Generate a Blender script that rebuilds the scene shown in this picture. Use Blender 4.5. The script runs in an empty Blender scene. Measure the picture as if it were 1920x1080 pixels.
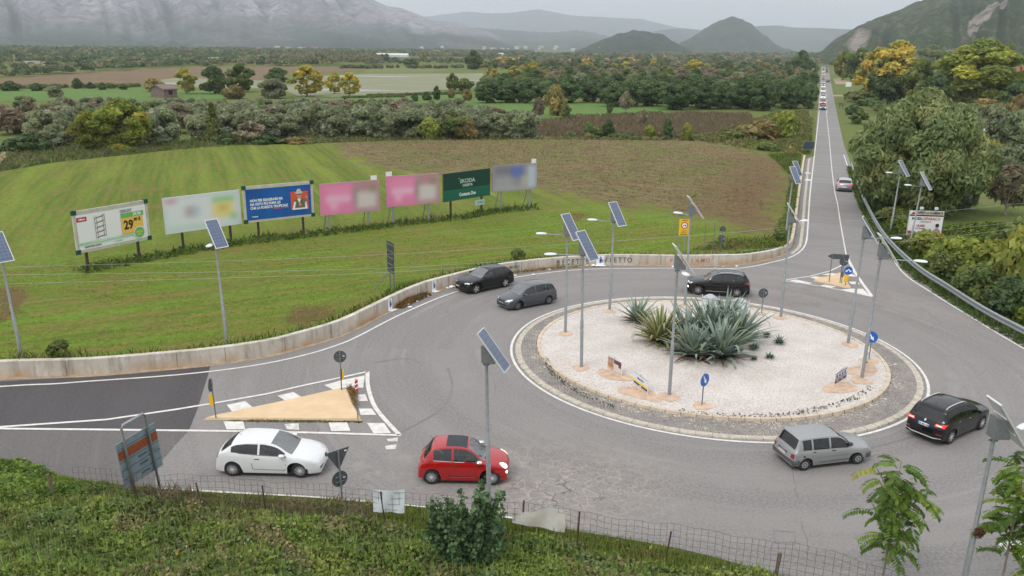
import bpy, bmesh, math, random
import numpy as np
from mathutils import Vector, Matrix
from mathutils.geometry import delaunay_2d_cdt
from mathutils.bvhtree import BVHTree
R = math.radians
rng = np.random.default_rng(7)
random.seed(7)
scene = bpy.context.scene
C = bpy.data.collections.new("place"); scene.collection.children.link(C)

# ------------------------------------------------------------ camera
F, HOR, ROLL, CH = 1560.0, 87.0, 0.014, 16.0
TH = math.atan((540 - HOR) / F)
cr, sr = math.cos(ROLL), math.sin(ROLL)
_r0 = Vector((1, 0, 0)); _u0 = Vector((0, math.sin(TH), math.cos(TH))); FW = Vector((0, math.cos(TH), -math.sin(TH)))
RT = _r0 * cr + _u0 * sr; UP = _u0 * cr - _r0 * sr
cam_d = bpy.data.cameras.new("camera"); cam = bpy.data.objects.new("camera", cam_d); C.objects.link(cam)
cam.matrix_world = Matrix(((RT.x, UP.x, -FW.x, 0), (RT.y, UP.y, -FW.y, 0), (RT.z, UP.z, -FW.z, CH), (0, 0, 0, 1)))
cam_d.sensor_width = 36; cam_d.lens = 36 * F / 1920; cam_d.clip_start = 0.5; cam_d.clip_end = 60000
scene.camera = cam

# ------------------------------------------------------------ sky, sun, exposure
SUN_EL, SUN_AZ = R(52), R(-140)      # azimuth measured clockwise from +Y
w = bpy.data.worlds.new("World"); scene.world = w; w.use_nodes = True
nt = w.node_tree; nt.nodes.clear()
def wn(t, **k):
    n = nt.nodes.new(t)
    for a, b in k.items(): setattr(n, a, b)
    return n
out = wn('ShaderNodeOutputWorld'); bg = wn('ShaderNodeBackground'); sky = wn('ShaderNodeTexSky')
sky.sky_type = 'NISHITA'; sky.sun_disc = False; sky.sun_elevation = SUN_EL; sky.sun_rotation = SUN_AZ
sky.dust_density = 4.0; sky.air_density = 1.2; sky.ozone_density = 1.0
tc = wn('ShaderNodeTexCoord'); sep = wn('ShaderNodeSeparateXYZ'); nt.links.new(tc.outputs['Generated'], sep.inputs[0])
ramp = wn('ShaderNodeValToRGB'); nt.links.new(sep.outputs['Z'], ramp.inputs[0])
e = ramp.color_ramp.elements
e[0].position = 0.0; e[0].color = (8.3, 8.55, 8.9, 1)
e[1].position = 1.0; e[1].color = (15.0, 15.3, 15.8, 1)
x = e.new(0.12); x.color = (8.6, 8.85, 9.2, 1)
x = e.new(0.45); x.color = (12.0, 12.3, 12.7, 1)
nz = wn('ShaderNodeTexNoise'); nz.inputs['Scale'].default_value = 1.6; nz.inputs['Detail'].default_value = 5; nz.inputs['Roughness'].default_value = .55
mp = wn('ShaderNodeMapping'); mp.inputs['Scale'].default_value = (1, 1, 4.5); nt.links.new(tc.outputs['Generated'], mp.inputs[0]); nt.links.new(mp.outputs[0], nz.inputs['Vector'])
mr = wn('ShaderNodeMapRange'); mr.inputs[1].default_value = .3; mr.inputs[2].default_value = .7; mr.inputs[3].default_value = .93; mr.inputs[4].default_value = 1.07
nt.links.new(nz.outputs['Fac'], mr.inputs[0])
cl = wn('ShaderNodeVectorMath', operation='SCALE'); nt.links.new(ramp.outputs[0], cl.inputs[0]); nt.links.new(mr.outputs[0], cl.inputs['Scale'])
mx = wn('ShaderNodeMix', data_type='RGBA'); mx.inputs[0].default_value = .88
nt.links.new(sky.outputs[0], mx.inputs[6]); nt.links.new(cl.outputs[0], mx.inputs[7])
nt.links.new(mx.outputs[2], bg.inputs[0]); bg.inputs[1].default_value = 0.095; nt.links.new(bg.outputs[0], out.inputs[0])
sun_d = bpy.data.lights.new("sun", 'SUN'); sun = bpy.data.objects.new("sun", sun_d); C.objects.link(sun)
sun_d.energy = 1.1; sun_d.angle = R(18); sun_d.color = (1, .96, .9)
sd = Vector((math.sin(SUN_AZ) * math.cos(SUN_EL), math.cos(SUN_AZ) * math.cos(SUN_EL), math.sin(SUN_EL)))
sun.rotation_euler = sd.to_track_quat('Z', 'Y').to_euler(); sun.location = (0, 0, 60)
vs = scene.view_settings; vs.view_transform = 'Standard'; vs.look = 'None'; vs.gamma = 1; vs.use_curve_mapping = False; vs.exposure = 0.0
scene.cycles.max_bounces = 5; scene.cycles.diffuse_bounces = 3; scene.cycles.transparent_max_bounces = 10; scene.cycles.volume_bounces = 2
scene.cycles.use_adaptive_sampling = True

# ------------------------------------------------------------ pixel -> place
def ray(px, py):
    return RT * (px - 960) + UP * (540 - py) + FW * F
def P(px, py, z=0.0):
    d = ray(px, py); t = (z - CH) / d.z
    return Vector((0, 0, CH)) + d * t
def top_z(p, px, py):                      # height of the point above p seen at row py
    d = ray(px, py); return CH + d.z * (p.y / d.y)
def pts(l, z=0.0): return [P(a, b, z) for a, b in l]
def proj(p):
    v = Vector(p) - Vector((0, 0, CH)); k = v.dot(FW)
    return 960 + F * v.dot(RT) / k, 540 - F * v.dot(UP) / k
def dist_m(p): return (Vector(p) - Vector((0, 0, CH))).dot(FW)

# ------------------------------------------------------------ materials
def mat(name, col, rough=.6, metal=0., spec=.5, var=0., vscale=8., col2=None, bump=0., bscale=None, coords='Object', emit=None, attr=None, rnd=0., transl=0., coat=0., stretch=None):
    m = bpy.data.materials.new(name); m.use_nodes = True; t = m.node_tree; N = t.nodes; L = t.links
    b = N['Principled BSDF']; b.inputs['Roughness'].default_value = rough; b.inputs['Metallic'].default_value = metal
    b.inputs['Specular IOR Level'].default_value = spec; b.inputs['Coat Weight'].default_value = coat; b.inputs['Coat Roughness'].default_value = .04
    c4 = (*col, 1); b.inputs['Base Color'].default_value = c4
    co = N.new('ShaderNodeTexCoord'); vec = co.outputs[coords]
    if stretch:
        mm = N.new('ShaderNodeMapping'); mm.inputs['Scale'].default_value = stretch; L.new(vec, mm.inputs[0]); vec = mm.outputs[0]
    cur = None
    if attr:
        a = N.new('ShaderNodeAttribute'); a.attribute_name = attr; cur = a.outputs['Color']
    if var or col2:
        n = N.new('ShaderNodeTexNoise'); n.inputs['Scale'].default_value = vscale; n.inputs['Detail'].default_value = 6; n.inputs['Roughness'].default_value = .65
        L.new(vec, n.inputs['Vector'])
        r = N.new('ShaderNodeMapRange'); r.inputs[1].default_value = .34; r.inputs[2].default_value = .66; L.new(n.outputs['Fac'], r.inputs[0])
        x = N.new('ShaderNodeMix'); x.data_type = 'RGBA'
        c2 = col2 or tuple(min(1, v * (1 + var)) for v in col); c1 = col if col2 else tuple(v * (1 - var) for v in col)
        x.inputs[6].default_value = (*c1, 1); x.inputs[7].default_value = (*c2, 1); L.new(r.outputs[0], x.inputs[0])
        if cur is not None:
            y = N.new('ShaderNodeMix'); y.data_type = 'RGBA'; y.blend_type = 'MULTIPLY'; y.inputs[0].default_value = 1
            L.new(cur, y.inputs[6]); L.new(x.outputs[2], y.inputs[7]); cur = y.outputs[2]
        else: cur = x.outputs[2]
    if rnd:
        o = N.new('ShaderNodeObjectInfo'); h = N.new('ShaderNodeHueSaturation')
        q = N.new('ShaderNodeMapRange'); q.inputs[3].default_value = 1 - rnd; q.inputs[4].default_value = 1 + rnd; L.new(o.outputs['Random'], q.inputs[0]); L.new(q.outputs[0], h.inputs['Value'])
        q2 = N.new('ShaderNodeMath'); q2.operation = 'MULTIPLY'; q2.inputs[1].default_value = 7.13; L.new(o.outputs['Random'], q2.inputs[0])
        q3 = N.new('ShaderNodeMath'); q3.operation = 'FRACT'; L.new(q2.outputs[0], q3.inputs[0])
        q4 = N.new('ShaderNodeMapRange'); q4.inputs[3].default_value = .5 - rnd * .07; q4.inputs[4].default_value = .5 + rnd * .07; L.new(q3.outputs[0], q4.inputs[0]); L.new(q4.outputs[0], h.inputs['Hue'])
        if cur is not None: L.new(cur, h.inputs['Color'])
        else: h.inputs['Color'].default_value = c4
        cur = h.outputs[0]
    if cur is not None: L.new(cur, b.inputs['Base Color'])
    if bump:
        n2 = N.new('ShaderNodeTexNoise'); n2.inputs['Scale'].default_value = bscale or vscale * 4; n2.inputs['Detail'].default_value = 4; L.new(vec, n2.inputs['Vector'])
        bb = N.new('ShaderNodeBump'); bb.inputs['Strength'].default_value = min(1, bump); bb.inputs['Distance'].default_value = .05 * max(1, bump); L.new(n2.outputs['Fac'], bb.inputs['Height']); L.new(bb.outputs[0], b.inputs['Normal'])
    if transl:
        b.inputs['Specular IOR Level'].default_value = .25
        tr = N.new('ShaderNodeBsdfTranslucent'); ms = N.new('ShaderNodeMixShader'); ms.inputs[0].default_value = transl
        if cur is not None: L.new(cur, tr.inputs[0])
        else: tr.inputs[0].default_value = c4
        L.new(b.outputs[0], ms.inputs[1]); L.new(tr.outputs[0], ms.inputs[2]); L.new(ms.outputs[0], N['Material Output'].inputs[0])
    if emit:
        b.inputs['Emission Color'].default_value = (*emit[:3], 1); b.inputs['Emission Strength'].default_value = emit[3]
    return m
def shader_nodes(m):
    t = m.node_tree; return t, t.nodes, t.links, t.nodes['Principled BSDF']
def nmix(N, L, f, a, b, mode='MIX'):
    x = N.new('ShaderNodeMix'); x.data_type = 'RGBA'; x.blend_type = mode
    for i, v in ((0, f), (6, a), (7, b)):
        if isinstance(v, (int, float)): x.inputs[i].default_value = v
        elif isinstance(v, tuple): x.inputs[i].default_value = (*v, 1)
        else: L.new(v, x.inputs[i])
    return x.outputs[2]
def nnoise(N, L, vec, sc, det=5, rough=.6, lo=.35, hi=.65, stretch=None, dist=0):
    if stretch:
        mm = N.new('ShaderNodeMapping'); mm.inputs['Scale'].default_value = stretch[:3]
        if len(stretch) > 3: mm.inputs['Rotation'].default_value = (0, 0, stretch[3])
        mm.vector_type = 'TEXTURE' if False else 'POINT'
        L.new(vec, mm.inputs[0]); vec = mm.outputs[0]
    n = N.new('ShaderNodeTexNoise'); n.inputs['Scale'].default_value = sc; n.inputs['Detail'].default_value = det; n.inputs['Roughness'].default_value = rough
    n.inputs['Distortion'].default_value = dist; L.new(vec, n.inputs['Vector'])
    r = N.new('ShaderNodeMapRange'); r.inputs[1].default_value = lo; r.inputs[2].default_value = hi; L.new(n.outputs['Fac'], r.inputs[0]); return r.outputs[0]

# ------------------------------------------------------------ mesh helpers
def setp(o, label=None, cat=None, group=None, kind=None):
    if label: o['label'] = label
    if cat: o['category'] = cat
    if group: o['group'] = group
    if kind: o['kind'] = kind
    return o
def empty(name, loc=(0, 0, 0), rz=0., label=None, cat=None, group=None):
    o = bpy.data.objects.new(name, None); C.objects.link(o); o.location = loc; o.rotation_euler = (0, 0, rz); o.empty_display_size = .3
    return setp(o, label, cat, group)
def link(name, me, mats, parent=None, smooth=False):
    for m in (mats if isinstance(mats, (list, tuple)) else [mats]): me.materials.append(m)
    if smooth: me.polygons.foreach_set('use_smooth', [True] * len(me.polygons))
    o = bpy.data.objects.new(name, me); C.objects.link(o)
    if parent: o.parent = parent
    return o
def smooth_by_angle(me, ang=35):
    bm = bmesh.new(); bm.from_mesh(me)
    for f in bm.faces: f.smooth = True
    for e_ in bm.edges:
        if len(e_.link_faces) == 2 and e_.calc_face_angle(0) > R(ang): e_.smooth = False
    bm.to_mesh(me); bm.free()
class MB:
    def __init__(s): s.v = []; s.f = []; s.m = []
    def add(s, vs_, fs, mi=0):
        k = len(s.v); s.v += [tuple(a) for a in vs_]; s.f += [tuple(i + k for i in f) for f in fs]; s.m += [mi] * len(fs); return s
    def box(s, c, d, mi=0, M=None, rz=0.):
        hx, hy, hz = d[0] / 2, d[1] / 2, d[2] / 2
        q = [Vector((x_, y_, z_)) for z_ in (-hz, hz) for y_ in (-hy, hy) for x_ in (-hx, hx)]
        if rz: M = Matrix.Rotation(rz, 3, 'Z')
        if M is not None: q = [M @ a for a in q]
        q = [a + Vector(c) for a in q]
        return s.add(q, [(0, 2, 3, 1), (4, 5, 7, 6), (0, 1, 5, 4), (2, 6, 7, 3), (0, 4, 6, 2), (1, 3, 7, 5)], mi)
    def tube(s, p, r, n=8, mi=0, cap=True, flat=None):
        p = [Vector(a) for a in p]; rr = r if isinstance(r, (list, tuple)) else [r] * len(p); vs_ = []
        for i, a in enumerate(p):
            t = (p[min(i + 1, len(p) - 1)] - p[max(i - 1, 0)]).normalized()
            u = t.cross(Vector((0, 0, 1))); u = u if u.length > .05 else t.cross(Vector((0, 1, 0))); u.normalize(); w_ = t.cross(u).normalized()
            for k in range(n):
                an = 2 * math.pi * k / n; vs_.append(a + u * math.cos(an) * rr[i] + w_ * math.sin(an) * rr[i])
        fs = []
        for i in range(len(p) - 1):
            for k in range(n):
                k2 = (k + 1) % n; fs.append((i * n + k, i * n + k2, (i + 1) * n + k2, (i + 1) * n + k))
        if cap: fs += [tuple(range(n))[::-1], tuple(range((len(p) - 1) * n, len(p) * n))]
        return s.add(vs_, fs, mi)
    def poly(s, p, mi=0): return s.add(p, [tuple(range(len(p)))], mi)
    def prism(s, p, up, mi=0):                       # polygon p extruded by vector up
        n = len(p); p = [Vector(a) for a in p]; up = Vector(up)
        return s.add(p + [a + up for a in p], [tuple(range(n))[::-1], tuple(range(n, 2 * n))] + [(i, (i + 1) % n, (i + 1) % n + n, i + n) for i in range(n)], mi)
    def lathe(s, prof, n=16, mi=0, axis='Z', c=(0, 0, 0)):
        vs_ = []
        for r_, h in prof:
            for k in range(n):
                a = 2 * math.pi * k / n; u, v = r_ * math.cos(a), r_ * math.sin(a)
                q = (u, v, h) if axis == 'Z' else ((u, h, v) if axis == 'Y' else (h, u, v)); vs_.append((q[0] + c[0], q[1] + c[1], q[2] + c[2]))
        fs = []
        for i in range(len(prof) - 1):
            for k in range(n):
                k2 = (k + 1) % n; f = (i * n + k, i * n + k2, (i + 1) * n + k2, (i + 1) * n + k); fs.append(f[::-1] if axis == 'Y' else f)
        fs += [tuple(range(n)), tuple(range((len(prof) - 1) * n, len(prof) * n))]
        return s.add(vs_, fs, mi)
    def mesh(s, name):
        me = bpy.data.meshes.new(name); me.from_pydata(s.v, [], s.f); me.polygons.foreach_set('material_index', s.m); me.update(); return me
    def build(s, name, mats, parent=None, smooth=False, ang=None):
        me = s.mesh(name)
        if ang: smooth_by_angle(me, ang)
        return link(name, me, mats, parent, smooth)
def text_mesh(txt, size, bold=0., sx=1., align='CENTER', space=1.):
    cu = bpy.data.curves.new('t', 'FONT'); cu.body = txt; cu.size = size; cu.offset = bold; cu.align_x = align; cu.align_y = 'CENTER'; cu.extrude = .002; cu.space_character = space; cu.resolution_u = 3
    o = bpy.data.objects.new('t', cu); C.objects.link(o); dg = bpy.context.evaluated_depsgraph_get(); dg.update()
    me = bpy.data.meshes.new_from_object(o.evaluated_get(dg)); bpy.data.objects.remove(o)
    a = [(v.co.x * sx, v.co.y) for v in me.vertices]
    vs_ = [(v.co.x * sx, 0, v.co.y) for v in me.vertices]; fs = [tuple(p.vertices) for p in me.polygons]
    zz = [v.co.z for v in me.vertices]
    vs_ = [(x_, -z_, y_) for (x_, _, y_), z_ in zip(vs_, zz)]
    bpy.data.meshes.remove(me); return vs_, fs            # lies in the XZ plane, reads from -Y
def add_text(mb, txt, size, x, z, y=-.01, bold=0., sx=1., align='CENTER', mi=0, space=1.):
    vs_, fs = text_mesh(txt, size, bold, sx, align, space); mb.add([(a + x, b + y, c + z) for a, b, c in vs_], fs, mi)
def quads_mesh(name, ctr, u, v, col=None, tri=False):
    n = len(ctr); V = np.empty((n, 4, 3), np.float32)
    V[:, 0] = ctr - u - v * .35; V[:, 1] = ctr + u * .15 - v; V[:, 2] = ctr + u + v * .2; V[:, 3] = ctr - u * .1 + v
    me = bpy.data.meshes.new(name); me.vertices.add(4 * n); me.vertices.foreach_set('co', V.ravel())
    me.loops.add(4 * n); me.loops.foreach_set('vertex_index', np.arange(4 * n, dtype=np.int32))
    me.polygons.add(n); me.polygons.foreach_set('loop_start', np.arange(0, 4 * n, 4, dtype=np.int32)); me.polygons.foreach_set('loop_total', np.full(n, 4, np.int32))
    if col is not None:
        ca = me.color_attributes.new('Col', 'FLOAT_COLOR', 'POINT'); cc = np.ones((n, 4, 4), np.float32); cc[:, :, :3] = col[:, None, :]; ca.data.foreach_set('color', cc.ravel())
    me.update(); me.validate(); return me
def unit(a): return a / (np.linalg.norm(a, axis=1, keepdims=True) + 1e-9)
def leaf_dirs(n, out=None, k=.6, g=rng):
    a = unit(g.normal(size=(n, 3)))
    if out is not None: a = unit(a + out * k)
    b = unit(np.cross(a, g.normal(size=(n, 3)))); c = np.cross(a, b); return b, c
def resample(pl, step):
    q = [Vector(a) for a in pl]; o = [q[0]]
    for a, b in zip(q, q[1:]):
        n = max(1, int(round((b - a).length / step)))
        for i in range(1, n + 1): o.append(a.lerp(b, i / n))
    return o
def catmull(pl, sub=6):
    q = [Vector(a) for a in pl]; q = [q[0] * 2 - q[1]] + q + [q[-1] * 2 - q[-2]]; o = []
    for i in range(1, len(q) - 2):
        a, b, c_, d = q[i - 1:i + 3]
        for k in range(sub):
            t = k / sub; o.append(.5 * ((2 * b) + (c_ - a) * t + (2 * a - 5 * b + 4 * c_ - d) * t * t + (3 * b - a - 3 * c_ + d) * t ** 3))
    o.append(q[-2]); return o
def offset(pl, d):                                       # to the left of travel
    o = []
    for i, a in enumerate(pl):
        t = Vector(pl[min(i + 1, len(pl) - 1)]) - Vector(pl[max(i - 1, 0)]); t.z = 0; t.normalize(); o.append(Vector(a) + Vector((-t.y, t.x, 0)) * d)
    return o
def inpoly(x_, y_, poly):
    ins = np.zeros(x_.shape, bool); n = len(poly)
    for i in range(n):
        x1, y1 = poly[i][0], poly[i][1]; x2, y2 = poly[(i + 1) % n][0], poly[(i + 1) % n][1]
        if y1 == y2: continue
        c_ = ((y1 > y_) != (y2 > y_)) & (x_ < (x2 - x1) * (y_ - y1) / (y2 - y1) + x1); ins ^= c_
    return ins
def polydist(x_, y_, poly, closed=True):
    d = np.full(x_.shape, 1e9); n = len(poly)
    for i in range(n if closed else n - 1):
        ax, ay = poly[i][0], poly[i][1]; bx, by = poly[(i + 1) % n][0], poly[(i + 1) % n][1]
        L2 = (bx - ax) ** 2 + (by - ay) ** 2 + 1e-12; t = np.clip(((x_ - ax) * (bx - ax) + (y_ - ay) * (by - ay)) / L2, 0, 1)
        d = np.minimum(d, np.hypot(x_ - ax - t * (bx - ax), y_ - ay - t * (by - ay)))
    return d
def sheet(name, poly, m, z=0., step=None, zf=None, attrs=None, kind='structure', label=None, cat=None, thick=0):
    p2 = [Vector((a[0], a[1])) for a in poly]; n = len(p2); vs_ = list(p2)
    if step:
        X = np.arange(min(a.x for a in p2), max(a.x for a in p2), step); Y = np.arange(min(a.y for a in p2), max(a.y for a in p2), step)
        gx, gy = np.meshgrid(X, Y); gx = gx.ravel() + rng.uniform(-.2, .2, gx.size) * step; gy = gy.ravel() + rng.uniform(-.2, .2, gy.size) * step
        k = inpoly(gx, gy, p2); gx, gy = gx[k], gy[k]; k = polydist(gx, gy, p2) > step * .35
        vs_ += [Vector((a, b)) for a, b in zip(gx[k], gy[k])]
    r = delaunay_2d_cdt(vs_, [(i, (i + 1) % n) for i in range(n)], [], 1, 1e-5)
    co, fs = r[0], [f for f in r[2]]
    x_ = np.array([v.x for v in co]); y_ = np.array([v.y for v in co]); zz = zf(x_, y_) if zf else np.full(len(co), z)
    me = bpy.data.meshes.new(name); me.from_pydata(list(zip(x_.tolist(), y_.tolist(), zz.tolist())), [], [tuple(f) for f in fs])
    bm = bmesh.new(); bm.from_mesh(me)
    cx_ = [f for f in bm.faces]; cen = np.array([f.calc_center_median()[:] for f in cx_]) if cx_ else np.zeros((0, 3))
    bad = ~inpoly(cen[:, 0], cen[:, 1], p2); bmesh.ops.delete(bm, geom=[f for f, b in zip(cx_, bad) if b], context='FACES')
    for f in bm.faces:
        if f.normal.z < 0: f.normal_flip()
    bm.to_mesh(me); bm.free(); me.update()
    if attrs:
        x_ = np.array([v.co.x for v in me.vertices]); y_ = np.array([v.co.y for v in me.vertices])
        ca = me.color_attributes.new('mask', 'FLOAT_COLOR', 'POINT'); cc = np.ones((len(x_), 4), np.float32)
        for i, fn in enumerate(attrs): cc[:, i] = fn(x_, y_)
        ca.data.foreach_set('color', cc.ravel())
    o = link(name, me, m, smooth=bool(zf)); setp(o, label, cat, None, kind); return o
def strip(name, pl, w_, z, m, kind='structure', closed=False, mb=None):
    pl = [Vector(a) for a in pl]; a, b = offset(pl, w_ / 2), offset(pl, -w_ / 2); own = mb is None; mb = mb or MB(); n = len(pl)
    zz = z if callable(z) else (lambda p: z)
    mb.add([(p.x, p.y, zz(p)) for p in a] + [(p.x, p.y, zz(p)) for p in b], [(i, i + n, i + 1 + n, i + 1) for i in range(n - 1)])
    if own: return setp(mb.build(name, m), kind=kind)
def sweep(pl, prof, mb, mi=0, closed=False, idx=None, capped=True):   # profile (offset to left, z) swept along pl
    pl = [Vector(a) for a in pl]; n = len(pl); k = len(prof); vs_ = []
    for i, a in enumerate(pl):
        if closed: t = pl[(i + 1) % n] - pl[i - 1]
        else: t = pl[min(i + 1, n - 1)] - pl[max(i - 1, 0)]
        t.z = 0; t.normalize(); nn = Vector((-t.y, t.x, 0))
        for o_, z_ in prof: vs_.append(a + nn * o_ + Vector((0, 0, z_)))
    fs = []
    for i in range(n if closed else n - 1):
        j = (i + 1) % n
        for q in range(k - 1): fs.append((i * k + q, j * k + q, j * k + q + 1, i * k + q + 1))
    if not closed and capped: fs += [tuple(range(k)), tuple(range((n - 1) * k, n * k))[::-1]]
    mb.add(vs_, fs, mi); return mb
# ============================================================ GROUND MATERIALS
def grass_mat(name, a, b, brown, dark, rows=None, sc=1.0):
    m = mat(name, a, rough=.95, spec=.15); t, N, L, B = shader_nodes(m); co = N.new('ShaderNodeTexCoord').outputs['Object']
    c = nmix(N, L, nnoise(N, L, co, .35 * sc, 6, .7, .35, .62), a, b)
    c = nmix(N, L, nnoise(N, L, co, .13 * sc, 5, .65, .5, .72), c, brown)
    c = nmix(N, L, nnoise(N, L, co, 2.2 * sc, 6, .75, .5, .72), c, dark)
    L.new(c, B.inputs['Base Color'])
    n2 = N.new('ShaderNodeTexNoise'); n2.inputs['Scale'].default_value = 5 * sc; n2.inputs['Detail'].default_value = 5; L.new(co, n2.inputs['Vector'])
    bb = N.new('ShaderNodeBump'); bb.inputs['Strength'].default_value = .8; bb.inputs['Distance'].default_value = .12; L.new(n2.outputs['Fac'], bb.inputs['Height']); L.new(bb.outputs[0], B.inputs['Normal'])
    return m
M_ground = grass_mat('rough_grass', (.11, .165, .035), (.15, .17, .05), (.20, .17, .085), (.07, .11, .025))
M_far = grass_mat('far_land', (.085, .12, .035), (.12, .13, .05), (.16, .13, .075), (.05, .07, .03), sc=.06)
M_mead = grass_mat('dry_meadow', (.25, .195, .12), (.28, .21, .14), (.19, .19, .08), (.16, .125, .08), sc=.6)
M_reed = grass_mat('brown_reed_field', (.185, .125, .075), (.21, .15, .09), (.15, .125, .07), (.12, .085, .05), sc=.3)
M_crop = grass_mat('green_crop', (.105, .19, .045), (.125, .21, .055), (.14, .18, .06), (.09, .16, .04), sc=.4)
M_crop2 = grass_mat('pale_green_crop', (.15, .18, .06), (.17, .19, .07), (.17, .16, .08), (.12, .14, .05), sc=.2)
M_dirt = mat('pale_dirt', (.36, .28, .19), .95, spec=.1, var=.25, vscale=1.5, bump=.5)

# field: green rows, brown soil, ploughed part (mask R = ploughed, G = bare, B = lower part with rows along the wall)
M_field = mat('sown_field', (.1, .2, .03), .95, spec=.12); t, N, L, B = shader_nodes(M_field)
co = N.new('ShaderNodeTexCoord').outputs['Object']; at = N.new('ShaderNodeAttribute'); at.attribute_name = 'mask'; sp = N.new('ShaderNodeSeparateColor'); L.new(at.outputs['Color'], sp.inputs[0])
d1 = P(175, 310, .5) - P(50, 480, .5); d2 = P(640, 492, .5) - P(0, 560, .5)
def row_noise(d, sc, lo, hi, ratio=14):
    mm = N.new('ShaderNodeMapping'); mm.vector_type = 'TEXTURE'; mm.inputs['Rotation'].default_value = (0, 0, math.atan2(d.y, d.x)); mm.inputs['Scale'].default_value = (ratio, 1, 1); L.new(co, mm.inputs[0])
    n = N.new('ShaderNodeTexNoise'); n.inputs['Scale'].default_value = sc; n.inputs['Detail'].default_value = 4; n.inputs['Roughness'].default_value = .6; L.new(mm.outputs[0], n.inputs['Vector'])
    r = N.new('ShaderNodeMapRange'); r.inputs[1].default_value = lo; r.inputs[2].default_value = hi; L.new(n.outputs['Fac'], r.inputs[0]); return r.outputs[0]
g1 = nmix(N, L, row_noise(d1, .42, .44, .62), (.125, .19, .028), (.225, .305, .045))
g1 = nmix(N, L, row_noise(d1, 1.5, .5, .72), g1, (.23, .20, .06))
g2 = nmix(N, L, row_noise(d2, 1.6, .44, .58, 12), (.145, .235, .03), (.26, .22, .065))
g2 = nmix(N, L, row_noise(d2, .6, .46, .62, 9), g2, (.19, .31, .04))
def row_wave(d, sc, lo, hi):
    mm = N.new('ShaderNodeMapping'); mm.vector_type = 'TEXTURE'; mm.inputs['Rotation'].default_value = (0, 0, math.atan2(d.y, d.x)); L.new(co, mm.inputs[0])
    wv = N.new('ShaderNodeTexWave'); wv.bands_direction = 'Y'; wv.inputs['Scale'].default_value = sc; wv.inputs['Distortion'].default_value = 2.5; wv.inputs['Detail'].default_value = 3; wv.inputs['Detail Scale'].default_value = .6; L.new(mm.outputs[0], wv.inputs['Vector'])
    r = N.new('ShaderNodeMapRange'); r.inputs[1].default_value = lo; r.inputs[2].default_value = hi; r.inputs[4].default_value = .62; L.new(wv.outputs['Fac'], r.inputs[0])
    q = N.new('ShaderNodeMath'); q.operation = 'MULTIPLY'; L.new(r.outputs[0], q.inputs[0]); L.new(nnoise(N, L, co, .5, 5, .7, .36, .6), q.inputs[1]); return q.outputs[0]
g1 = nmix(N, L, row_wave(d1, .30, .45, .85), g1, (.29, .22, .075)); g2 = nmix(N, L, row_wave(d2, .34, .5, .9), g2, (.29, .21, .08))
g = nmix(N, L, sp.outputs[2], g1, g2)
g = nmix(N, L, nnoise(N, L, co, .16, 5, .7, .54, .7), g, (.25, .195, .07))
g = nmix(N, L, nnoise(N, L, co, 3.2, 6, .8, .45, .68), g, (.105, .165, .02))
g = nmix(N, L, nnoise(N, L, co, .55, 6, .75, .6, .7), g, (.19, .125, .05))
pl = nmix(N, L, nnoise(N, L, co, .11, 6, .75, .42, .58), (.29, .20, .115), (.19, .215, .06))
pl = nmix(N, L, row_noise(P(1440, 330, .5) - P(1000, 285, .5), 1.6, .42, .58, 4), pl, (.19, .13, .075))
pl = nmix(N, L, row_wave(P(1440, 330, .5) - P(1000, 285, .5), .28, .5, .9), pl, (.15, .165, .05)); pl = nmix(N, L, nnoise(N, L, co, .9, 6, .85, .54, .64), pl, (.06, .045, .025))
pl = nmix(N, L, nnoise(N, L, co, 2.6, 5, .8, .6, .72), pl, (.13, .18, .03))
red = nmix(N, L, nnoise(N, L, co, 1.5, 6, .8, .45, .6), (.22, .135, .075), (.12, .078, .043))
pl = nmix(N, L, at.outputs['Alpha'], pl, red)
def soft(mask, sc=.5, amp=.9):                    # break the edge of a mask with noise
    n = N.new('ShaderNodeTexNoise'); n.inputs['Scale'].default_value = sc; n.inputs['Detail'].default_value = 6; n.inputs['Roughness'].default_value = .7; L.new(co, n.inputs['Vector'])
    a = N.new('ShaderNodeMath'); a.operation = 'MULTIPLY_ADD'; L.new(n.outputs['Fac'], a.inputs[0]); a.inputs[1].default_value = amp; L.new(mask, a.inputs[2])
    r = N.new('ShaderNodeMapRange'); r.inputs[1].default_value = .5 + amp * .42; r.inputs[2].default_value = .5 + amp * .58; L.new(a.outputs[0], r.inputs[0]); return r.outputs[0]
bare = nmix(N, L, nnoise(N, L, co, 2.5, 5, .7), (.21, .135, .065), (.15, .125, .045))
c = nmix(N, L, soft(sp.outputs[1], 1.2), g, bare); c = nmix(N, L, soft(sp.outputs[0], .3, 1.5), c, pl); L.new(c, B.inputs['Base Color'])
n2 = N.new('ShaderNodeTexNoise'); n2.inputs['Scale'].default_value = 4.5; n2.inputs['Detail'].default_value = 6; n2.inputs['Roughness'].default_value = .7; L.new(co, n2.inputs['Vector'])
bb = N.new('ShaderNodeBump'); bb.inputs['Strength'].default_value = 1; bb.inputs['Distance'].default_value = .22; L.new(n2.outputs['Fac'], bb.inputs['Height']); L.new(bb.outputs[0], B.inputs['Normal'])

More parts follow.
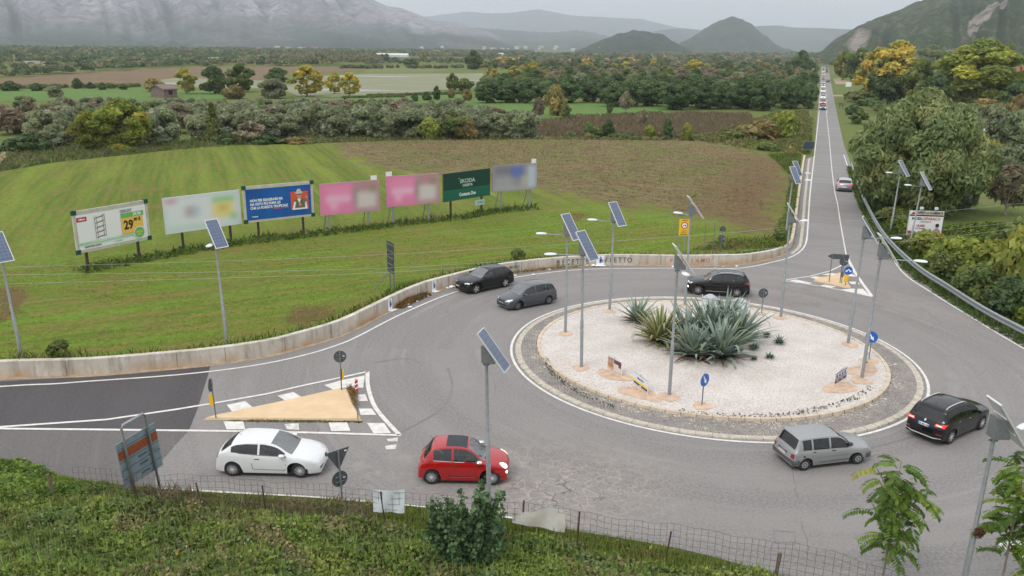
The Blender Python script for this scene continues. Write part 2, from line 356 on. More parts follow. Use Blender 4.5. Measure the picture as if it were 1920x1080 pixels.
# asphalt (world coordinates): speckle, wheel-path tone, stains, crazing near the red car
def asphalt(name, a, b, crack=True):
    m = mat(name, a, rough=.82, spec=.35); t, N, L, B = shader_nodes(m); co = N.new('ShaderNodeTexCoord').outputs['Object']
    c = nmix(N, L, nnoise(N, L, co, .12, 5, .6, .35, .65), a, b)
    mm = N.new('ShaderNodeMapping'); mm.inputs['Location'].default_value = (-10.9, -42.9, 0); L.new(co, mm.inputs[0]); sx_ = N.new('ShaderNodeSeparateXYZ'); L.new(mm.outputs[0], sx_.inputs[0])
    ln_ = N.new('ShaderNodeVectorMath'); ln_.operation = 'LENGTH'; L.new(mm.outputs[0], ln_.inputs[0]); at2 = N.new('ShaderNodeMath'); at2.operation = 'ARCTAN2'; L.new(sx_.outputs[1], at2.inputs[0]); L.new(sx_.outputs[0], at2.inputs[1])
    cb = N.new('ShaderNodeCombineXYZ'); L.new(ln_.outputs['Value'], cb.inputs[0]); L.new(at2.outputs[0], cb.inputs[1]); c = nmix(N, L, nnoise(N, L, cb.outputs[0], .55, 4, .55, .44, .62), c, tuple(v * .84 for v in a)); c = nmix(N, L, nnoise(N, L, cb.outputs[0], 1.7, 5, .6, .55, .68, stretch=(1, .8, 1)), c, tuple(v * 1.12 for v in b))
    c = nmix(N, L, nnoise(N, L, co, 1.1, 6, .75, .5, .75), c, tuple(v * .86 for v in a))
    c = nmix(N, L, nnoise(N, L, co, 9, 4, .8, .4, .62), c, tuple(v * 1.13 for v in b))
    c = nmix(N, L, nnoise(N, L, co, 26, 2, .8, .52, .75), c, tuple(v * .72 for v in a))
    if crack:
        def blob(px, py, r0, r1, sx=1.):
            p = P(px, py); mm = N.new('ShaderNodeMapping'); mm.inputs['Location'].default_value = (-p.x * sx, -p.y, 0); mm.inputs['Scale'].default_value = (sx, 1, 0); L.new(co, mm.inputs[0])
            ln = N.new('ShaderNodeVectorMath'); ln.operation = 'LENGTH'; L.new(mm.outputs[0], ln.inputs[0])
            r = N.new('ShaderNodeMapRange'); r.inputs[1].default_value = r0; r.inputs[2].default_value = r1; r.inputs[3].default_value = 1; r.inputs[4].default_value = 0; L.new(ln.outputs['Value'], r.inputs[0]); return r.outputs[0]
        def mul(x_, y_):
            q = N.new('ShaderNodeMath'); q.operation = 'MULTIPLY'; L.new(x_, q.inputs[0]); L.new(y_, q.inputs[1]); return q.outputs[0]
        def lines(sc, w_, dist=.6):
            n = N.new('ShaderNodeTexNoise'); n.inputs['Scale'].default_value = 1.3; n.inputs['Detail'].default_value = 4; L.new(co, n.inputs['Vector'])
            va = N.new('ShaderNodeVectorMath'); va.operation = 'MULTIPLY_ADD'; L.new(n.outputs['Color'], va.inputs[0]); va.inputs[1].default_value = (dist,) * 3; L.new(co, va.inputs[2])
            v = N.new('ShaderNodeTexVoronoi'); v.feature = 'DISTANCE_TO_EDGE'; v.inputs['Scale'].default_value = sc; L.new(va.outputs[0], v.inputs['Vector'])
            r = N.new('ShaderNodeMapRange'); r.inputs[1].default_value = w_ * .3; r.inputs[2].default_value = w_; r.inputs[3].default_value = 1; r.inputs[4].default_value = 0; L.new(v.outputs['Distance'], r.inputs[0]); return r.outputs[0]
        c = nmix(N, L, mul(blob(1010, 900, 1.2, 4.6, .7), nnoise(N, L, co, 1.6, 6, .75, .46, .66)), c, (.34, .30, .265))
        c = nmix(N, L, mul(mul(blob(1040, 915, 1., 4.2, .7), lines(2.2, .06, .5)), nnoise(N, L, co, .8, 4, .6, .35, .5)), c, (.38, .33, .28))
        c = nmix(N, L, mul(mul(blob(1060, 930, .6, 2.6, .8), lines(1.6, .05, .7)), nnoise(N, L, co, 1.6, 4, .6, .45, .55)), c, (.13, .115, .105))
        c = nmix(N, L, mul(blob(760, 890, .8, 3.4, .6), nnoise(N, L, co, 1.4, 5, .7, .5, .7)), c, (.33, .30, .28))
        c = nmix(N, L, mul(lines(.075, .0014, .35), nnoise(N, L, co, .25, 3, .5, .5, .6)), c, (.15, .14, .132))
        c = nmix(N, L, mul(blob(1560, 560, 1.5, 8, .6), nnoise(N, L, co, .7, 5, .6, .5, .75)), c, (.22, .165, .13))
    L.new(c, B.inputs['Base Color'])
    n2 = N.new('ShaderNodeTexNoise'); n2.inputs['Scale'].default_value = 60; L.new(co, n2.inputs['Vector'])
    bb = N.new('ShaderNodeBump'); bb.inputs['Strength'].default_value = .5; bb.inputs['Distance'].default_value = .01; L.new(n2.outputs['Fac'], bb.inputs['Height']); L.new(bb.outputs[0], B.inputs['Normal'])
    return m
M_asph = asphalt('old_asphalt', (.215, .203, .195), (.26, .243, .232))
M_new = asphalt('new_asphalt', (.072, .066, .068), (.092, .085, .086), False)
M_paint = mat('road_paint', (.70, .67, .63), .75, var=.14, vscale=3)
M_worn = mat('worn_road_paint', (.60, .57, .53), .8, var=.3, vscale=5)
M_conc = mat('pale_concrete', (.47, .42, .35), .9, var=.2, vscale=3, bump=.3)

# ============================================================ SETTING
base = MB(); S = 24000
me = bpy.data.meshes.new('ground'); xs = [-S, -900, -300, 0, 300, 900, S]; ys = [-2000, 0, 300, 900, 2500, S]
me.from_pydata([(x_, y_, -.03) for y_ in ys for x_ in xs], [], [(j * 7 + i, j * 7 + i + 1, (j + 1) * 7 + i + 1, (j + 1) * 7 + i) for j in range(5) for i in range(6)])
far_i = 0
og = link('ground', me, [M_ground, M_far]); setp(og, kind='structure')
for p_ in me.polygons:
    c_ = p_.center
    if c_.y > 900: p_.material_index = 1

WALL = [(-420, 741), (-200, 722), (0, 708), (167, 703), (333, 689), (400, 682), (500, 667), (567, 650), (640, 627), (707, 594), (740, 577), (773, 561), (807, 548), (853, 535), (905, 522), (960, 512), (1040, 503), (1140, 497), (1267, 498), (1347, 497), (1397, 494), (1447, 484), (1470, 475)]
WL = catmull(pts(WALL), 4)                                   # face of the wall towards the road
KERB = [(1470, 475), (1484, 463), (1489, 445), (1494, 410), (1498, 375), (1503, 340), (1508, 305), (1510, 297)]
KL = catmull(pts(KERB), 3)
RL0, RL1 = P(1532, 217), P(1540.3, 125)                      # left edge of the straight road
RR0, RR1 = P(1568, 207), P(1552.5, 125)
RIGHT = [(1593, 300), (1601, 330), (1612, 365), (1640, 415), (1665, 455), (1700, 500), (1765, 550), (1835, 592), (1935, 648), (2100, 735)]
RGT = catmull(pts(RIGHT), 4)
LOW = [(-420, 850), (0, 884), (150, 901), (300, 918), (450, 927), (583, 934), (690, 943), (807, 954), (960, 974), (1100, 1000), (1273, 1030), (1450, 1078), (1560, 1120), (1750, 1210), (2150, 1400)]
LWL = catmull(pts(LOW), 3)
road_poly = [Vector(a) for a in WL] + KL[1:] + [P(1527, 293), RL0, RL1, RR1, RR0, P(1582, 270)] + RGT + [P(2350, 900), P(2350, 1300)] + LWL[::-1]
road = sheet('road', road_poly, M_asph, z=.0, step=None)
newp = sheet('new_asphalt_road', pts([(-420, 742), (0, 715), (170, 706), (330, 693), (394, 686), (391, 700), (370, 768), (356, 803), (330, 830), (300, 865), (285, 915), (150, 899), (0, 882), (-420, 848)]), M_new, z=.004)
# the lower lane of that patch is a paler repair
M_mid = asphalt('repaired_asphalt', (.125, .115, .112), (.155, .142, .137), False)
sheet('repaired_road_lane', pts([(-420, 805), (0, 807), (356, 806), (330, 832), (300, 868), (285, 915), (150, 899), (0, 882), (-420, 848)]), M_mid, z=.008)

def field_z(x_, y_): return np.full(x_.shape, .5)
field_poly = offset(WL, .16)[2:] + offset(KL, .12)[1:] + [P(1500, 285, .5), P(1440, 272, .5), P(1300, 264, .5), P(1120, 262, .5), P(1000, 261, .5), P(760, 263, .5), P(560, 270, .5), P(400, 273, .5), P(270, 287, .5), P(100, 305, .5), P(0, 322, .5), P(-300, 345, .5), P(-500, 500, .5)]
PLO = [(a.x, a.y) for a in pts([(600, 262), (640, 285), (700, 312), (760, 322), (860, 327), (1000, 350), (1060, 362), (1130, 381), (1250, 396), (1340, 412), (1400, 432), (1450, 436), (1465, 400), (1478, 345), (1480, 310), (1440, 290), (1380, 272), (1250, 256), (1000, 250), (800, 250)], .5)]
REDS = [(a.x, a.y) for a in pts([(1370, 420), (1330, 395), (1345, 360), (1395, 320), (1400, 295), (1440, 295), (1476, 320), (1474, 350), (1456, 400), (1445, 430)], .5)]
BARE = [pts(l, .5) for l in ([(530, 600), (560, 575), (610, 570), (640, 580), (600, 605), (560, 615)], [(-60, 540), (60, 540), (20, 600), (-60, 620)], [(1300, 470), (1330, 452), (1400, 448), (1425, 462), (1370, 470)], [(1060, 405), (1090, 395), (1105, 405), (1070, 418)], [(430, 405), (470, 395), (520, 400), (460, 412)])]
def sdm(poly, w_=2.):
    def f(x_, y_):
        d = polydist(x_, y_, poly); return np.clip(.5 + np.where(inpoly(x_, y_, poly), d, -d) / (2 * w_), 0, 1)
    return f
def bare_m(x_, y_):
    o = np.zeros(x_.shape)
    for b in BARE: o = np.maximum(o, sdm([(q.x, q.y) for q in b], 1.2)(x_, y_))
    return o
ZON = [(a.x, a.y) for a in pts([(-600, 600), (-300, 480), (150, 470), (420, 430), (800, 400), (1000, 385), (1500, 385), (1500, 600), (640, 700), (-600, 800)], .5)]
field = sheet('field', field_poly, M_field, zf=field_z, step=1.25, attrs=[sdm(PLO, 7), bare_m, sdm(ZON, 6), sdm(REDS, 4)])

# ---- distant fields and water (sheets on the plain)
def far_sheet(name, px, m, z): return sheet(name, pts(px), m, z=z)
far_sheet('dry_meadow', [(955, 256), (985, 232), (1050, 226), (1150, 224), (1280, 214), (1405, 216), (1438, 228), (1430, 252), (1380, 268), (1250, 262), (1100, 260)], M_mead, .01)
far_sheet('green_field', [(560, 190), (640, 183), (760, 178), (860, 176), (900, 186), (1000, 192), (1205, 196), (1300, 200), (1280, 212), (1000, 222), (900, 222), (760, 206), (640, 204)], M_crop, .02)
far_sheet('left_green_field', [(-200, 172), (60, 168), (260, 165), (440, 174), (430, 186), (250, 189), (60, 190), (-200, 190)], M_crop, .02)
far_sheet('reed_field', [(-300, 146), (0, 148), (150, 135), (330, 127), (500, 124), (640, 126), (700, 128), (640, 135), (540, 139), (500, 150), (300, 152), (240, 160), (0, 166), (-300, 168)], M_reed, .02)
far_sheet('pale_field', [(690, 124), (830, 122), (845, 131), (800, 137), (680, 136)], M_crop2, .02)
far_sheet('distant_green_field', [(1105, 134), (1195, 129), (1200, 133), (1110, 139)], M_crop, .02)
far_sheet('right_green_field', [(1570, 145), (1625, 142), (1640, 158), (1580, 156)], M_crop, .02)
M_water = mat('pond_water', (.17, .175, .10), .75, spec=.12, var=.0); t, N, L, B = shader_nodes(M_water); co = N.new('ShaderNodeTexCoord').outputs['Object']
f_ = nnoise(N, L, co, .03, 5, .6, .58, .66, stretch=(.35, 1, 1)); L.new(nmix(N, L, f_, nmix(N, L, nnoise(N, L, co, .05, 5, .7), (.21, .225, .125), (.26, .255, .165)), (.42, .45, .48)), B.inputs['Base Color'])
far_sheet('pond_water', [(300, 150), (330, 146), (500, 151), (560, 148), (600, 143), (690, 138), (905, 138), (912, 150), (905, 163), (745, 176), (680, 180), (640, 182), (560, 181), (540, 172), (480, 166), (430, 166), (400, 172), (380, 165), (310, 158)], M_water, .03)
far_sheet('dirt_path', [(-60, 330), (0, 298), (20, 272), (34, 262), (48, 254), (54, 256), (42, 266), (26, 280), (10, 305), (-30, 345)], M_dirt, .55)
far_sheet('side_track', [(1577, 151), (1594, 150), (1592, 156), (1590, 158), (1567, 158), (1562, 148), (1576, 147)], M_dirt, .03)
far_sheet('farm_entrance', [(1562, 178), (1580, 178), (1580, 181), (1562, 181)], M_dirt, .03)

# ---- low ground strips beside the wall
mbs = MB(); sweep(WL, [(.0, .005), (-.28, .005)], mbs, capped=False); setp(mbs.build('gutter', mat('sandy_gutter', (.42, .32, .22), .95, var=.3, vscale=2)), kind='structure')

# ---- painted lines
LINE_L = [(-420, 756), (0, 725), (100, 720), (167, 715), (333, 703), (467, 687), (567, 667), (633, 647), (673, 630), (740, 595), (807, 565), (853, 548), (905, 533), (960, 521), (1057, 508), (1140, 504), (1267, 503), (1347, 504), (1397, 502), (1447, 492), (1483, 482), (1503, 469), (1512, 452), (1515, 420), (1519, 362), (1526, 300)]
mk = MB(); z1 = lambda p: .012
strip('', catmull(pts(LINE_L), 4) + [RL0 + Vector((.45, 0, 0)), RL0.lerp(RL1, .25) + Vector((.4, 0, 0))], .14, .012, None, mb=mk)
strip('', catmull(pts([(1582, 290), (1592, 320), (1605, 358), (1630, 405), (1655, 450), (1690, 508), (1747, 549), (1813, 590), (1913, 650), (2050, 722)]), 4), .14, .012, None, mb=mk)
strip('', pts([(1549, 207), (1555, 262), (1560, 320), (1565, 360), (1570, 380), (1575, 413), (1582, 453), (1587, 481)]), .10, .012, None, mb=mk)
strip('', [RL0.lerp(RR0, .5), RL0.lerp(RR0, .5).lerp(RL1.lerp(RR1, .5), .3)], .09, .012, None, mb=mk)
# left splitter: two long lines and the triangle
strip('', pts([(-420, 822), (0, 801), (200, 787), (330, 768), (397, 757)]), .17, .016, None, mb=mk)
strip('', pts([(397, 757), (500, 739), (560, 725), (640, 708), (690, 697)]), .16, .016, None, mb=mk)
strip('', pts([(-420, 800), (0, 804), (200, 806), (420, 808.5), (580, 811.5), (752, 816.5)]), .17, .016, None, mb=mk)
strip('', catmull(pts([(689, 697), (690, 724), (699, 755), (714, 778), (749, 816)]), 4), .2, .016, None, mb=mk)
strip('', pts([(300, 917.6), (360, 921), (450, 926.5), (583, 933.5), (690, 942.5), (807, 953.5), (960, 973)]), .22, .014, None, mb=mk)
for q in ([(425, 759), (460, 752), (478, 767), (437, 774)], [(520, 742), (550, 735), (572, 748), (540, 754)], [(608, 722), (640, 713), (684, 704), (681, 727), (640, 727), (628, 732)], [(664, 740), (685, 739), (690, 752), (663, 752)], [(673, 766), (697, 766), (706, 778), (676, 778)], [(688, 793), (720, 793), (733, 812), (700, 812)], [(616, 792), (651, 792), (657, 808), (621, 808)], [(419, 790), (456, 790), (460, 805), (425, 805)]):
    mk.poly([P(a, b, .016) for a, b in q])
# right splitter
strip('', pts([(1588, 482), (1603, 511), (1618, 533), (1635, 556)]), .22, .016, None, mb=mk)
strip('', pts([(1467, 526), (1520, 518), (1557, 508), (1580, 497), (1590, 490)]), .13, .016, None, mb=mk)
strip('', pts([(1467, 526), (1520, 534), (1580, 545), (1636, 557)]), .13, .016, None, mb=mk)
for q in ([(1480, 526), (1492, 524), (1524, 531), (1510, 533)], [(1518, 521), (1528, 518), (1545, 520), (1533, 523)], [(1541, 515), (1555, 512), (1572, 513), (1560, 517)], [(1535, 537), (1545, 533.5), (1568, 537), (1557, 540.5)], [(1576, 543), (1597, 541), (1618, 541.5), (1632, 555), (1610, 551)], [(1591, 528), (1608, 528), (1613, 533), (1596, 533)], [(1589, 514), (1600, 514.5), (1606, 519), (1592, 518)]):
    mk.poly([P(a, b, .016) for a, b in q])
# bottom right splitter, part seen
mk.poly([P(a, b, .016) for a, b in [(1868, 1018), (1960, 1010), (1960, 1022), (1885, 1030)]]); mk.poly([P(a, b, .016) for a, b in [(1895, 1036), (1990, 1030), (2000, 1060), (1930, 1062)]])
setp(mk.build('road_markings', M_paint), kind='structure')
mk = MB()
for q in ([(533, 795), (560, 793), (561, 806), (538, 805)], [(725, 823), (747, 820), (745, 828), (728, 828)], [(722, 836), (744, 833), (742, 842), (724, 843)]): mk.poly([P(a, b, .016) for a, b in q])
setp(mk.build('worn_road_markings', M_worn), kind='structure')
# skid marks
mk = MB(); M_skid = mat('tyre_marks', (.205, .193, .185), .8, var=.15, vscale=2)
strip('', catmull(pts([(745, 812), (800, 785), (835, 757), (848, 725), (840, 690)]), 5), .12, .009, None, mb=mk)
strip('', catmull(pts([(700, 680), (760, 672), (790, 682)]), 4), .14, .009, None, mb=mk)
strip('', catmull(pts([(1500, 860), (1600, 846), (1700, 822), (1760, 800)]), 4), .06, .009, None, mb=mk)
for l in ([(1453, 1018), (1451, 995), (1490, 998), (1491, 1022), (1453, 1018)],): strip('', pts(l), .05, .009, None, mb=mk)
setp(mk.build('tyre_marks', M_skid), kind='structure')

# ---- traffic islands (splitters)
M_tan = mat('tan_screed', (.66, .48, .29), .95, spec=.1, var=.12, vscale=1.2, col2=(.74, .56, .37), bump=.3, bscale=12)
def raised(name, px, m, h, z0=.0):
    p = pts(px); mb = MB(); a = sum(p, Vector()) / len(p); q = [v.lerp(a, .035) for v in p]; n = len(p)
    mb.add([(v.x, v.y, z0) for v in p] + [(v.x, v.y, h) for v in q], [(i, (i + 1) % n, (i + 1) % n + n, i + n) for i in range(n)] + [tuple(range(n, 2 * n))]); o = mb.build(name, m)
    bm = bmesh.new(); bm.from_mesh(o.data); bmesh.ops.recalc_face_normals(bm, faces=bm.faces); bm.to_mesh(o.data); bm.free(); return setp(o, kind='structure')
raised('traffic_island', [(381, 787), (404, 781), (480, 765), (560, 748), (634, 731), (652, 731), (662, 757), (676, 785), (679, 789), (600, 789), (500, 788)], M_tan, .10)
raised('far_traffic_island', [(1525, 527), (1533, 522), (1556, 520), (1574, 513), (1581, 516), (1587, 527), (1595, 540), (1585, 540), (1560, 534)], M_tan, .10)

# ============================================================ ROUNDABOUT
OUT = [(955, 659), (965, 631), (992.5, 607), (1015, 595), (1090, 569), (1140, 560.6), (1177.5, 558.7), (1218.5, 555.6), (1285.8, 557), (1438, 574.6), (1478.5, 581.7), (1551.7, 600.7), (1624.8, 625.6), (1698, 663.6), (1726.7, 684.4), (1745, 717.8), (1693, 788), (1606, 816), (962.9, 680.5), (985.7, 710.4), (1045.6, 749), (1116, 780.8), (1240, 809.8), (1294, 820.6), (1389, 830)]
INN = [(1010.4, 657.6), (1028, 691), (1080.8, 728), (1151, 756), (1240, 775.5), (1294, 784.4), (1404.6, 792.3), (1499, 790.7), (1673, 710.4), (1663.7, 736.3), (1615.6, 764), (1654, 670), (1566.3, 626.3), (1478.5, 596.3), (1015, 630), (1052.5, 600), (1090, 585), (1140, 574.4)]
def circ(px):
    q = np.array([P(a, b)[:2] for a, b in px]); A = np.c_[2 * q, np.ones(len(q))]; s_ = np.linalg.lstsq(A, (q ** 2).sum(1), rcond=None)[0]; return s_[0], s_[1]
IX, IY = circ(OUT)
def rfit(px, order=2):
    q = np.array([P(a, b)[:2] for a, b in px]) - (IX, IY); ph = np.arctan2(q[:, 1], q[:, 0]); r = np.hypot(q[:, 0], q[:, 1])
    A = np.stack([np.ones_like(ph)] + [f(k * ph) for k in range(1, order + 1) for f in (np.cos, np.sin)], 1); s_ = np.linalg.lstsq(A, r, rcond=None)[0]
    return lambda a: s_[0] + sum(s_[2 * k - 1] * math.cos(k * a) + s_[2 * k] * math.sin(k * a) for k in range(1, order + 1))
RO_, RI_ = rfit(OUT), rfit(INN)
def ring(f, d=0., n=160, z=0.): return [Vector((IX + (f(a) + d) * math.cos(a), IY + (f(a) + d) * math.sin(a), z)) for a in (2 * math.pi * i / n for i in range(n))]
def band(name, a, b, m, za, zb, n=160):
    mb = MB(); mb.add([(p.x, p.y, za) for p in a] + [(p.x, p.y, zb) for p in b], [(i, (i + 1) % n, (i + 1) % n + n, i + n) for i in range(n)]); return setp(mb.build(name, m), kind='structure')
band('roundabout_line', ring(RO_), ring(RO_, -.14), M_paint, .012, .012)
M_kerb = mat('kerb_stone', (.50, .45, .37), .85, var=.22, vscale=4, bump=.2)
M_kerb2 = mat('tan_kerb_stone', (.60, .50, .38), .85, var=.12, vscale=2, bump=.2)
def ringkerb(name, f, d0, d1, h, m, n=160):
    mb = MB(); a, b, c_, d = ring(f, d0), ring(f, d0 - .03), ring(f, d1 + .02), ring(f, d1)
    mb.add([(p.x, p.y, 0) for p in a] + [(p.x, p.y, h) for p in b] + [(p.x, p.y, h) for p in c_] + [(p.x, p.y, 0) for p in d], [(i + k * n, (i + 1) % n + k * n, (i + 1) % n + (k + 1) * n, i + (k + 1) * n) for k in range(3) for i in range(n)])
    return setp(mb.build(name, m), kind='structure')
ringkerb('outer_kerb', RO_, -.27, -.62, .06, M_kerb)
M_cob = mat('cobbles', (.13, .12, .115), .8, spec=.4); t, N, L, B = shader_nodes(M_cob); co = N.new('ShaderNodeTexCoord').outputs['Object']
v = N.new('ShaderNodeTexVoronoi'); v.feature = 'DISTANCE_TO_EDGE'; v.inputs['Scale'].default_value = 7.0; v.inputs['Randomness'].default_value = .55; L.new(co, v.inputs['Vector'])
r_ = N.new('ShaderNodeMapRange'); r_.inputs[1].default_value = .03; r_.inputs[2].default_value = .11; L.new(v.outputs['Distance'], r_.inputs[0])
vc = N.new('ShaderNodeTexVoronoi'); vc.inputs['Scale'].default_value = 7.0; vc.inputs['Randomness'].default_value = .55; L.new(co, vc.inputs['Vector'])
st = nmix(N, L, vc.outputs['Color'], (.18, .168, .165), (.31, .29, .275)); jo = nmix(N, L, nnoise(N, L, co, .9, 5, .6, .35, .6), (.33, .28, .24), (.70, .60, .48))
L.new(nmix(N, L, r_.outputs[0], jo, st), B.inputs['Base Color'])
bb = N.new('ShaderNodeBump'); bb.inputs['Distance'].default_value = .03; L.new(r_.outputs[0], bb.inputs['Height']); L.new(bb.outputs[0], B.inputs['Normal'])
band('cobbled_apron', ring(RO_, -.60), ring(RI_, -.02), M_cob, .055, .09)
ringkerb('inner_kerb', RI_, .0, -.24, .22, M_kerb2)
mb = MB()
for f_k, d0_, d1_, hh_, n_k in ((RO_, -.26, -.63, .062, 92), (RI_, .004, -.245, .222, 78)):
    for k in range(n_k):
        a_ = 2 * math.pi * k / n_k; u_ = Vector((math.cos(a_), math.sin(a_), 0)); c_ = Vector((IX, IY, 0)) + u_ * (f_k(a_) + (d0_ + d1_) / 2); mb.box((c_.x, c_.y, hh_ / 2), (d0_ - d1_, .016, hh_), rz=a_)
setp(mb.build('kerb_joints', mat('kerb_joint', (.20, .17, .14), .9)), kind='structure')
M_grav = mat('white_gravel', (.74, .68, .62), .95, spec=.1); t, N, L, B = shader_nodes(M_grav); co = N.new('ShaderNodeTexCoord').outputs['Object']
c = nmix(N, L, nnoise(N, L, co, .5, 6, .7, .35, .7), (.66, .595, .545), (.83, .78, .735)); c = nmix(N, L, nnoise(N, L, co, 12, 5, .85, .48, .62), c, (.42, .36, .31)); c = nmix(N, L, nnoise(N, L, co, 2.0, 6, .8, .62, .76), c, (.5, .43, .36)); L.new(c, B.inputs['Base Color'])
n2 = N.new('ShaderNodeTexNoise'); n2.inputs['Scale'].default_value = 26; n2.inputs['Detail'].default_value = 3; L.new(co, n2.inputs['Vector']); bb = N.new('ShaderNodeBump'); bb.inputs['Strength'].default_value = .9; bb.inputs['Distance'].default_value = .05; L.new(n2.outputs['Fac'], bb.inputs['Height']); L.new(bb.outputs[0], B.inputs['Normal'])
IZ = .19
def isl_z(x_, y_): d = np.hypot(x_ - IX, y_ - IY); return IZ + .10 * np.clip(1 - (d / 9.) ** 2, 0, 1)
def iz(x_, y_): return float(isl_z(np.array([x_]), np.array([y_]))[0])
def PI_(px, py):
    p = P(px, py, IZ)
    for _ in range(4): p = P(px, py, iz(p.x, p.y))
    return p
sheet('gravel_island', ring(RI_, -.22, 120), M_grav, zf=isl_z, step=.6)

# ============================================================ FOREGROUND BANK
BANKT = offset(LWL, -.0)
def bank_z(x_, y_):
    d = polydist(x_, y_, [(a.x, a.y) for a in LWL], closed=False)
    return .02 + .10 * np.clip(d, 0, 1.2) + .16 * np.clip(d - 2.0, 0, 6) * np.clip((14 - x_) / 12, 0, 1) + .05 * np.sin(x_ * 1.3) * np.clip(d - .8, 0, 1)
bank_poly = [a + Vector((0, .02, 0)) for a in LWL] + [Vector((60, 6, 0)), Vector((-60, 6, 0))]
sheet('grassy_bank', bank_poly, grass_mat('bank_soil', (.05, .075, .02), (.07, .085, .03), (.10, .08, .045), (.03, .045, .012), sc=2), zf=bank_z, step=.7)
def PB(px, py):
    p = P(px, py, .2)
    for _ in range(6): p = P(px, py, float(bank_z(np.array([p.x]), np.array([p.y]))[0]))
    return p

# ============================================================ CONCRETE WALL, LOW KERB WALL, GUARD RAIL
M_wall = mat('weathered_concrete', (.5, .45, .38), .9, spec=.2); t, N, L, B = shader_nodes(M_wall); co = N.new('ShaderNodeTexCoord').outputs['Object']
c = nmix(N, L, nnoise(N, L, co, .5, 5, .6), (.52, .465, .39), (.66, .61, .53))
c = nmix(N, L, nnoise(N, L, co, 2.2, 5, .7, .5, .68, stretch=(1, 1, .16)), c, (.34, .30, .25))
c = nmix(N, L, nnoise(N, L, co, .9, 5, .7, .56, .7, stretch=(1, 1, .3)), c, (.72, .67, .60))
sz = N.new('ShaderNodeSeparateXYZ'); L.new(co, sz.inputs[0]); mr_ = N.new('ShaderNodeMapRange'); mr_.inputs[1].default_value = .55; mr_.inputs[2].default_value = 0; L.new(sz.outputs[2], mr_.inputs[0])
mm_ = N.new('ShaderNodeMath'); mm_.operation = 'MULTIPLY'; L.new(mr_.outputs[0], mm_.inputs[0]); L.new(nnoise(N, L, co, .35, 5, .7, .42, .6), mm_.inputs[1]); c = nmix(N, L, mm_.outputs[0], c, (.50, .30, .15))
L.new(c, B.inputs['Base Color'])
def wall_h(i, n): return 1.0
mb = MB()
seg = WL; n = len(seg); hs = [.84 if i < 30 else .84 - .04 * min(1, (i - 30) / 20) for i in range(n)]
for i in range(n - 12, n): hs[i] = .80 - .26 * (i - n + 12) / 11
a, b = seg, offset(seg, .3); vs_ = []
for i in range(n): vs_ += [(a[i].x, a[i].y, 0), (a[i].x, a[i].y, hs[i] - .02), (a[i].lerp(b[i], .07).x, a[i].lerp(b[i], .07).y, hs[i]), (b[i].x, b[i].y, hs[i]), (b[i].x, b[i].y, 0)]
mb.add(vs_, [(i * 5 + k, (i + 1) * 5 + k, (i + 1) * 5 + k + 1, i * 5 + k + 1) for i in range(n - 1) for k in range(4)] + [(4, 3, 2, 1, 0), tuple((n - 1) * 5 + k for k in range(5))])
wall = mb.build('retaining_wall', M_wall); setp(wall, 'weathered grey concrete wall with graffiti curving between the road and the green field', 'wall')
M_joint = mat('wall_joint', (.2, .18, .15), .9)
mb = MB()
for i in range(6, n - 2, 5):
    t_ = (seg[i + 1] - seg[i]).normalized(); nn = Vector((-t_.y, t_.x, 0)); c_ = seg[i] + nn * -.004; mb.box((c_.x, c_.y, hs[i] / 2 - .01), (.025, .012, hs[i] - .06), rz=math.atan2(t_.y, t_.x))
mb.build('joint', M_joint, wall)
mb = MB(); sweep(KL, [(.0, 0), (.0, .52), (.25, .52), (.25, 0)], mb)
kw = mb.build('kerb_wall', M_kerb2); setp(kw, 'low pale kerb wall running up the left edge of the straight road', 'wall')
mb = MB(); sweep(offset(KL, -.75), [(0, 0), (0, .06), (.28, .06), (.28, 0)], mb); kw2 = mb.build('edge_kerb', M_kerb); setp(kw2, kind='structure')
# ============================================================ STREET FURNITURE
M_galv = mat('galvanised_steel', (.33, .35, .36), .5, metal=.35, var=.12, vscale=6)
M_galvd = mat('dull_grey_paint', (.17, .185, .19), .6, var=.12, vscale=6)
M_back = mat('sign_back', (.085, .095, .105), .55, var=.12, vscale=5)
M_white = mat('white_plastic', (.75, .77, .8), .35)
M_alu = mat('aluminium_frame', (.7, .7, .7), .4, metal=.3)
M_blue = mat('sign_blue', (.01, .12, .50), .35)
M_yel = mat('sign_yellow', (.85, .52, .02), .4)
M_red = mat('sign_red', (.62, .02, .03), .4)
M_pw = mat('print_white', (.88, .88, .88), .5)
M_blk = mat('print_black', (.02, .02, .02), .5)
M_rust = mat('rusty_iron', (.085, .045, .035), .9, var=.35, vscale=12)
M_wood = mat('old_wood', (.17, .13, .10), .9, var=.3, vscale=8)
M_panel = mat('solar_cells', (.05, .09, .19), .22, spec=.8, coat=.6); t, N, L, B = shader_nodes(M_panel); co = N.new('ShaderNodeTexCoord').outputs['Object']
br = N.new('ShaderNodeTexBrick'); br.offset = 0; br.inputs['Scale'].default_value = 1; br.inputs['Brick Width'].default_value = .19; br.inputs['Row Height'].default_value = .185; br.inputs['Mortar Size'].default_value = .006
br.inputs['Color1'].default_value = (.045, .075, .15, 1); br.inputs['Color2'].default_value = (.06, .095, .18, 1); br.inputs['Mortar'].default_value = (.15, .19, .27, 1); L.new(co, br.inputs['Vector']); L.new(br.outputs[0], B.inputs['Base Color'])

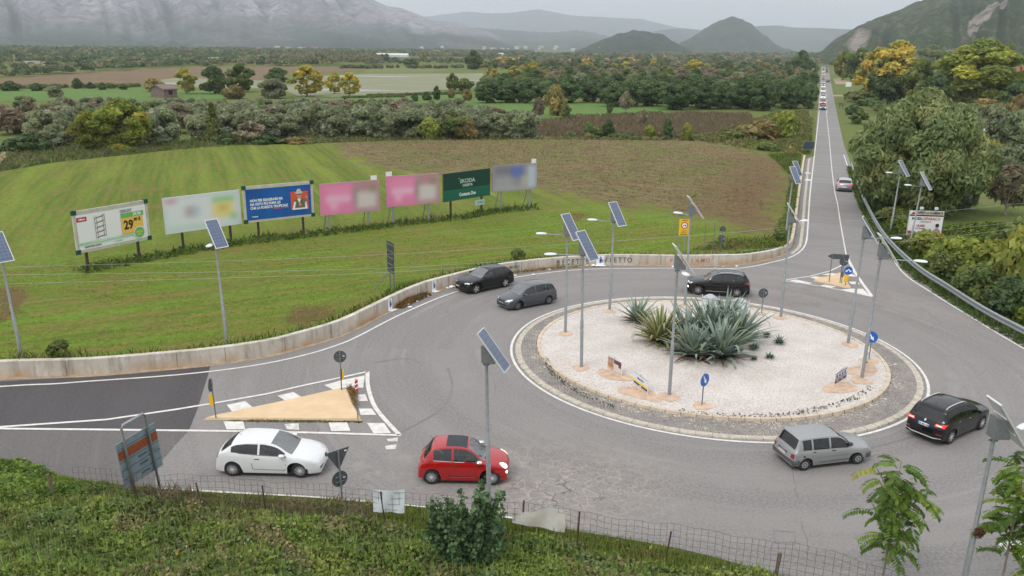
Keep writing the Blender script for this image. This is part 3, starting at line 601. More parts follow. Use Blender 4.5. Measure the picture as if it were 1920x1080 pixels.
# guard rail
GR = catmull(pts([(1597, 305), (1606, 335), (1623, 376), (1657, 436), (1713, 492), (1780, 536), (1847, 578), (1925, 619), (2060, 690)], .74), 4)
gl = empty('guard_rail', (GR[8].x, GR[8].y, 0), 0, 'curved galvanised crash barrier along the right edge of the road', 'guard rail')
gp = [a - Vector((GR[8].x, GR[8].y, .74)) for a in resample(GR, 1.3)]
mb = MB(); sweep(gp, [(0, .40), (-.07, .45), (-.07, .52), (.03, .58), (.03, .64), (-.07, .70), (-.07, .77), (0, .82), (.03, .82), (-.04, .76), (-.04, .71), (.06, .65), (.06, .57), (-.04, .51), (-.04, .46), (.03, .40)], mb); mb.build('rail', M_galv, gl)
for i, a in enumerate(resample(gp, 4.0)):
    mb = MB(); mb.box((a.x + .12, a.y + .05, .38), (.09, .07, .80)); mb.build('post', M_galvd, gl)

def solar_lamp(base, h, az, arm_az, label, arm_len=1.5, arm_drop=.1, lean=0., pt=.35):
    """pole with a tilted panel whose low edge points to az (degrees)"""
    t_ = empty('solar_street_lamp', base, 0, label, 'street lamp', 'solar street lamps round the junction')
    t_.rotation_euler = (0, lean, 0)
    mb = MB(); mb.tube([(0, 0, 0), (0, 0, h * .42), (0, 0, h * .425), (0, 0, h)], [.085, .083, .064, .055], 12); mb.build('pole', M_galv, t_, ang=40)
    mb = MB(); mb.box((0, 0, h - .12), (.24, .06, .05)); mb.build('collar', M_galvd, t_)
    a = R(az); d = Vector((math.cos(a), math.sin(a), 0)); q = Vector((-d.y, d.x, 0)); c_ = Vector((0, 0, h + .42)) + d * .26
    ti = R(54); dn = d * math.cos(ti) - Vector((0, 0, math.sin(ti))); nn = d * math.sin(ti) + Vector((0, 0, math.cos(ti)))
    M = Matrix((q, dn, nn)).transposed()
    if M.determinant() < 0: M = Matrix((-q, dn, nn)).transposed()
    po = MB(); po.box((0, 0, 0), (.64, 1.58, .03)); pn = po.build('solar_panel', M_panel, t_)
    pn.matrix_local = Matrix.Translation(c_ + nn * .022) @ M.to_4x4()
    fr = MB()
    for s_ in (-1, 1): fr.box((s_ * .335, 0, -.008), (.035, 1.65, .055)); fr.box((0, s_ * .8075, -.008), (.635, .035, .055))
    fr.box((0, 0, -.035), (.60, 1.54, .01)); fr.box((0, .3, -.06), (.60, .04, .04)); fr.box((0, -.3, -.06), (.6, .04, .04)); fr.build('panel_frame', M_alu, pn)
    # battery box under the panel: a wedge
    bx = MB(); w2 = .19
    prof = [(-.12, -.02), (.34, -.02), (.34, .12), (-.02, .60), (-.12, .60)]
    p0 = [d * u_ - q * w2 + Vector((0, 0, h + v_)) for u_, v_ in prof]; bx.prism(p0, q * (2 * w2)); bx.build('battery_box', M_galvd, t_)
    if arm_az is not None:
        b = R(arm_az); e_ = Vector((math.cos(b), math.sin(b), 0)); z0 = h - arm_drop
        mb = MB(); mb.tube([(0, 0, z0), e_ * (arm_len * .5) + Vector((0, 0, z0 + .03)), e_ * (arm_len - .25) + Vector((0, 0, z0 + .06))], .026, 8); mb.build('lamp_arm', M_galv, t_)
        mb = MB(); f_ = Vector((-e_.y, e_.x, 0)); pr = [(-.30, .05, .03), (-.22, .11, .07), (0, .15, .09), (.2, .14, .08), (.31, .07, .04)]; vs_ = []
        for u_, w_, hh in pr:
            for k in range(8):
                an = 2 * math.pi * k / 8; vs_.append(e_ * (arm_len + u_) + f_ * w_ * math.cos(an) + Vector((0, 0, z0 + .07 + hh * max(-.35, math.sin(an)))))
        mb.add(vs_, [(i * 8 + k, i * 8 + (k + 1) % 8, (i + 1) * 8 + (k + 1) % 8, (i + 1) * 8 + k) for i in range(4) for k in range(8)] + [tuple(range(8))[::-1], tuple(range(32, 40))]); mb.build('lamp_head', M_white, t_, ang=50)
    return t_
LAMPS = [
 (P(40, 668, .5), (1, 478), -42, None, 'solar street lamp at the left edge of the photo behind the concrete wall', 1.5),
 (P(426, 645, .5), (403, 452), -45, -88, 'solar street lamp behind the wall beside the second billboard from the left', .9),
 (PB(917, 940), (912, 677), -17, 80, 'nearest upright solar street lamp, rising in front of the red hatchback', 1.1),
 (PI_(1060, 623), (1064, 438), -47, 176, 'solar street lamp on the island rim, arm reaching left over the grey people carrier', 1.45),
 (PI_(1090, 688), (1093, 475), -45, 180, 'solar street lamp at the left front of the island, lower of two crossing panels', 1.6),
 (PI_(1143, 580), (1151, 413), -52, 172, 'solar street lamp standing left of the leftmost agave on the back of the island', 1.3),
 (PI_(1255, 740), (1270, 503), 3, -78, 'solar street lamp with its edge-on panel in front of the big agaves', .9),
 (PI_(1284, 572), (1295, 401), 2, 150, 'solar street lamp behind the agaves, beside the yellow traffic notice', .8),
 (PI_(1464, 594), (1481, 416), -14, 25, 'solar street lamp on the back of the island, just right of the round sign back', 1.1),
 (P(1473, 440, .5), (1486, 337), -62, 8, 'nearer of the two solar street lamps on the verge left of the straight road', 1.4),
 (P(1478, 393, .5), (1496, 323), -62, 8, 'farther of the two solar street lamps on the verge left of the straight road', 1.4),
 (PI_(1590, 643), (1620, 444), -25, 0, 'solar street lamp on the right island rim, before the far painted triangle', 1.75),
 (PI_(1616, 708), (1651, 481), -9, -22, 'solar street lamp beside the blue arrow sign on the right of the island', 1.75),
 (P(1669, 436, 0), (1688, 324), -48, 180, 'solar street lamp beyond the crash barrier, left of the furniture billboard', 1.0),
 (P(1703, 474, 0), (1728, 348), -42, 180, 'solar street lamp in front of the furniture billboard', 1.1),
 (PB(1798, 1135), (1864, 818), 2, 30, 'large near solar street lamp leaning at the bottom right corner, back of its panel showing', 1.5)]
for b, tp, az, aa, lab, al in LAMPS:
    h = top_z(b, *tp) - b.z
    pt_ = b + Vector((0, 0, h)); ax, ay = proj(pt_); lean = math.atan2((tp[0] - ax) * dist_m(pt_) / F, h)
    solar_lamp(b, h, az, aa, lab, al, lean=max(-.06, min(.06, lean)))

# bare soil collars round things planted in the gravel
M_soil = mat('orange_soil', (.60, .43, .31), .95, var=.2, vscale=3, bump=.4, bscale=20)
mb = MB()
def blobdisc(px, py, rx, ry=None, rot=0.):
    c_ = PI_(px, py); n = 26; q = []; ry = ry or rx; ph = random.uniform(0, 6)
    for k in range(n):
        a = 2 * math.pi * k / n; r_ = 1 + .10 * math.sin(3 * a + ph) + .06 * math.sin(7 * a + ph * 2); u_, v_ = rx * r_ * math.cos(a), ry * r_ * math.sin(a)
        x_, y_ = c_.x + u_ * math.cos(rot) - v_ * math.sin(rot), c_.y + u_ * math.sin(rot) + v_ * math.cos(rot); q.append((x_, y_, iz(x_, y_) + .012))
    mb.poly(q)
for a in ((1060, 626, .42), (1089, 690, .45), (1143, 584, .42), (1254, 744, .5), (1284, 573, .4), (1462, 596, .42), (1594, 647, .45), (1614, 714, .5), (1428, 588, .3), (1317, 761, .45), (1630, 677, .5)): blobdisc(*a)
blobdisc(1153, 704, 1.05, .55, R(-38)); blobdisc(1200, 738, 1.15, .6, R(-38)); blobdisc(1575, 727, 1.0, .6, R(30)); blobdisc(1618, 694, 1.1, .6, R(40)); blobdisc(1335, 592, 1.0, .4, R(-20)); blobdisc(1385, 594, 1.0, .4, R(-20))
setp(mb.build('bare_soil', M_soil), kind='structure')

# ---------------------------------------------------------- signs
def disc(mb, c, n_, r, th=.015, mi=0, n=28):
    n_ = Vector(n_).normalized(); u_ = n_.cross(Vector((0, 0, 1))).normalized(); v_ = n_.cross(u_)
    mb.prism([Vector(c) + u_ * r * math.cos(2 * math.pi * k / n) + v_ * r * math.sin(2 * math.pi * k / n) for k in range(n)], n_ * th, mi)
def sign_post(name, base, h, label, cat, r=.03, lean=0., m=None):
    t_ = empty(name, base, 0, label, cat); t_.rotation_euler = (0, lean, 0)
    mb = MB(); mb.tube([(0, 0, 0), (0, 0, h)], r, 8); mb.build('pole', m or M_galvd, t_); return t_
def round_back(t_, z, az, r=.3, name='sign_plate', back=M_back, y=.05):
    n_ = Vector((math.cos(R(az)), math.sin(R(az)), 0)); mb = MB(); disc(mb, n_ * y + Vector((0, 0, z)), n_, r); o = mb.build(name, back, t_)
    mb = MB(); u_ = Vector((-n_.y, n_.x, 0))
    for s_ in (-.1, .1): mb.box(n_ * (y - .02) + Vector((0, 0, z + s_)), (.03, .34, .03), rz=R(az))
    mb.build('bracket', M_galvd, t_)
    mb = MB(); mb.box(n_ * (y - .012) + u_ * (-.17) + Vector((0, 0, z + .02)), (.006, .1, .04), rz=R(az)); mb.build('sticker', M_pw, o); return o
# left splitter
b = P(640.5, 731, .1); h = top_z(b, 638, 659) - b.z
s1 = sign_post('round_sign', b, h, 'round grey sign back with a yellow marker on the left splitter island', 'road sign'); round_back(s1, h - .28, 105)
mb = MB(); mb.box((.1, .02, top_z(b, 641, 703) - .1), (.05, .16, .48)); mb.build('yellow_marker', M_yel, s1); mb = MB(); mb.box((.02, .06, top_z(b, 641, 703) - .1), (.14, .06, .5)); mb.build('marker_back', M_back, s1)
b = P(405, 783, .1); h = top_z(b, 396, 709) - b.z
s2 = sign_post('edge_on_sign', b, h, 'edge-on sign with a yellow marker at the tip of the left splitter island', 'road sign', lean=-.035); round_back(s2, h - .32, 183, .3)
mb = MB(); mb.box((-.09, -.06, top_z(b, 398, 749) - .1), (.17, .03, .5)); mb.build('yellow_marker', M_yel, s2)
b = P(671, 785, .1); h = top_z(b, 667, 710) - b.z
s3 = sign_post('striped_marker', b, h, 'thin marker post with a red and white striped plate on the left splitter island', 'marker post', .022)
mb = MB(); mb.box((0, -.03, h - .28), (.13, .012, .58)); pl_ = mb.build('plate', M_red, s3); mb = MB()
for k in range(3): mb.poly([(-.06, -.04, h - .50 + k * .2), (.06, -.04, h - .42 + k * .2), (.06, -.04, h - .36 + k * .2), (-.06, -.04, h - .44 + k * .2)])
mb.build('stripe', M_pw, pl_)
# right splitter
b1 = P(1554.4, 528.5, .1); b2 = P(1574.8, 530, .1); z1_, z0_ = top_z(b1, 1554, 476) - .1, top_z(b1, 1554, 485.5) - .1
t_ = empty('direction_sign', b1, 0, 'grey back of an arrow-shaped direction sign on two posts over the far splitter island', 'road sign')
u_ = b2 - b1; ul = u_.length; t_.rotation_euler = (0, 0, math.atan2(u_.y, u_.x))
for k in (0, ul): mb = MB(); mb.tube([(k, 0, 0), (k, 0, z1_ - .03)], .032, 8); mb.build('pole', M_galvd, t_)
sc = ul / 20.4; mb = MB(); mb.prism([(-8.4 * sc, .05, (z0_ + z1_) / 2), (-.2 * sc, .05, z1_), (31.5 * sc, .05, z1_), (31.5 * sc, .05, z0_), (-.2 * sc, .05, z0_)], (0, .04, 0)); mb.build('arrow_plate', M_back, t_)
b = b2 + Vector((.06, -.12, 0)); h = top_z(b, 1580, 484) - .1
s5 = sign_post('round_sign', b, h, 'round grey sign back under the arrow sign on the far splitter island', 'road sign'); round_back(s5, h - .27, 80, .3)
mb = MB(); mb.box((0, .02, top_z(b, 1576, 515) - .1), (.16, .06, .38)); mb.build('marker_back', mat('brown_back', (.16, .13, .11), .7), s5)
b = P(1584.8, 535, .1); h = top_z(b, 1589, 499.5) - .1
s6 = sign_post('blue_round_sign', b, h, 'blue round sign with a two-way arrow above a yellow marker on the far splitter island', 'road sign', lean=.04)
zc = h - .29; mb = MB(); disc(mb, (.03, -.04, zc), (0, -1, 0), .3); p_ = mb.build('sign_plate', M_blue, s6)
mb = MB()
for s_ in (-1, 1):
    mb.poly([(.03, -.062, zc + .14), (.03 + s_ * .15, -.062, zc - .02), (.03 + s_ * .10, -.062, zc - .06), (.03, -.062, zc + .05)]); mb.poly([(.03 + s_ * .20, -.0625, zc - .10), (.03 + s_ * .05, -.0625, zc - .09), (.03 + s_ * .20, -.0625, zc + .06)])
mb.build('arrow', M_pw, p_)
mb = MB(); zz_ = top_z(b, 1586, 522) - .1; mb.lathe([(.13, zz_ - .25), (.15, zz_ - .2), (.15, zz_ + .2), (.13, zz_ + .25)], 14); mb.build('yellow_marker', M_yel, s6)
# island round signs
b = PI_(1428, 587); h = top_z(b, 1432, 542) - b.z
s7 = sign_post('round_sign', b, h, 'round grey sign back on a thin pole behind the big agaves', 'road sign'); round_back(s7, h - .28, 95, .31)
def arrow_sign(px, py, tx, ty, az, label, flip):
    b = PI_(px, py); h = top_z(b, tx, ty) - b.z; t_ = sign_post('blue_arrow_sign', b, h, label, 'road sign'); n_ = Vector((math.cos(R(az)), math.sin(R(az)), 0)); u_ = Vector((-n_.y, n_.x, 0)); c_ = n_ * .045 + Vector((0, 0, h - .31))
    mb = MB(); disc(mb, c_, n_, .31); p_ = mb.build('sign_plate', M_blue, t_)
    a = math.radians(-55 if flip else -62); f_ = u_ * math.cos(a) + Vector((0, 0, math.sin(a))); g_ = -u_ * math.sin(a) + Vector((0, 0, math.cos(a))); o_ = c_ + n_ * .022
    q = [(-.22, .035), (.02, .035), (.02, .10), (.22, 0), (.02, -.10), (.02, -.035), (-.22, -.035)]
    mb = MB(); mb.poly([o_ + f_ * x_ + g_ * y_ for x_, y_ in q]); mb.build('arrow', M_pw, p_); return t_
arrow_sign(1316, 759, 1318, 700, -50, 'blue round arrow sign at the front rim of the gravel island', False)
arrow_sign(1629, 674, 1638, 621, -125, 'blue round arrow sign at the right rim of the gravel island', True)
# triangular and round sign backs by the fence
b = P(641.6, 937, 0); h = top_z(b, 632, 846) - 0
s8 = sign_post('give_way_sign', b, h, 'grey backs of a triangular and a round sign beside the white hatchback', 'road sign', .035, lean=-.03)
n_ = Vector((-.62, .78, 0)).normalized(); u_ = Vector((n_.y, -n_.x, 0)); zt = top_z(b, 636, 843); mb = MB()
mb.prism([n_ * .05 + u_ * -.46 + Vector((0, 0, h + .02)), n_ * .05 + u_ * .46 + Vector((0, 0, h + .02)), n_ * .05 + Vector((0, 0, h - .78))], n_ * .02); mb.build('triangle_plate', M_back, s8)
mb = MB(); mb.box(n_ * .04 + u_ * .3 + Vector((0, 0, h - .08)), (.1, .006, .05), rz=math.atan2(u_.y, u_.x)); mb.build('sticker', M_pw, s8)
round_back(s8, top_z(b, 637, 899), math.degrees(math.atan2(n_.y, n_.x)), .31)
# sign backs in the field
b = P(1350, 470, .5); h = top_z(b, 1355, 423) - .5
s9 = sign_post('paired_sign', b, h, 'two small dark sign backs on one pole, right of the empty frame', 'road sign', lean=.05); round_back(s9, top_z(b, 1353, 448) - .5, 60, .3)
mb = MB(); zc = h - .28; mb.prism([(-.22, .05, zc - .2), (.22, .05, zc - .2), (.25, .05, zc + .05), (0, .05, zc + .3), (-.25, .05, zc + .05)], (0, .02, 0)); mb.build('upper_plate', M_back, s9)
ba, bb_ = P(1319, 474, .5), P(1335, 474, .5); t_ = empty('empty_sign_frame', ba, 0, 'empty tubular sign frame standing behind the wall', 'sign frame'); w_ = (bb_ - ba).length; h = top_z(ba, 1322, 417) - .5; zb_ = top_z(ba, 1322, 457) - .5
mb = MB(); mb.tube([(0, 0, 0), (0, 0, h), (w_ * 1.05, 0, h), (w_ * 1.05, 0, 0)], .03, 6); mb.tube([(0, 0, zb_), (w_, 0, zb_)], .025, 6); mb.build('tubes', M_galvd, t_)
ba, bb_ = P(1270.5, 478, .5), P(1282, 478, .5); h1, h0 = top_z(ba, 1270, 410.5) - .5, top_z(ba, 1270, 441) - .5
t_ = empty('yellow_traffic_notice', ba, 0, 'yellow traffic notice with a red and white ban symbol behind the wall', 'road sign')
for k in (0, .75): mb = MB(); mb.tube([(k * .55 + .05, 0, 0), (k * .55 + .05, 0, h1 - .05)], .028, 6); mb.build('post', M_galv, t_)
W_ = 20 * dist_m(ba) / F; mb = MB(); mb.box((W_ * .44, -.05, (h0 + h1) / 2), (W_, .03, h1 - h0)); pl_ = mb.build('notice_plate', M_yel, t_)
mb = MB(); zc = h0 + (h1 - h0) * .62; disc(mb, (W_ * .44, -.067, zc), (0, -1, 0), .26, .004); mb.build('ring', M_red, pl_); mb = MB(); disc(mb, (W_ * .44, -.073, zc), (0, -1, 0), .19, .004); mb.build('ring_centre', M_pw, pl_)
mb = MB(); mb.box((W_ * .44 - .05, -.082, zc - .02), (.12, .004, .06)); mb.box((W_ * .44 + .07, -.082, zc), (.1, .004, .1)); add_text(mb, 'CHIUSO', .12, W_ * .44, h1 - .1, -.07, .003); add_text(mb, '7.30-9.30', .11, W_ * .44, h0 + .36, -.07, .002); add_text(mb, 'ECCETTO', .10, W_ * .44, h0 + .22, -.07, .002); add_text(mb, 'BUS RESIDENTI', .09, W_ * .44, h0 + .08, -.07, .003); mb.build('lettering', M_blk, pl_)
# tall board seen from the side
ba, bb_ = P(729.5, 538, .5), P(739, 544.5, .5); t_ = empty('side_on_board', ba, 0, 'dark lattice-backed board seen almost edge-on behind the wall, left of the black car', 'sign board')
u_ = (bb_ - ba); ul = u_.length; t_.rotation_euler = (0, 0, math.atan2(u_.y, u_.x)); zt_, zb_ = top_z(ba, 729, 451) - .5, top_z(ba, 730, 508) - .5
for k in (.1, ul - .1): mb = MB(); mb.box((k, .05, zt_ / 2), (.07, .07, zt_)); mb.build('post', M_galvd, t_)
mb = MB(); mb.tube([(ul * .3, -.05, zb_), (ul * .2 - .1, -1.1, 0)], .03, 6); mb.build('brace', M_galvd, t_)
mb = MB(); mb.box((ul / 2, -.02, (zt_ + zb_) / 2), (ul + .2, .05, zt_ - zb_)); pl_ = mb.build('board', mat('dark_board', (.055, .06, .07), .7, var=.4, vscale=3), t_)
mb = MB()
for k in range(5): mb.box((ul / 2, -.06, zb_ + .15 + k * (zt_ - zb_ - .3) / 4), (ul + .24, .04, .05))
mb.build('batten', M_galvd, pl_)
# blue board by the far verge
ba, bb_ = P(1507, 285, .3), P(1523, 285, .3); t_ = empty('verge_sign', ba, 0, 'dark blue rectangular sign back on the grass verge left of the straight road', 'road sign'); ul = (bb_ - ba).length; zt_, zb_ = top_z(ba, 1507, 266) - .3, top_z(ba, 1507, 279) - .3
mb = MB(); mb.box((ul / 2, 0, (zt_ + zb_) / 2), (ul * 1.1, .06, zt_ - zb_)); mb.build('sign_plate', mat('slate_blue', (.04, .06, .10), .6), t_)
for k in (.2, ul - .2): mb = MB(); mb.tube([(k, .06, 0), (k, .06, zt_)], .04, 6); mb.build('post', M_galvd, t_)
# big direction sign back by the fence
bl, brr = PB(257, 940), PB(300, 921); u_ = brr - bl; ul = u_.length
t_ = empty('large_direction_sign', bl, 0, 'grey-blue back of a large road sign with an orange-brown band among the left weeds', 'road sign'); t_.rotation_euler = (0, R(-5), math.atan2(u_.y, u_.x))
hl, hr = top_z(bl, 225, 792) - bl.z, top_z(brr, 266, 772) - bl.z
H_ = (hl + hr) / 2; M_sb = mat('blue_grey_plate', (.20, .26, .29), .6, var=.15, vscale=3)
mb = MB(); mb.tube([(0, 0, 0), (0, 0, H_ - .12), (.08, 0, H_), (ul - .08, 0, H_), (ul, 0, H_ - .12), (ul, 0, -.1)], .045, 10); mb.build('pole_frame', M_galv, t_, smooth=True)
z0_ = H_ * .22; z1_ = H_ * .80; xa, xb = -.30, ul + .38; mb = MB(); mb.box(((xa + xb) / 2, .08, (z0_ + z1_) / 2), (xb - xa, .03, z1_ - z0_)); pl_ = mb.build('sign_plate', M_sb, t_)
mb = MB(); mb.box(((xa + xb) / 2, .06, z0_ + (z1_ - z0_) * .72), (xb - xa - .02, .02, .34)); mb.build('band', mat('orange_primer', (.27, .07, .02), .8, var=.2, vscale=4), pl_)
mb = MB()
for k in (.2, .4, .58, .86): mb.box(((xa + xb) / 2, .058, z0_ + (z1_ - z0_) * k), (xb - xa, .02, .015))
for k in (.12, .32, .5): mb.box(((xa + xb) / 2 + .1, .05, z0_ + (z1_ - z0_) * k), (.35, .02, .06))
for x_ in (0, ul):
    for k in range(9): mb.box((x_ + .05, .04, z0_ + .08 + k * (z1_ - z0_) / 9), (.08, .05, .04))
mb.build('seam', M_back, pl_)

# ---------------------------------------------------------- arched boards on the island
def board_at(bl, br_, htop, label, art, back=False):
    u_ = br_ - bl; ul = Vector((u_.x, u_.y)).length; t_ = empty('arched_board', (bl.x, bl.y, bl.z), math.atan2(u_.y, u_.x), label, 'information board')
    for k in (0, ul): mb = MB(); mb.tube([(k, 0, -.1), (k, 0, htop * .93)], .02, 6); mb.build('post', M_white, t_)
    zb = .10; zs = htop * .80; n = 12
    arc = [(ul - .02 - (ul - .04) * k / n, zs + (htop - zs) * math.sin(math.pi * k / n)) for k in range(n + 1)]
    mb = MB(); mb.prism([(.02, 0, zb), (ul - .02, 0, zb)] + [(a, 0, b) for a, b in arc], (0, .025, 0)); pl_ = mb.build('board', M_white, t_)
    if art: art(pl_, ul, zb, zs, htop)
    if back:
        mb = MB()
        for z_ in (zs * .55, zs * .95): mb.box((ul / 2, .05 if not back == 1 else -.03, z_), (ul, .02, .03))
        mb.build('rail', M_galv, t_)
    return t_
c_brown = mat('print_brown', (.30, .15, .09), .6, col2=(.55, .35, .2), vscale=5); c_cream = mat('print_cream', (.62, .55, .48), .6, col2=(.75, .7, .66), vscale=4); c_or = mat('print_orange', (.7, .36, .12), .6)
c_pur = mat('print_purple', (.06, .03, .16), .6); c_mar = mat('print_maroon', (.16, .05, .07), .6); c_py = mat('print_yellow', (.85, .72, .08), .6); c_pb = mat('print_blue', (.04, .07, .4), .6); c_gold = mat('print_gold', (.45, .35, .2), .6); c_gr = mat('print_grey', (.35, .37, .42), .6)
def R4(mb, x0, z0, x1, z1, mi=0, y=-.006, x2=None, x3=None): mb.poly([(x0, y, z0), (x1, y, z0), (x1 if x2 is None else x2, y, z1), (x0 if x3 is None else x3, y, z1)], mi)
def art1(p, w_, zb, zs, ht):
    mb = MB(); h_ = zs - zb; R4(mb, .03, zb + .02, w_ * .42, zs * .97, 0); R4(mb, w_ * .42, zb + .02, w_ - .04, zs * .97, 1); R4(mb, .03, zb + .03, w_ * .38, zb + h_ * .2, 2, -.009); R4(mb, w_ * .45, zb + h_ * .62, w_ - .05, zs * .95, 3, -.009); R4(mb, w_ * .78, zb + h_ * .42, w_ - .06, zb + h_ * .65, 3, -.010)
    mb.box((w_ / 2, -.012, zs * 1.04), (.05, .004, .1), 4); mb.build('picture', [c_brown, c_cream, c_or, c_mar, c_gr], p)
def art2(p, w_, zb, zs, ht):
    mb = MB(); h_ = zs - zb; R4(mb, .03, zb + .02, w_ - .04, zb + h_ * .22, 0); R4(mb, .03, zb + h_ * .22, w_ - .04, zb + h_ * .42, 1); R4(mb, .03, zs * .96, w_ - .04, zs * 1.0, 2); mb.box((w_ / 2, -.012, zs * 1.06), (.05, .004, .1), 3); mb.build('picture', [c_pur, c_py, c_gold, c_gr], p)
    mb = MB(); add_text(mb, 'Maison Puteo', h_ * .22, w_ * .48, zb + h_ * .66, -.01, .005, sx=.85); mb.build('lettering', c_pb, p)
    mb = MB(); add_text(mb, 'eventi', h_ * .15, w_ * .5, zb + h_ * .12, -.01, .004); mb.build('small_lettering', M_pw, p)
def art3(p, w_, zb, zs, ht):
    mb = MB(); h_ = zs - zb; R4(mb, .05, zb + .04, w_ - .05, zb + h_ * .32, 0); R4(mb, .05, zb + h_ * .32, w_ - .05, zb + h_ * .6, 1)
    for k in range(4): R4(mb, w_ * (.12 + k * .21), zb + h_ * .62, w_ * (.24 + k * .21), zb + h_ * .84, 2, -.008)
    R4(mb, .05, zs * .96, w_ - .05, zs * 1.02, 2); R4(mb, w_ * .2, zb + .1, w_ * .35, zb + h_ * .26, 3, -.009); R4(mb, w_ * .55, zb + .1, w_ * .64, zb + h_ * .3, 3, -.009); mb.box((w_ / 2, -.012, zs * 1.08), (.05, .004, .08), 1); mb.build('picture', [c_mar, c_gr, c_pur, c_cream], p)
for l, r_, ty, lab, art, bk in (((1139, 692), (1165, 706), (1139, 660), 'arched board with a brown picture at the left front of the gravel island', art1, 0), ((1187.4, 720), (1214, 740.5), (1188, 690), 'arched board with yellow and purple bands at the front of the gravel island', art2, 0),
    ((1563, 726), (1586.5, 711.5), (1565, 697), 'arched board with a dark house picture at the right front of the gravel island', art3, 0), ((1614, 696), (1626, 683), (1617, 668), 'arched board half hidden behind the lamp post at the right of the gravel island', art2, 0)):
    a, b = PI_(*l), PI_(*r_); board_at(a, b, top_z(a, *ty) - a.z, lab, art, bk)
for l, r_, ty, lab in (((1314, 590), (1345, 595), (1330, 549), 'left of the two plain white arched board backs behind the agaves'), ((1368, 593), (1402, 598), (1385, 556), 'right of the two plain white arched board backs behind the agaves')):
    a, b = PI_(*l), PI_(*r_); board_at(a, b, top_z(a, *ty) - a.z, lab, None, 1)

# ---------------------------------------------------------- billboards
M_bframe = mat('cream_board_frame', (.55, .52, .45), .7, var=.12, vscale=2); M_bgreen = mat('green_corner', (.01, .07, .05), .5); M_leg = mat('brown_leg', (.07, .045, .035), .8, var=.2, vscale=4)
def billboard(TL, TR, BR, BL, lgs, z, label, frame=None, legm=None, thick=.12, braces=False, name='billboard', w_leg=.16):
    A, Bv = P(*lgs[0], z), P(*lgs[1], z); u_ = (Bv - A); u_.z = 0; ul = u_.length; u_.normalize(); nn = Vector((u_.y, -u_.x, 0))
    def hit(px, py):
        d = ray(px, py); o = Vector((0, 0, CH)); k = (A - o).dot(nn) / d.dot(nn); q = o + d * k; return (q - A).dot(u_), q.z - A.z
    a, b, c_, d = [hit(*q) for q in (TL, TR, BR, BL)]
    x0, x1, z0, z1_ = (a[0] + d[0]) / 2, (b[0] + c_[0]) / 2, (c_[1] + d[1]) / 2, (a[1] + b[1]) / 2
    t_ = empty(name, A, math.atan2(u_.y, u_.x), label, 'billboard')
    for k in (0, ul):
        mb = MB(); mb.box((k, .12, z1_ * .45 - .05), (w_leg, .14, z1_ * .9 + .1)); mb.build('leg', legm or M_leg, t_)
        if braces: mb = MB(); mb.tube([(k, .16, z1_ * .7), (k - .1, 1.3, 0)], .05, 6); mb.build('brace', legm or M_leg, t_)
        else: mb = MB(); mb.box((k - .12, .3, .28), (.12, .5, .16)); mb.build('foot', legm or M_leg, t_)
    mb = MB(); mb.box(((x0 + x1) / 2, 0, (z0 + z1_) / 2), (x1 - x0, thick, z1_ - z0)); bo = mb.build('board', frame or M_bframe, t_)
    mb = MB()
    for k in range(3): mb.box(((x0 + x1) / 2, thick / 2 + .03, z0 + (z1_ - z0) * (.15 + .35 * k)), (x1 - x0 - .1, .05, .08))
    mb.build('back_rail', M_galvd, t_)
    return t_, bo, x0, x1, z0, z1_
class Art:
    def __init__(s, x0, x1, z0, z1, y=-.065): s.x0, s.z0, s.w, s.h, s.y = x0, z0, x1 - x0, z1 - z0, y; s.mb = MB(); s.m = []; s.k = 0
    def mi(s, m):
        if m not in s.m: s.m.append(m)
        return s.m.index(m)
    def p(s, fx, fz): return (s.x0 + fx * s.w, s.y - s.k * .003, s.z0 + fz * s.h)
    def poly(s, q, m): s.k += 1; s.mb.poly([s.p(*a) for a in q], s.mi(m))
    def rect(s, a, b, c_, d, m): s.poly([(a, b), (c_, b), (c_, d), (a, d)], m)
    def oval(s, cx_, cz, rx, m, ry=None): ry = ry or rx * s.w / s.h; s.poly([(cx_ + rx * math.cos(k * math.pi / 10), cz + ry * math.sin(k * math.pi / 10)) for k in range(20)], m)
    def text(s, txt, fx, fz, fs, m, bold=.0, sx=1., align='CENTER'): s.k += 1; add_text(s.mb, txt, fs * s.h, s.x0 + fx * s.w, s.z0 + fz * s.h, s.y - s.k * .003, bold * s.h, sx, align, s.mi(m))
    def build(s, parent, name='poster'): return s.mb.build(name, s.m, parent)
pm = lambda n, c_: mat('print_' + n, c_, .45)
G1, G2, Y1, RD, GR_, DK = pm('green', (.16, .50, .14)), pm('pale_green', (.42, .68, .42)), pm('amber', (.9, .55, .10)), pm('crimson', (.55, .04, .09)), pm('shelf', (.22, .17, .16)), M_blk
def corners(t_, x0, x1, z0, z1_):
    for a in (x0, x1):
        for b in (z0, z1_): mb = MB(); mb.box((a + (.10 if a == x0 else -.10), -.02, b + (.10 if b == z0 else -.10)), (.32, .17, .32)); mb.build('corner_cap', M_bgreen, t_)
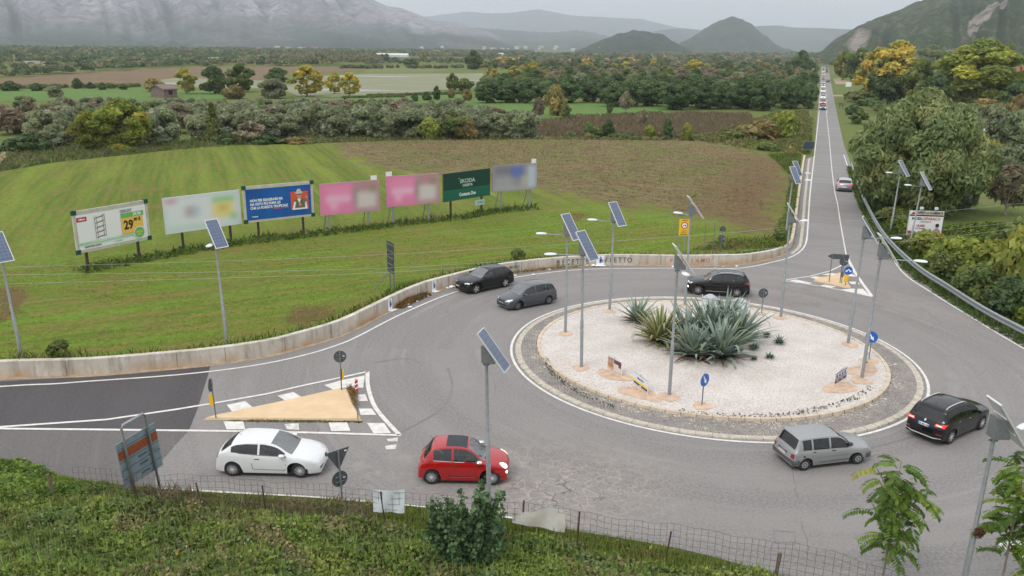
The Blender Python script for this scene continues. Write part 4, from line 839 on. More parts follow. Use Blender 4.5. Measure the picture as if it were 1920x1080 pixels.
# 1: shelf offer
t_, bo, x0, x1, z0, z1_ = billboard((132.4, 400.5), (270.5, 372), (284.7, 443.9), (146.6, 479.3), [(167.8, 507.6), (263.4, 485.5)], .5, 'leftmost billboard, a white shelf offer with a big black price on amber')
corners(t_, x0, x1, z0, z1_); a = Art(x0 + .22, x1 - .22, z0 + .2, z1_ - .3)
a.rect(0, 0, 1, 1, M_pw); a.rect(.0, .80, .14, .93, RD); a.text('Offerta', .07, .865, .075, M_pw, .003, .9)
for k in range(5): a.poly([(.245 + .01 * k * 0, .26 + .14 * k), (.36, .30 + .14 * k), (.385, .34 + .14 * k), (.27, .30 + .14 * k)], GR_)
for x_ in (.245, .36, .385, .27): a.rect(x_ - .003, .22 + (x_ - .245) * .35, x_ + .003, .90 + (x_ - .245) * .3, GR_)
a.rect(.62, .70, .96, .84, G1); a.text('39,90', .86, .765, .12, M_pw, .004); a.rect(.62, .22, .94, .70, Y1); a.text('29', .72, .47, .36, DK, .014, .85); a.text(',90 €', .85, .60, .13, DK, .006, .9)
a.text('SCAFFALE 5 RIPIANI', .70, .93, .045, DK, .001); a.text('OFFERTA VALIDA', .70, .88, .045, DK, .001)
a.rect(0, .14, .80, .21, G2); a.text('FAI DA TE   GIARDINO   CASA   VERNICI', .36, .175, .05, M_pw, .001); a.text('SANTORSO COSTI', .18, .07, .06, DK, .002); a.text('S.S. CASERTA', .55, .07, .045, G1, .001)
a.oval(.87, .20, .085, M_pw); a.oval(.87, .20, .075, G1); a.text('brico', .87, .22, .10, Y1, .003); a.text('MARKET', .87, .14, .04, M_pw, .001); a.build(bo)
# blurred posters: soft patches of colour, as the photograph shows them
def blurred(parent, x0, x1, z0, z1_, base, blobs, y=-.066, name='poster'):
    nx, nz = 56, 30; me = bpy.data.meshes.new(name); vs_, cs = [], []
    for j in range(nz + 1):
        for i in range(nx + 1):
            fx, fz = i / nx, j / nz; c_ = np.array(base, float)
            for bx, bz, sx, sz_, col, k in blobs:
                g_ = (1 / (1 + math.exp((abs(fx - bx) - sx) / .022))) * (1 / (1 + math.exp((abs(fz - bz) - sz_) / .04))) * k; c_ = c_ * (1 - g_) + np.array(col) * g_
            vs_.append((x0 + (x1 - x0) * fx, y, z0 + (z1_ - z0) * fz)); cs.append((*c_, 1))
    fs = [(j * (nx + 1) + i, j * (nx + 1) + i + 1, (j + 1) * (nx + 1) + i + 1, (j + 1) * (nx + 1) + i) for j in range(nz) for i in range(nx)]
    me.from_pydata(vs_, [], fs); ca = me.color_attributes.new('Col', 'FLOAT_COLOR', 'POINT'); ca.data.foreach_set('color', np.array(cs, np.float32).ravel()); return link(name, me, M_print, parent)
M_print = mat('soft_print', (1, 1, 1), .6, attr='Col')
M_pale = mat('pale_board', (.55, .58, .58), .7)
t_, bo, x0, x1, z0, z1_ = billboard((302.4, 369.5), (446.7, 358), (454.7, 420.8), (312, 437.7), [(345.8, 471.3), (435, 457)], .5, 'second billboard from the left, a blurred pale poster with a yellow and green patch', frame=M_pale)
blurred(bo, x0, x1, z0, z1_, (.68, .72, .76), [(.5, .5, .46, .44, (.80, .82, .84), .85), (.1, .88, .07, .06, (.62, .18, .3), .75), (.32, .55, .06, .15, (.45, .27, .3), .7), (.4, .55, .05, .15, (.3, .38, .55), .45), (.77, .78, .15, .10, (.2, .6, .22), .85), (.76, .5, .14, .22, (.86, .66, .12), .85), (.76, .55, .05, .08, (.45, .36, .12), .5), (.9, .27, .05, .1, (.22, .6, .2), .8), (.3, .12, .28, .07, (.45, .68, .5), .55)])
# 3: blue poster
t_, bo, x0, x1, z0, z1_ = billboard((451.8, 350.6), (584, 338.8), (590.3, 404), (460.5, 418.3), [(487, 451.3), (570.6, 441)], .5, 'blue billboard with a white slogan and a man in a safari hat on orange-red')
corners(t_, x0, x1, z0, z1_); a = Art(x0 + .2, x1 - .22, z0 + .18, z1_ - .26)
PB1, PB2 = mat('print_royal_blue', (.005, .075, .33), .4, col2=(.01, .14, .48), vscale=.35), pm('vermilion', (.78, .10, .05))
SK, HT, KH = pm('skin', (.62, .32, .22)), pm('straw', (.62, .58, .52)), pm('khaki', (.17, .15, .09))
a.rect(0, 0, 1, 1, PB1)
for k, s_ in enumerate(('NON PER ESAGERARE MA', 'HA VISTO PIÙ PUMA LEI', 'CHE LA FORESTA TROPICALE')): a.text(s_, .06, .62 - .12 * k, .115, M_pw, .0045, .82, 'LEFT')
a.rect(.40, .30, .64, .318, PB2); a.text('STREAM', .12, .10, .055, M_pw, .002)
a.rect(.68, .20, .955, .80, PB2); a.poly([(.70, .22), (.72, .50), (.78, .56), (.86, .56), (.92, .48), (.935, .22)], KH); a.poly([(.78, .56), (.81, .40), (.84, .56)], M_pw); a.rect(.70, .20, .935, .25, M_pw); a.poly([(.70, .25), (.73, .48), (.76, .45), (.735, .25)], M_pw); a.poly([(.92, .45), (.935, .25), (.90, .25), (.895, .44)], M_pw)
a.oval(.81, .66, .035, SK, .10); a.rect(.785, .68, .835, .715, DK); a.oval(.81, .755, .065, HT, .035); a.oval(.808, .80, .038, HT, .09); a.oval(.82, .36, .02, SK, .05); a.poly([(.87, .45), (.93, .68), (.955, .66), (.90, .40)], GR_); a.oval(.925, .60, .02, SK, .05); a.build(bo)
PINK = [(.26, .5, .28, .5, (.86, .22, .45), .9), (.3, .62, .2, .3, (.86, .35, .55), .4), (.30, .50, .20, .10, (.87, .55, .70), .75), (.22, .28, .06, .12, (.87, .6, .72), .6), (.60, .55, .05, .25, (.28, .26, .22), .55), (.77, .4, .16, .25, (.70, .66, .64), .85), (.78, .85, .12, .1, (.52, .22, .24), .5), (.88, .74, .06, .12, (.22, .26, .12), .6)]
for q in (((597.4, 345), (710.7, 337.2), (713, 394.7), (602, 404), [(619.4, 436.4), (692.6, 428.5)], (704.4, 334), 'left one of the two blurred pink billboards'), ((722.4, 332), (822.3, 323.3), (823.9, 380), (725.5, 388.6), [(738.9, 421.7), (805, 415.4)], (727, 328.8), 'right one of the two blurred pink billboards')):
    t_, bo, x0, x1, z0, z1_ = billboard(*q[:4], q[4], .5, q[6], frame=mat('mauve_board', (.45, .25, .3), .7), legm=M_galv, braces=True); blurred(bo, x0, x1, z0, z1_, (.50, .28, .32), PINK)
    mb = MB(); xx = x1 - .5 if '597' in str(q[0]) else x0 + .3; mb.box((xx, 0, z1_ + .2), (.55, .06, .38)); mb.build('number_plate', M_pw, t_)
# 6: green car dealer board
t_, bo, x0, x1, z0, z1_ = billboard((829.7, 326.4), (917.9, 315), (918.8, 367.4), (831.3, 377.3), [(846.7, 410.6), (904.2, 400.4)], .5, 'dark green car dealer billboard with pale lettering, between the blurred pink and blurred blue ones', frame=mat('brown_edge', (.12, .07, .05), .7))
a = Art(x0 + .03, x1 - .03, z0 + .03, z1_ - .03); a.rect(0, .40, 1, 1, pm('deep_green', (.004, .052, .038))); a.rect(0, 0, 1, .40, pm('mid_green', (.008, .13, .085))); LG = pm('mint', (.42, .62, .48))
a.text('SKODA', .5, .66, .20, LG, .006, 1.12); a.poly([(.30, .79), (.32, .76), (.34, .79)], LG); a.text('CASERTA', .5, .50, .135, M_pw, .001, .88); a.text('Contauto Due', .5, .18, .17, M_pw, .005, .82); a.build(bo)
mb = MB(); mb.box((((x0 + x1) / 2) + 1.6, -.08, z0 - .55), (1.15, .05, .5)); o = mb.build('small_plate', mat('pale_aqua', (.42, .60, .60), .6), t_); mb = MB(); add_text(mb, 'PUBBLI', .26, (x0 + x1) / 2 + 1.65, z0 - .53, -.11, .004); mb.build('lettering', GR_, o)
t_, bo, x0, x1, z0, z1_ = billboard((922.3, 313), (1005, 303.6), (1007.3, 351.6), (923.8, 362.6), [(940.4, 395.7), (993.9, 391)], .5, 'rightmost billboard of the row, a blurred blue and pale poster', frame=mat('grey_edge', (.25, .22, .22), .7), legm=M_galv, braces=True)
blurred(bo, x0, x1, z0, z1_, (.32, .30, .34), [(.25, .80, .2, .14, (.17, .16, .2), .7), (.25, .3, .2, .2, (.42, .42, .42), .6), (.55, .72, .14, .2, (.09, .14, .5), .8), (.60, .45, .06, .12, (.15, .2, .5), .5), (.72, .35, .09, .2, (.52, .48, .36), .7), (.88, .5, .09, .42, (.56, .60, .72), .85), (.4, .1, .4, .08, (.48, .46, .5), .5)])
mb = MB(); mb.box((x1 - .35, 0, z1_ + .22), (.5, .06, .42)); mb.build('number_plate', M_pw, t_)
# right: furniture shop board
t_, bo, x0, x1, z0, z1_ = billboard((1705.2, 394), (1770.4, 397), (1763.5, 443), (1699.5, 441), [(1702, 458), (1760, 460)], 0, 'white furniture shop billboard beyond the crash barrier, two small floodlights on top', frame=M_pale, legm=M_galvd)
a = Art(x0 + .03, x1 - .03, z0, z1_); H2 = pm('beige', (.62, .56, .45)); a.rect(0, 0, 1, 1, M_pw); a.rect(0, .84, 1, 1, H2); a.rect(0, .79, 1, .84, DK); a.rect(.01, .85, .19, .99, M_pw); a.poly([(.02, .855), (.11, .98), (.18, .855)], RD); a.text('APERTI LA DOMENICA', .60, .92, .12, DK, .003, .8)
a.text('MOBILI', .25, .69, .155, pm('slate', (.09, .11, .15)), .003, .9); a.text('SPARACO', .68, .69, .155, pm('red', (.55, .07, .06)), .003, .9); a.text('ARREDAMENTI', .5, .57, .06, GR_, .001); a.text('10.000', .36, .41, .12, pm('red2', (.5, .05, .07)), .003); a.text('mq di esposizione', .36, .31, .055, DK, .001)
a.poly([(0, 0), (.62, .0), (.62, .03), (0, .21)], RD); a.text('LUSCIANO', .18, .07, .09, M_pw, .003); a.text('CASERTA', .6, .2, .06, pm('teal', (.1, .3, .28)), .001)
a.poly([(.74, .06), (.76, .26), (.84, .32), (.95, .26), (.97, .06)], pm('mauve', (.35, .25, .36))); a.oval(.85, .38, .05, SK); a.oval(.85, .44, .055, DK, .07); a.poly([(.76, .14), (.80, .26), (.92, .16), (.90, .10)], SK); a.build(bo)
for k in (.3, .72):
    xx = x0 + (x1 - x0) * k; mb = MB(); mb.box((xx, -.3, z1_ + .28), (.24, .2, .2)); mb.tube([(xx, 0, z1_), (xx, -.25, z1_ + .3)], .02, 6); mb.build('floodlight', M_white, t_)

# distant roadside boards
ba, bb_ = P(1585, 165, 0), P(1594, 165, 0); t_ = empty('distant_board', ba, 0, 'small blank white board far down the right side of the straight road', 'sign board'); ul = (bb_ - ba).length; zt_, zb_ = top_z(ba, 1585, 154), top_z(ba, 1585, 162.5)
mb = MB(); mb.box((ul / 2, 0, (zt_ + zb_) / 2), (ul, .1, zt_ - zb_)); mb.build('board', M_pw, t_)
for k in (.4, ul - .4): mb = MB(); mb.box((k, .1, zb_ / 2), (.2, .15, zb_)); mb.build('leg', M_galvd, t_)
ba = P(1577, 203, 0); t_ = empty('rusty_board', ba, 0, 'small brown weathered board on a stand right of the distant road', 'sign board'); zt_ = top_z(ba, 1577, 192.5); mb = MB(); mb.box((0, 0, zt_ - .5), (1.5, .1, 1.0)); mb.build('board', mat('weathered_board', (.17, .13, .12), .8, var=.5, vscale=2), t_)
for k in (-.4, .4): mb = MB(); mb.box((k, .1, zt_ / 2 - .2), (.1, .1, zt_)); mb.build('leg', M_rust, t_)

# ---------------------------------------------------------- graffiti and posters on the wall
def on_wall(px, d=.02):                                   # point and direction on the wall face under column px
    best = None
    for i in range(len(WL) - 1):
        xa, xb = proj(WL[i])[0], proj(WL[i + 1])[0]
        if xa <= px <= xb: k = (px - xa) / (xb - xa + 1e-9); p = WL[i].lerp(WL[i + 1], k); t_ = (WL[i + 1] - WL[i]).normalized(); return p - Vector((-t_.y, t_.x, 0)) * d, math.atan2(t_.y, t_.x)
def wall_text(txt, px, z, size, m, bold, sx, px_each):
    for k, ch in enumerate(txt):
        if ch == ' ': continue
        p, a = on_wall(px + k * px_each, .012); mb = MB(); add_text(mb, ch, size, 0, 0, 0, bold, sx); o = mb.build('graffiti', m, wall); o.matrix_local = Matrix.Translation((p.x, p.y, z)) @ Matrix.Rotation(a, 4, 'Z') @ Matrix.Rotation(R(random.uniform(-5, 5)), 4, 'Y')
M_gb = mat('black_spray', (.05, .045, .045), .8, var=.6, vscale=4, col2=(.22, .2, .18)); M_gr = mat('red_spray', (.50, .16, .13), .8, var=.3, vscale=5)
wall_text('BICETTE', 1046, .38, .58, M_gb, .018, .85, 9.2); wall_text('VIETTO', 1135, .38, .56, M_gb, .015, .85, 9.0); wall_text('MONI', 957, .44, .30, M_gb, .008, .9, 5.4)
wall_text('PARTIAMO', 1258, .38, .48, M_gr, .004, .95, 9.8)
wall_text('X', 800, .45, .3, M_gr, .002, 1, 5)
def wall_poster(px, wpx, lab_art, curl=.0):
    p, a = on_wall(px, .03); W2 = wpx * dist_m(p) / F; H2_ = .74
    mb = MB(); n = 6
    for j in range(n):
        z0, z1_ = .02 + H2_ * j / n, .02 + H2_ * (j + 1) / n; mb.poly([(-W2 / 2, .008 * math.sin(j * 2), z0), (W2 / 2, .008 * math.cos(j * 2), z0), (W2 / 2, .008 * math.cos(j * 2 + 2), z1_), (-W2 / 2, .008 * math.sin(j * 2 + 2), z1_)], 0)
    mb.poly([(-W2 / 2, 0, .02), (W2 / 2, 0, .02), (W2 / 2 + .1, -.35, .03), (-W2 / 2, -.3, .03)], 0)
    mb.poly([(-W2 * .1, -.015, .2), (W2 * .15, -.015, .2), (W2 * .2, -.015, .55), (-W2 * .12, -.015, .52)], 1); mb.poly([(-W2 * .08, -.015, .57), (W2 * .1, -.015, .57), (W2 * .08, -.015, .69), (-W2 * .05, -.015, .69)], 1); mb.poly([(W2 * .2, -.015, .3), (W2 * .38, -.015, .25), (W2 * .35, -.015, .5)], 1)
    o = mb.build('wall_poster', [M_pw, c_pb]); o.matrix_world = Matrix.Translation((p.x, p.y, 0)) @ Matrix.Rotation(a, 4, 'Z'); setp(o, lab_art, 'poster')
wall_poster(731, 15, 'torn white and blue poster on the wall nearest the camera side'); wall_poster(813, 11, 'torn white and blue poster on the wall just left of the black car'); wall_poster(1125, 16, 'torn white poster with a red smear on the wall between the two black graffiti words')

# ---------------------------------------------------------- litter
def litter(px, py, s_, m=M_pw):
    p = P(px, py, .0); mb = MB(); n = 7; q = [(s_ * random.uniform(.5, 1) * math.cos(6.28 * k / n), s_ * random.uniform(.5, 1) * math.sin(6.28 * k / n), random.uniform(.01, .10)) for k in range(n)] + [(0, 0, s_ * random.uniform(.3, .7))]
    mb.add(q, [(k, (k + 1) % n, n) for k in range(n)]); o = mb.build('litter', m); o.location = p; return o
for (px, py, s_) in ((762, 572, .28), (756, 575, .16), (768, 577, .18), (782, 566, .12), (793, 558, .25), (803, 557, .14), (848, 539, .25), (838, 541, .16), (740, 592, .08), (1031, 506, .16), (1063, 502, .2), (1100, 500, .16), (1112, 499, .3), (1120, 500, .26), (1381, 500, .14), (1341, 503, .12), (1262, 501, .16), (1356, 501, .1), (1000, 516, .16), (966, 517, .12)):
    setp(litter(px, py, s_), 'crumpled white scrap of litter lying at the foot of the concrete wall', 'litter', 'white litter along the foot of the wall')
# ============================================================ CARS
def pchip(pt):
    x_ = np.array([a for a, _ in pt], float); y_ = np.array([b for _, b in pt], float); h = np.diff(x_); d = np.diff(y_) / h; m = np.zeros(len(x_))
    for i in range(1, len(x_) - 1):
        if d[i - 1] * d[i] > 0: w1, w2 = 2 * h[i] + h[i - 1], h[i] + 2 * h[i - 1]; m[i] = (w1 + w2) / (w1 / d[i - 1] + w2 / d[i])
    m[0], m[-1] = d[0], d[-1]
    def f(q):
        q = min(max(q, x_[0]), x_[-1]); i = min(int(np.searchsorted(x_, q, 'right')) - 1, len(h) - 1); t_ = (q - x_[i]) / h[i]
        return float((1 + 2 * t_) * (1 - t_) ** 2 * y_[i] + t_ * (1 - t_) ** 2 * h[i] * m[i] + t_ * t_ * (3 - 2 * t_) * y_[i + 1] + t_ * t_ * (t_ - 1) * h[i] * m[i + 1])
    return f
def paint(name, col, metal=.0, rough=.28, coat=1., dirt=0.):
    m = mat(name, col, rough=rough, metal=metal, coat=coat, spec=.35)
    if dirt:
        t, N, L, B = shader_nodes(m); co = N.new('ShaderNodeTexCoord').outputs['Object']; L.new(nmix(N, L, nnoise(N, L, co, 1.5, 5, .7, .45, .75), col, tuple(v * (1 - dirt) + .22 * dirt for v in col)), B.inputs['Base Color']); B.inputs['Coat Weight'].default_value = .3
    return m
M_glass = bpy.data.materials.new('car_glass'); M_glass.use_nodes = True; t = M_glass.node_tree; N, L = t.nodes, t.links; N.remove(N['Principled BSDF'])
def glass(name, tint, r0=.07):
    m = bpy.data.materials.new(name); m.use_nodes = True; t = m.node_tree; N, L = t.nodes, t.links; N.remove(N['Principled BSDF'])
    tr = N.new('ShaderNodeBsdfTransparent'); tr.inputs[0].default_value = (*tint, 1); gl_ = N.new('ShaderNodeBsdfGlossy'); gl_.inputs['Roughness'].default_value = .03
    lw = N.new('ShaderNodeLayerWeight'); lw.inputs[0].default_value = .28; mr = N.new('ShaderNodeMapRange'); mr.inputs[3].default_value = r0; mr.inputs[4].default_value = .75; L.new(lw.outputs['Fresnel'], mr.inputs[0])
    mx_ = N.new('ShaderNodeMixShader'); L.new(mr.outputs[0], mx_.inputs[0]); L.new(tr.outputs[0], mx_.inputs[1]); L.new(gl_.outputs[0], mx_.inputs[2]); L.new(mx_.outputs[0], N['Material Output'].inputs[0]); return m
G_clear, G_tint = glass('clear_glass', (.62, .72, .68), .30), glass('tinted_glass', (.14, .15, .16))
M_tyre = mat('tyre_rubber', (.022, .022, .023), .85); M_rim = mat('alloy', (.72, .72, .73), .35, metal=.3); M_rimd = mat('dusty_alloy', (.45, .43, .42), .45, metal=.3); M_cap = mat('grey_wheel_cover', (.42, .42, .41), .5); M_rimk = mat('dark_alloy', (.10, .10, .105), .4, metal=.6)
M_und = mat('underbody_black', (.015, .015, .016), .8); M_plas = mat('black_plastic', (.03, .03, .032), .6); M_gplas = mat('grey_plastic', (.10, .10, .105), .65); M_chr = mat('chrome', (.75, .75, .76), .12, metal=1)
M_hl = mat('headlight_glass', (.72, .74, .76), .12, spec=.9, coat=1); M_hlon = mat('headlight_lit', (.9, .88, .8), .2, emit=(1, .93, .78, 1.6)); M_tl = mat('tail_light', (.28, .008, .01), .2, coat=1); M_tlon = mat('tail_light_lit', (.6, .02, .02), .2, emit=(1, .08, .04, .9)); M_pl = mat('number_plate_white', (.72, .72, .72), .5)
M_seat = mat('seat_fabric', (.045, .045, .05), .9); M_seatl = mat('pale_seat', (.30, .29, .26), .9); M_dash = mat('dashboard', (.03, .03, .032), .8)
def wheel(parent, c, r, side, rimm, nsp=10, wd=.20, style='spoke', steer=0.):
    mb = MB(); y_ = wd / 2
    mb.lathe([(r * .62, -y_), (r * .90, -y_), (r * .975, -y_ * .8), (r, -y_ * .4), (r, y_ * .4), (r * .975, y_ * .8), (r * .90, y_), (r * .62, y_)], 28, axis='Y'); o = mb.build('wheel', M_tyre, parent, ang=35); o.location = c; o.rotation_euler = (0, 0, steer)
    mb = MB(); s_ = side; yo = s_ * y_ * .82; ri = r * .67
    mb.lathe([(ri * .99, yo), (ri * .99, s_ * y_ * 1.0), (ri * .90, s_ * y_ * .96), (ri * .90, yo)], 28, axis='Y', mi=0); mb.lathe([(ri, yo * .45), (ri, yo * .5)], 20, axis='Y', mi=1)
    if style == 'cover': mb.lathe([(ri * .92, yo * .9), (ri * .7, s_ * y_ * 1.02), (ri * .3, s_ * y_ * .98)], 20, axis='Y', mi=0)
    for k in range(nsp):
        a = 2 * math.pi * k / nsp; M = Matrix.Rotation(a, 3, 'Y'); wd_ = (.34 if nsp > 9 else .62) * ri * 2 * math.pi / nsp * .6
        mb.box(M @ Vector((ri * .52, s_ * y_ * .9, 0)), (ri * .86, .022, wd_), 2 if style == 'cover' else 0, M)
    mb.lathe([(ri * .2, yo * .8), (ri * .2, s_ * y_ * 1.04)], 12, axis='Y', mi=0)
    rm = mb.build('rim', [rimm, M_und, M_gplas], o); return o
def patch(name, body, bvh, outline, axis, side, m, off=.006, step=.05, thick=0):
    """outline: (s,z) for axis 'y' (car side), (y,z) for axis 'x' (front/rear), (s,y) for axis 'z' (roof)"""
    p2 = [Vector(a) for a in outline]; n = len(p2); vs_ = list(p2); x0, x1 = min(a.x for a in p2), max(a.x for a in p2); y0, y1 = min(a.y for a in p2), max(a.y for a in p2)
    gx, gy = np.meshgrid(np.arange(x0 + step / 2, x1, step), np.arange(y0 + step / 2, y1, step)); gx, gy = gx.ravel(), gy.ravel()
    if len(gx): k = inpoly(gx, gy, p2); gx, gy = gx[k], gy[k]
    if len(gx): k = polydist(gx, gy, p2) > step * .3; vs_ += [Vector((a, b)) for a, b in zip(gx[k], gy[k])]
    r = delaunay_2d_cdt(vs_, [(i, (i + 1) % n) for i in range(n)], [], 1, 1e-6); out_ = []; D = {'y': Vector((0, -side, 0)), 'x': Vector((-side, 0, 0)), 'z': Vector((0, 0, -1))}[axis]
    last = None
    for v in r[0]:
        o_ = Vector((v.x, side * 2.5, v.y)) if axis == 'y' else (Vector((side * 6, v.x, v.y)) if axis == 'x' else Vector((v.x, v.y, 4)))
        h = bvh.ray_cast(o_, D)
        if h[0] is None:
            q = bvh.find_nearest(Vector((v.x, side * .8, v.y)) if axis == 'y' else (Vector((side * 2, v.x, v.y)) if axis == 'x' else Vector((v.x, v.y, 1.5)))); hp, hn = q[0], q[1]
        else: hp, hn = h[0], h[1]
        if hn.dot(D) > 0: hn = -hn
        out_.append(hp + hn * off)
    fs = [tuple(f) for f in r[2]]; cen = np.array([[sum(r[0][i].x for i in f) / len(f), sum(r[0][i].y for i in f) / len(f)] for f in fs]); ok = inpoly(cen[:, 0], cen[:, 1], p2)
    mb = MB(); mb.add(out_, [f for f, k in zip(fs, ok) if k]); return mb.build(name, m, body, smooth=True)
def rr(x0, y0, x1, y1, r=.03, n=3):                      # rounded rectangle outline
    q = []
    for cx_, cy_, a0 in ((x1 - r, y0 + r, -90), (x1 - r, y1 - r, 0), (x0 + r, y1 - r, 90), (x0 + r, y0 + r, 180)):
        for k in range(n + 1): a = R(a0 + 90 * k / n); q.append((cx_ + r * math.cos(a), cy_ + r * math.sin(a)))
    return q
def ell(cx_, cy_, rx, ry, n=14): return [(cx_ + rx * math.cos(6.2832 * k / n), cy_ + ry * math.sin(6.2832 * k / n)) for k in range(n)]
def line_poly(pl, w_):
    a = [Vector((p[0], p[1], 0)) for p in pl]; l_, r_ = offset(a, w_ / 2), offset(a, -w_ / 2); return [(p.x, p.y) for p in l_] + [(p.x, p.y) for p in r_[::-1]]
def car_root(name, S, label, cat='car', group=None): return empty(name, (0, 0, 0), 0, label, cat, group)
def build_car(S, paint_m, label, detail=True, name='car'):
    L_, W_, H_ = S['L'], S['W'], S['H']; T, Bf, Pf = pchip(S['top']), pchip(S['belt']), pchip(S['plan'] if 'plan' in S else [(0, .78), (.12, .88), (.45, .965), (1.0, 1), (L_ - 1., 1), (L_ - .35, .965), (L_ - .08, .90), (L_, .84)])
    X = lambda s_: L_ / 2 - s_; sw = [S['fo'], S['fo'] + S['wb']]; rw = S['rw']; Ra = rw + .055; sill = S.get('sill', .22) - .045
    st = [0.]; s_ = 0.
    while s_ < L_:
        sl = abs(T(s_ + .02) - T(s_ - .02)) / .04; s_ += (.05 if detail else .12) / math.sqrt(1 + sl * sl); st.append(min(s_, L_))
    keys = sorted(set([*S['ws'], *S['rwin'], *S['side'], *[p + d for p in S['pil'] for d in (-.04, .04)]] + ([*S['roof']] if 'roof' in S else [])))
    st = [a for a in st if all(abs(a - k) > .018 for k in keys)] + keys; st = sorted(set(round(a, 4) for a in st)); ft = [0, .15, .45, .7, .88, 1.]; fy = [.93, .965, .995, 1., .985, .95]
    n1 = [0, .08, .2, .35, .5, .62, .74, .86, .94, 1.] if detail else [0, .4, .8, 1.]; n2 = [.0, .07, .35, .65, .90, 1.] if detail else [0, .12, .88, 1.]; n3 = [0., .10, .3, .5, .75, 1.] if detail else [0, .12, .6, 1.]
    rows, info = [], []
    for s_ in st:
        t0 = T(s_); b0 = min(Bf(s_), t0 - .03); zb = sill + .10 * max(0, 1 - s_ / .25) ** 2 * 0 + .06 * max(0, (s_ - L_ + .5) / .5); fl = 0
        for c_ in sw:
            dx = abs(s_ - c_)
            if dx < Ra: zb = max(zb, rw + math.sqrt(Ra * Ra - dx * dx))
            if dx < Ra + .12: fl = max(fl, .018 * (1 - max(0, dx - Ra) / .12))
        zb = min(zb, b0 - .05); hw = W_ / 2 * Pf(s_); sec = []
        bend = .20 * max(0, 1 - s_ / (.34 * L_)) ** 1.6 + .11 * math.exp(-((s_ - S['ws'][0]) / .55) ** 2) - .13 * max(0, (s_ - .72 * L_) / (.28 * L_)) ** 1.5
        for k in n1:
            z_ = zb + (b0 - zb) * k; tt = (z_ - sill) / max(.05, b0 - sill); y_ = hw * float(np.interp(tt, ft, fy)) + fl * (1 - k) * 1.0; sec.append((y_, z_))
        yb = sec[-1][0]; hg = t0 - b0; g_ = min(1, max(0, hg / .36)); E_ = b0 + hg * (.12 + .78 * g_); yr = yb - .03 - .05 * (1 - g_) - (E_ - b0) * S.get('tum', .36)
        for k in n2[1:]: bow = .02 * math.sin(math.pi * k) * g_; sec.append((yb + (yr - yb) * k + bow, b0 + (E_ - b0) * k))
        for k in n3[1:]: y_ = yr * (1 - k); sec.append((y_, E_ + (t0 - E_) * (1 - (y_ / yr) ** 2.3)))
        rows.append([(X(s_) - bend * (y_ / (W_ / 2)) ** 2.4, y_, z_) for y_, z_ in sec]); info.append((s_, E_ - b0))
    K = len(rows[0]); V = []; 
    for r_ in rows: V += r_ + [(x_, -y_, z_) for x_, y_, z_ in r_[:-1]]
    KK = 2 * K - 1; idx = lambda i, j, sd: i * KK + (j if sd > 0 or j == K - 1 else K + j); a1, a2 = len(n1) - 1, len(n1) - 1 + len(n2) - 1
    fb, fg, fall = [], {}, []
    for i in range(len(st) - 1):
        sm = (st[i] + st[i + 1]) / 2
        for j in range(K - 1):
            for sd in (1, -1):
                f = (idx(i, j, sd), idx(i + 1, j, sd), idx(i + 1, j + 1, sd), idx(i, j + 1, sd)); f = f if sd > 0 else f[::-1]; fall.append(f); key = None
                if a1 <= j < a2:
                    q = j - a1; inr = 0 < q < len(n2) - 2
                    if inr and S['side'][0] < sm < S['side'][1] and min(info[i][1], info[i + 1][1]) > .10 and all(abs(sm - p) > .04 for p in S['pil']): key = ('side_window', sum(sm > p for p in S['pil']), sd)
                elif j >= a2 + 1:
                    if S['ws'][0] < sm < S['ws'][1]: key = ('windscreen', 0, 0)
                    elif S['rwin'][0] < sm < S['rwin'][1]: key = ('rear_window', 0, 0)
                    elif 'roof' in S and S['roof'][0] < sm < S['roof'][1]: key = ('roof_panel', 0, 0)
                (fg.setdefault(key, []) if key else fb).append(f)
    for i, dr in ((0, 1), (len(st) - 1, -1)):
        for j in range(K - 1):
            if j == K - 2: f = (idx(i, j, 1), idx(i, j + 1, 1), idx(i, j, -1))
            else: f = (idx(i, j, 1), idx(i, j + 1, 1), idx(i, j + 1, -1), idx(i, j, -1))
            f = f if dr > 0 else f[::-1]; fb.append(f); fall.append(f)
    root = empty(name, (0, 0, 0), 0, label, 'car'); me = bpy.data.meshes.new('body'); me.from_pydata(V, [], fb); bm = bmesh.new(); bm.from_mesh(me); bmesh.ops.delete(bm, geom=[v for v in bm.verts if not v.link_faces], context='VERTS')
    for f in bm.faces: f.smooth = True
    for e_ in bm.edges:
        if len(e_.link_faces) == 2 and e_.calc_face_angle(0) > R(42): e_.smooth = False
    bm.to_mesh(me); bm.free(); body = link('body', me, paint_m, root)
    bvh = BVHTree.FromPolygons([Vector(v) for v in V], fall)
    for key, fs in fg.items():
        used = sorted(set(i for f in fs for i in f)); mp_ = {a: k for k, a in enumerate(used)}; me = bpy.data.meshes.new(key[0]); me.from_pydata([V[i] for i in used], [], [tuple(mp_[i] for i in f) for f in fs])
        gm = S['roofm'] if key[0] == 'roof_panel' else ((S.get('gside', G_tint) if key[1] < S.get('ntint', 9) else G_tint) if key[0] == 'side_window' else (S.get('gws', G_clear) if key[0] == 'windscreen' else G_tint))
        if not detail: gm = M_dkglass
        link(key[0], me, gm, root, smooth=True)
    mb = MB(); mb.box((0, 0, sill + .16), (L_ - .5, W_ - .52, .36)); mb.box((0, 0, sill - .01), (L_ - 2 * S['fo'] - .3, W_ - .16, .12)); mb.box((0, 0, sill + .01), (L_ - .7, W_ * .62, .14));  # car floor, plus low dark boxes added to deepen the contact shadow below
    mb.build('underbody_and_shade', M_und, root)
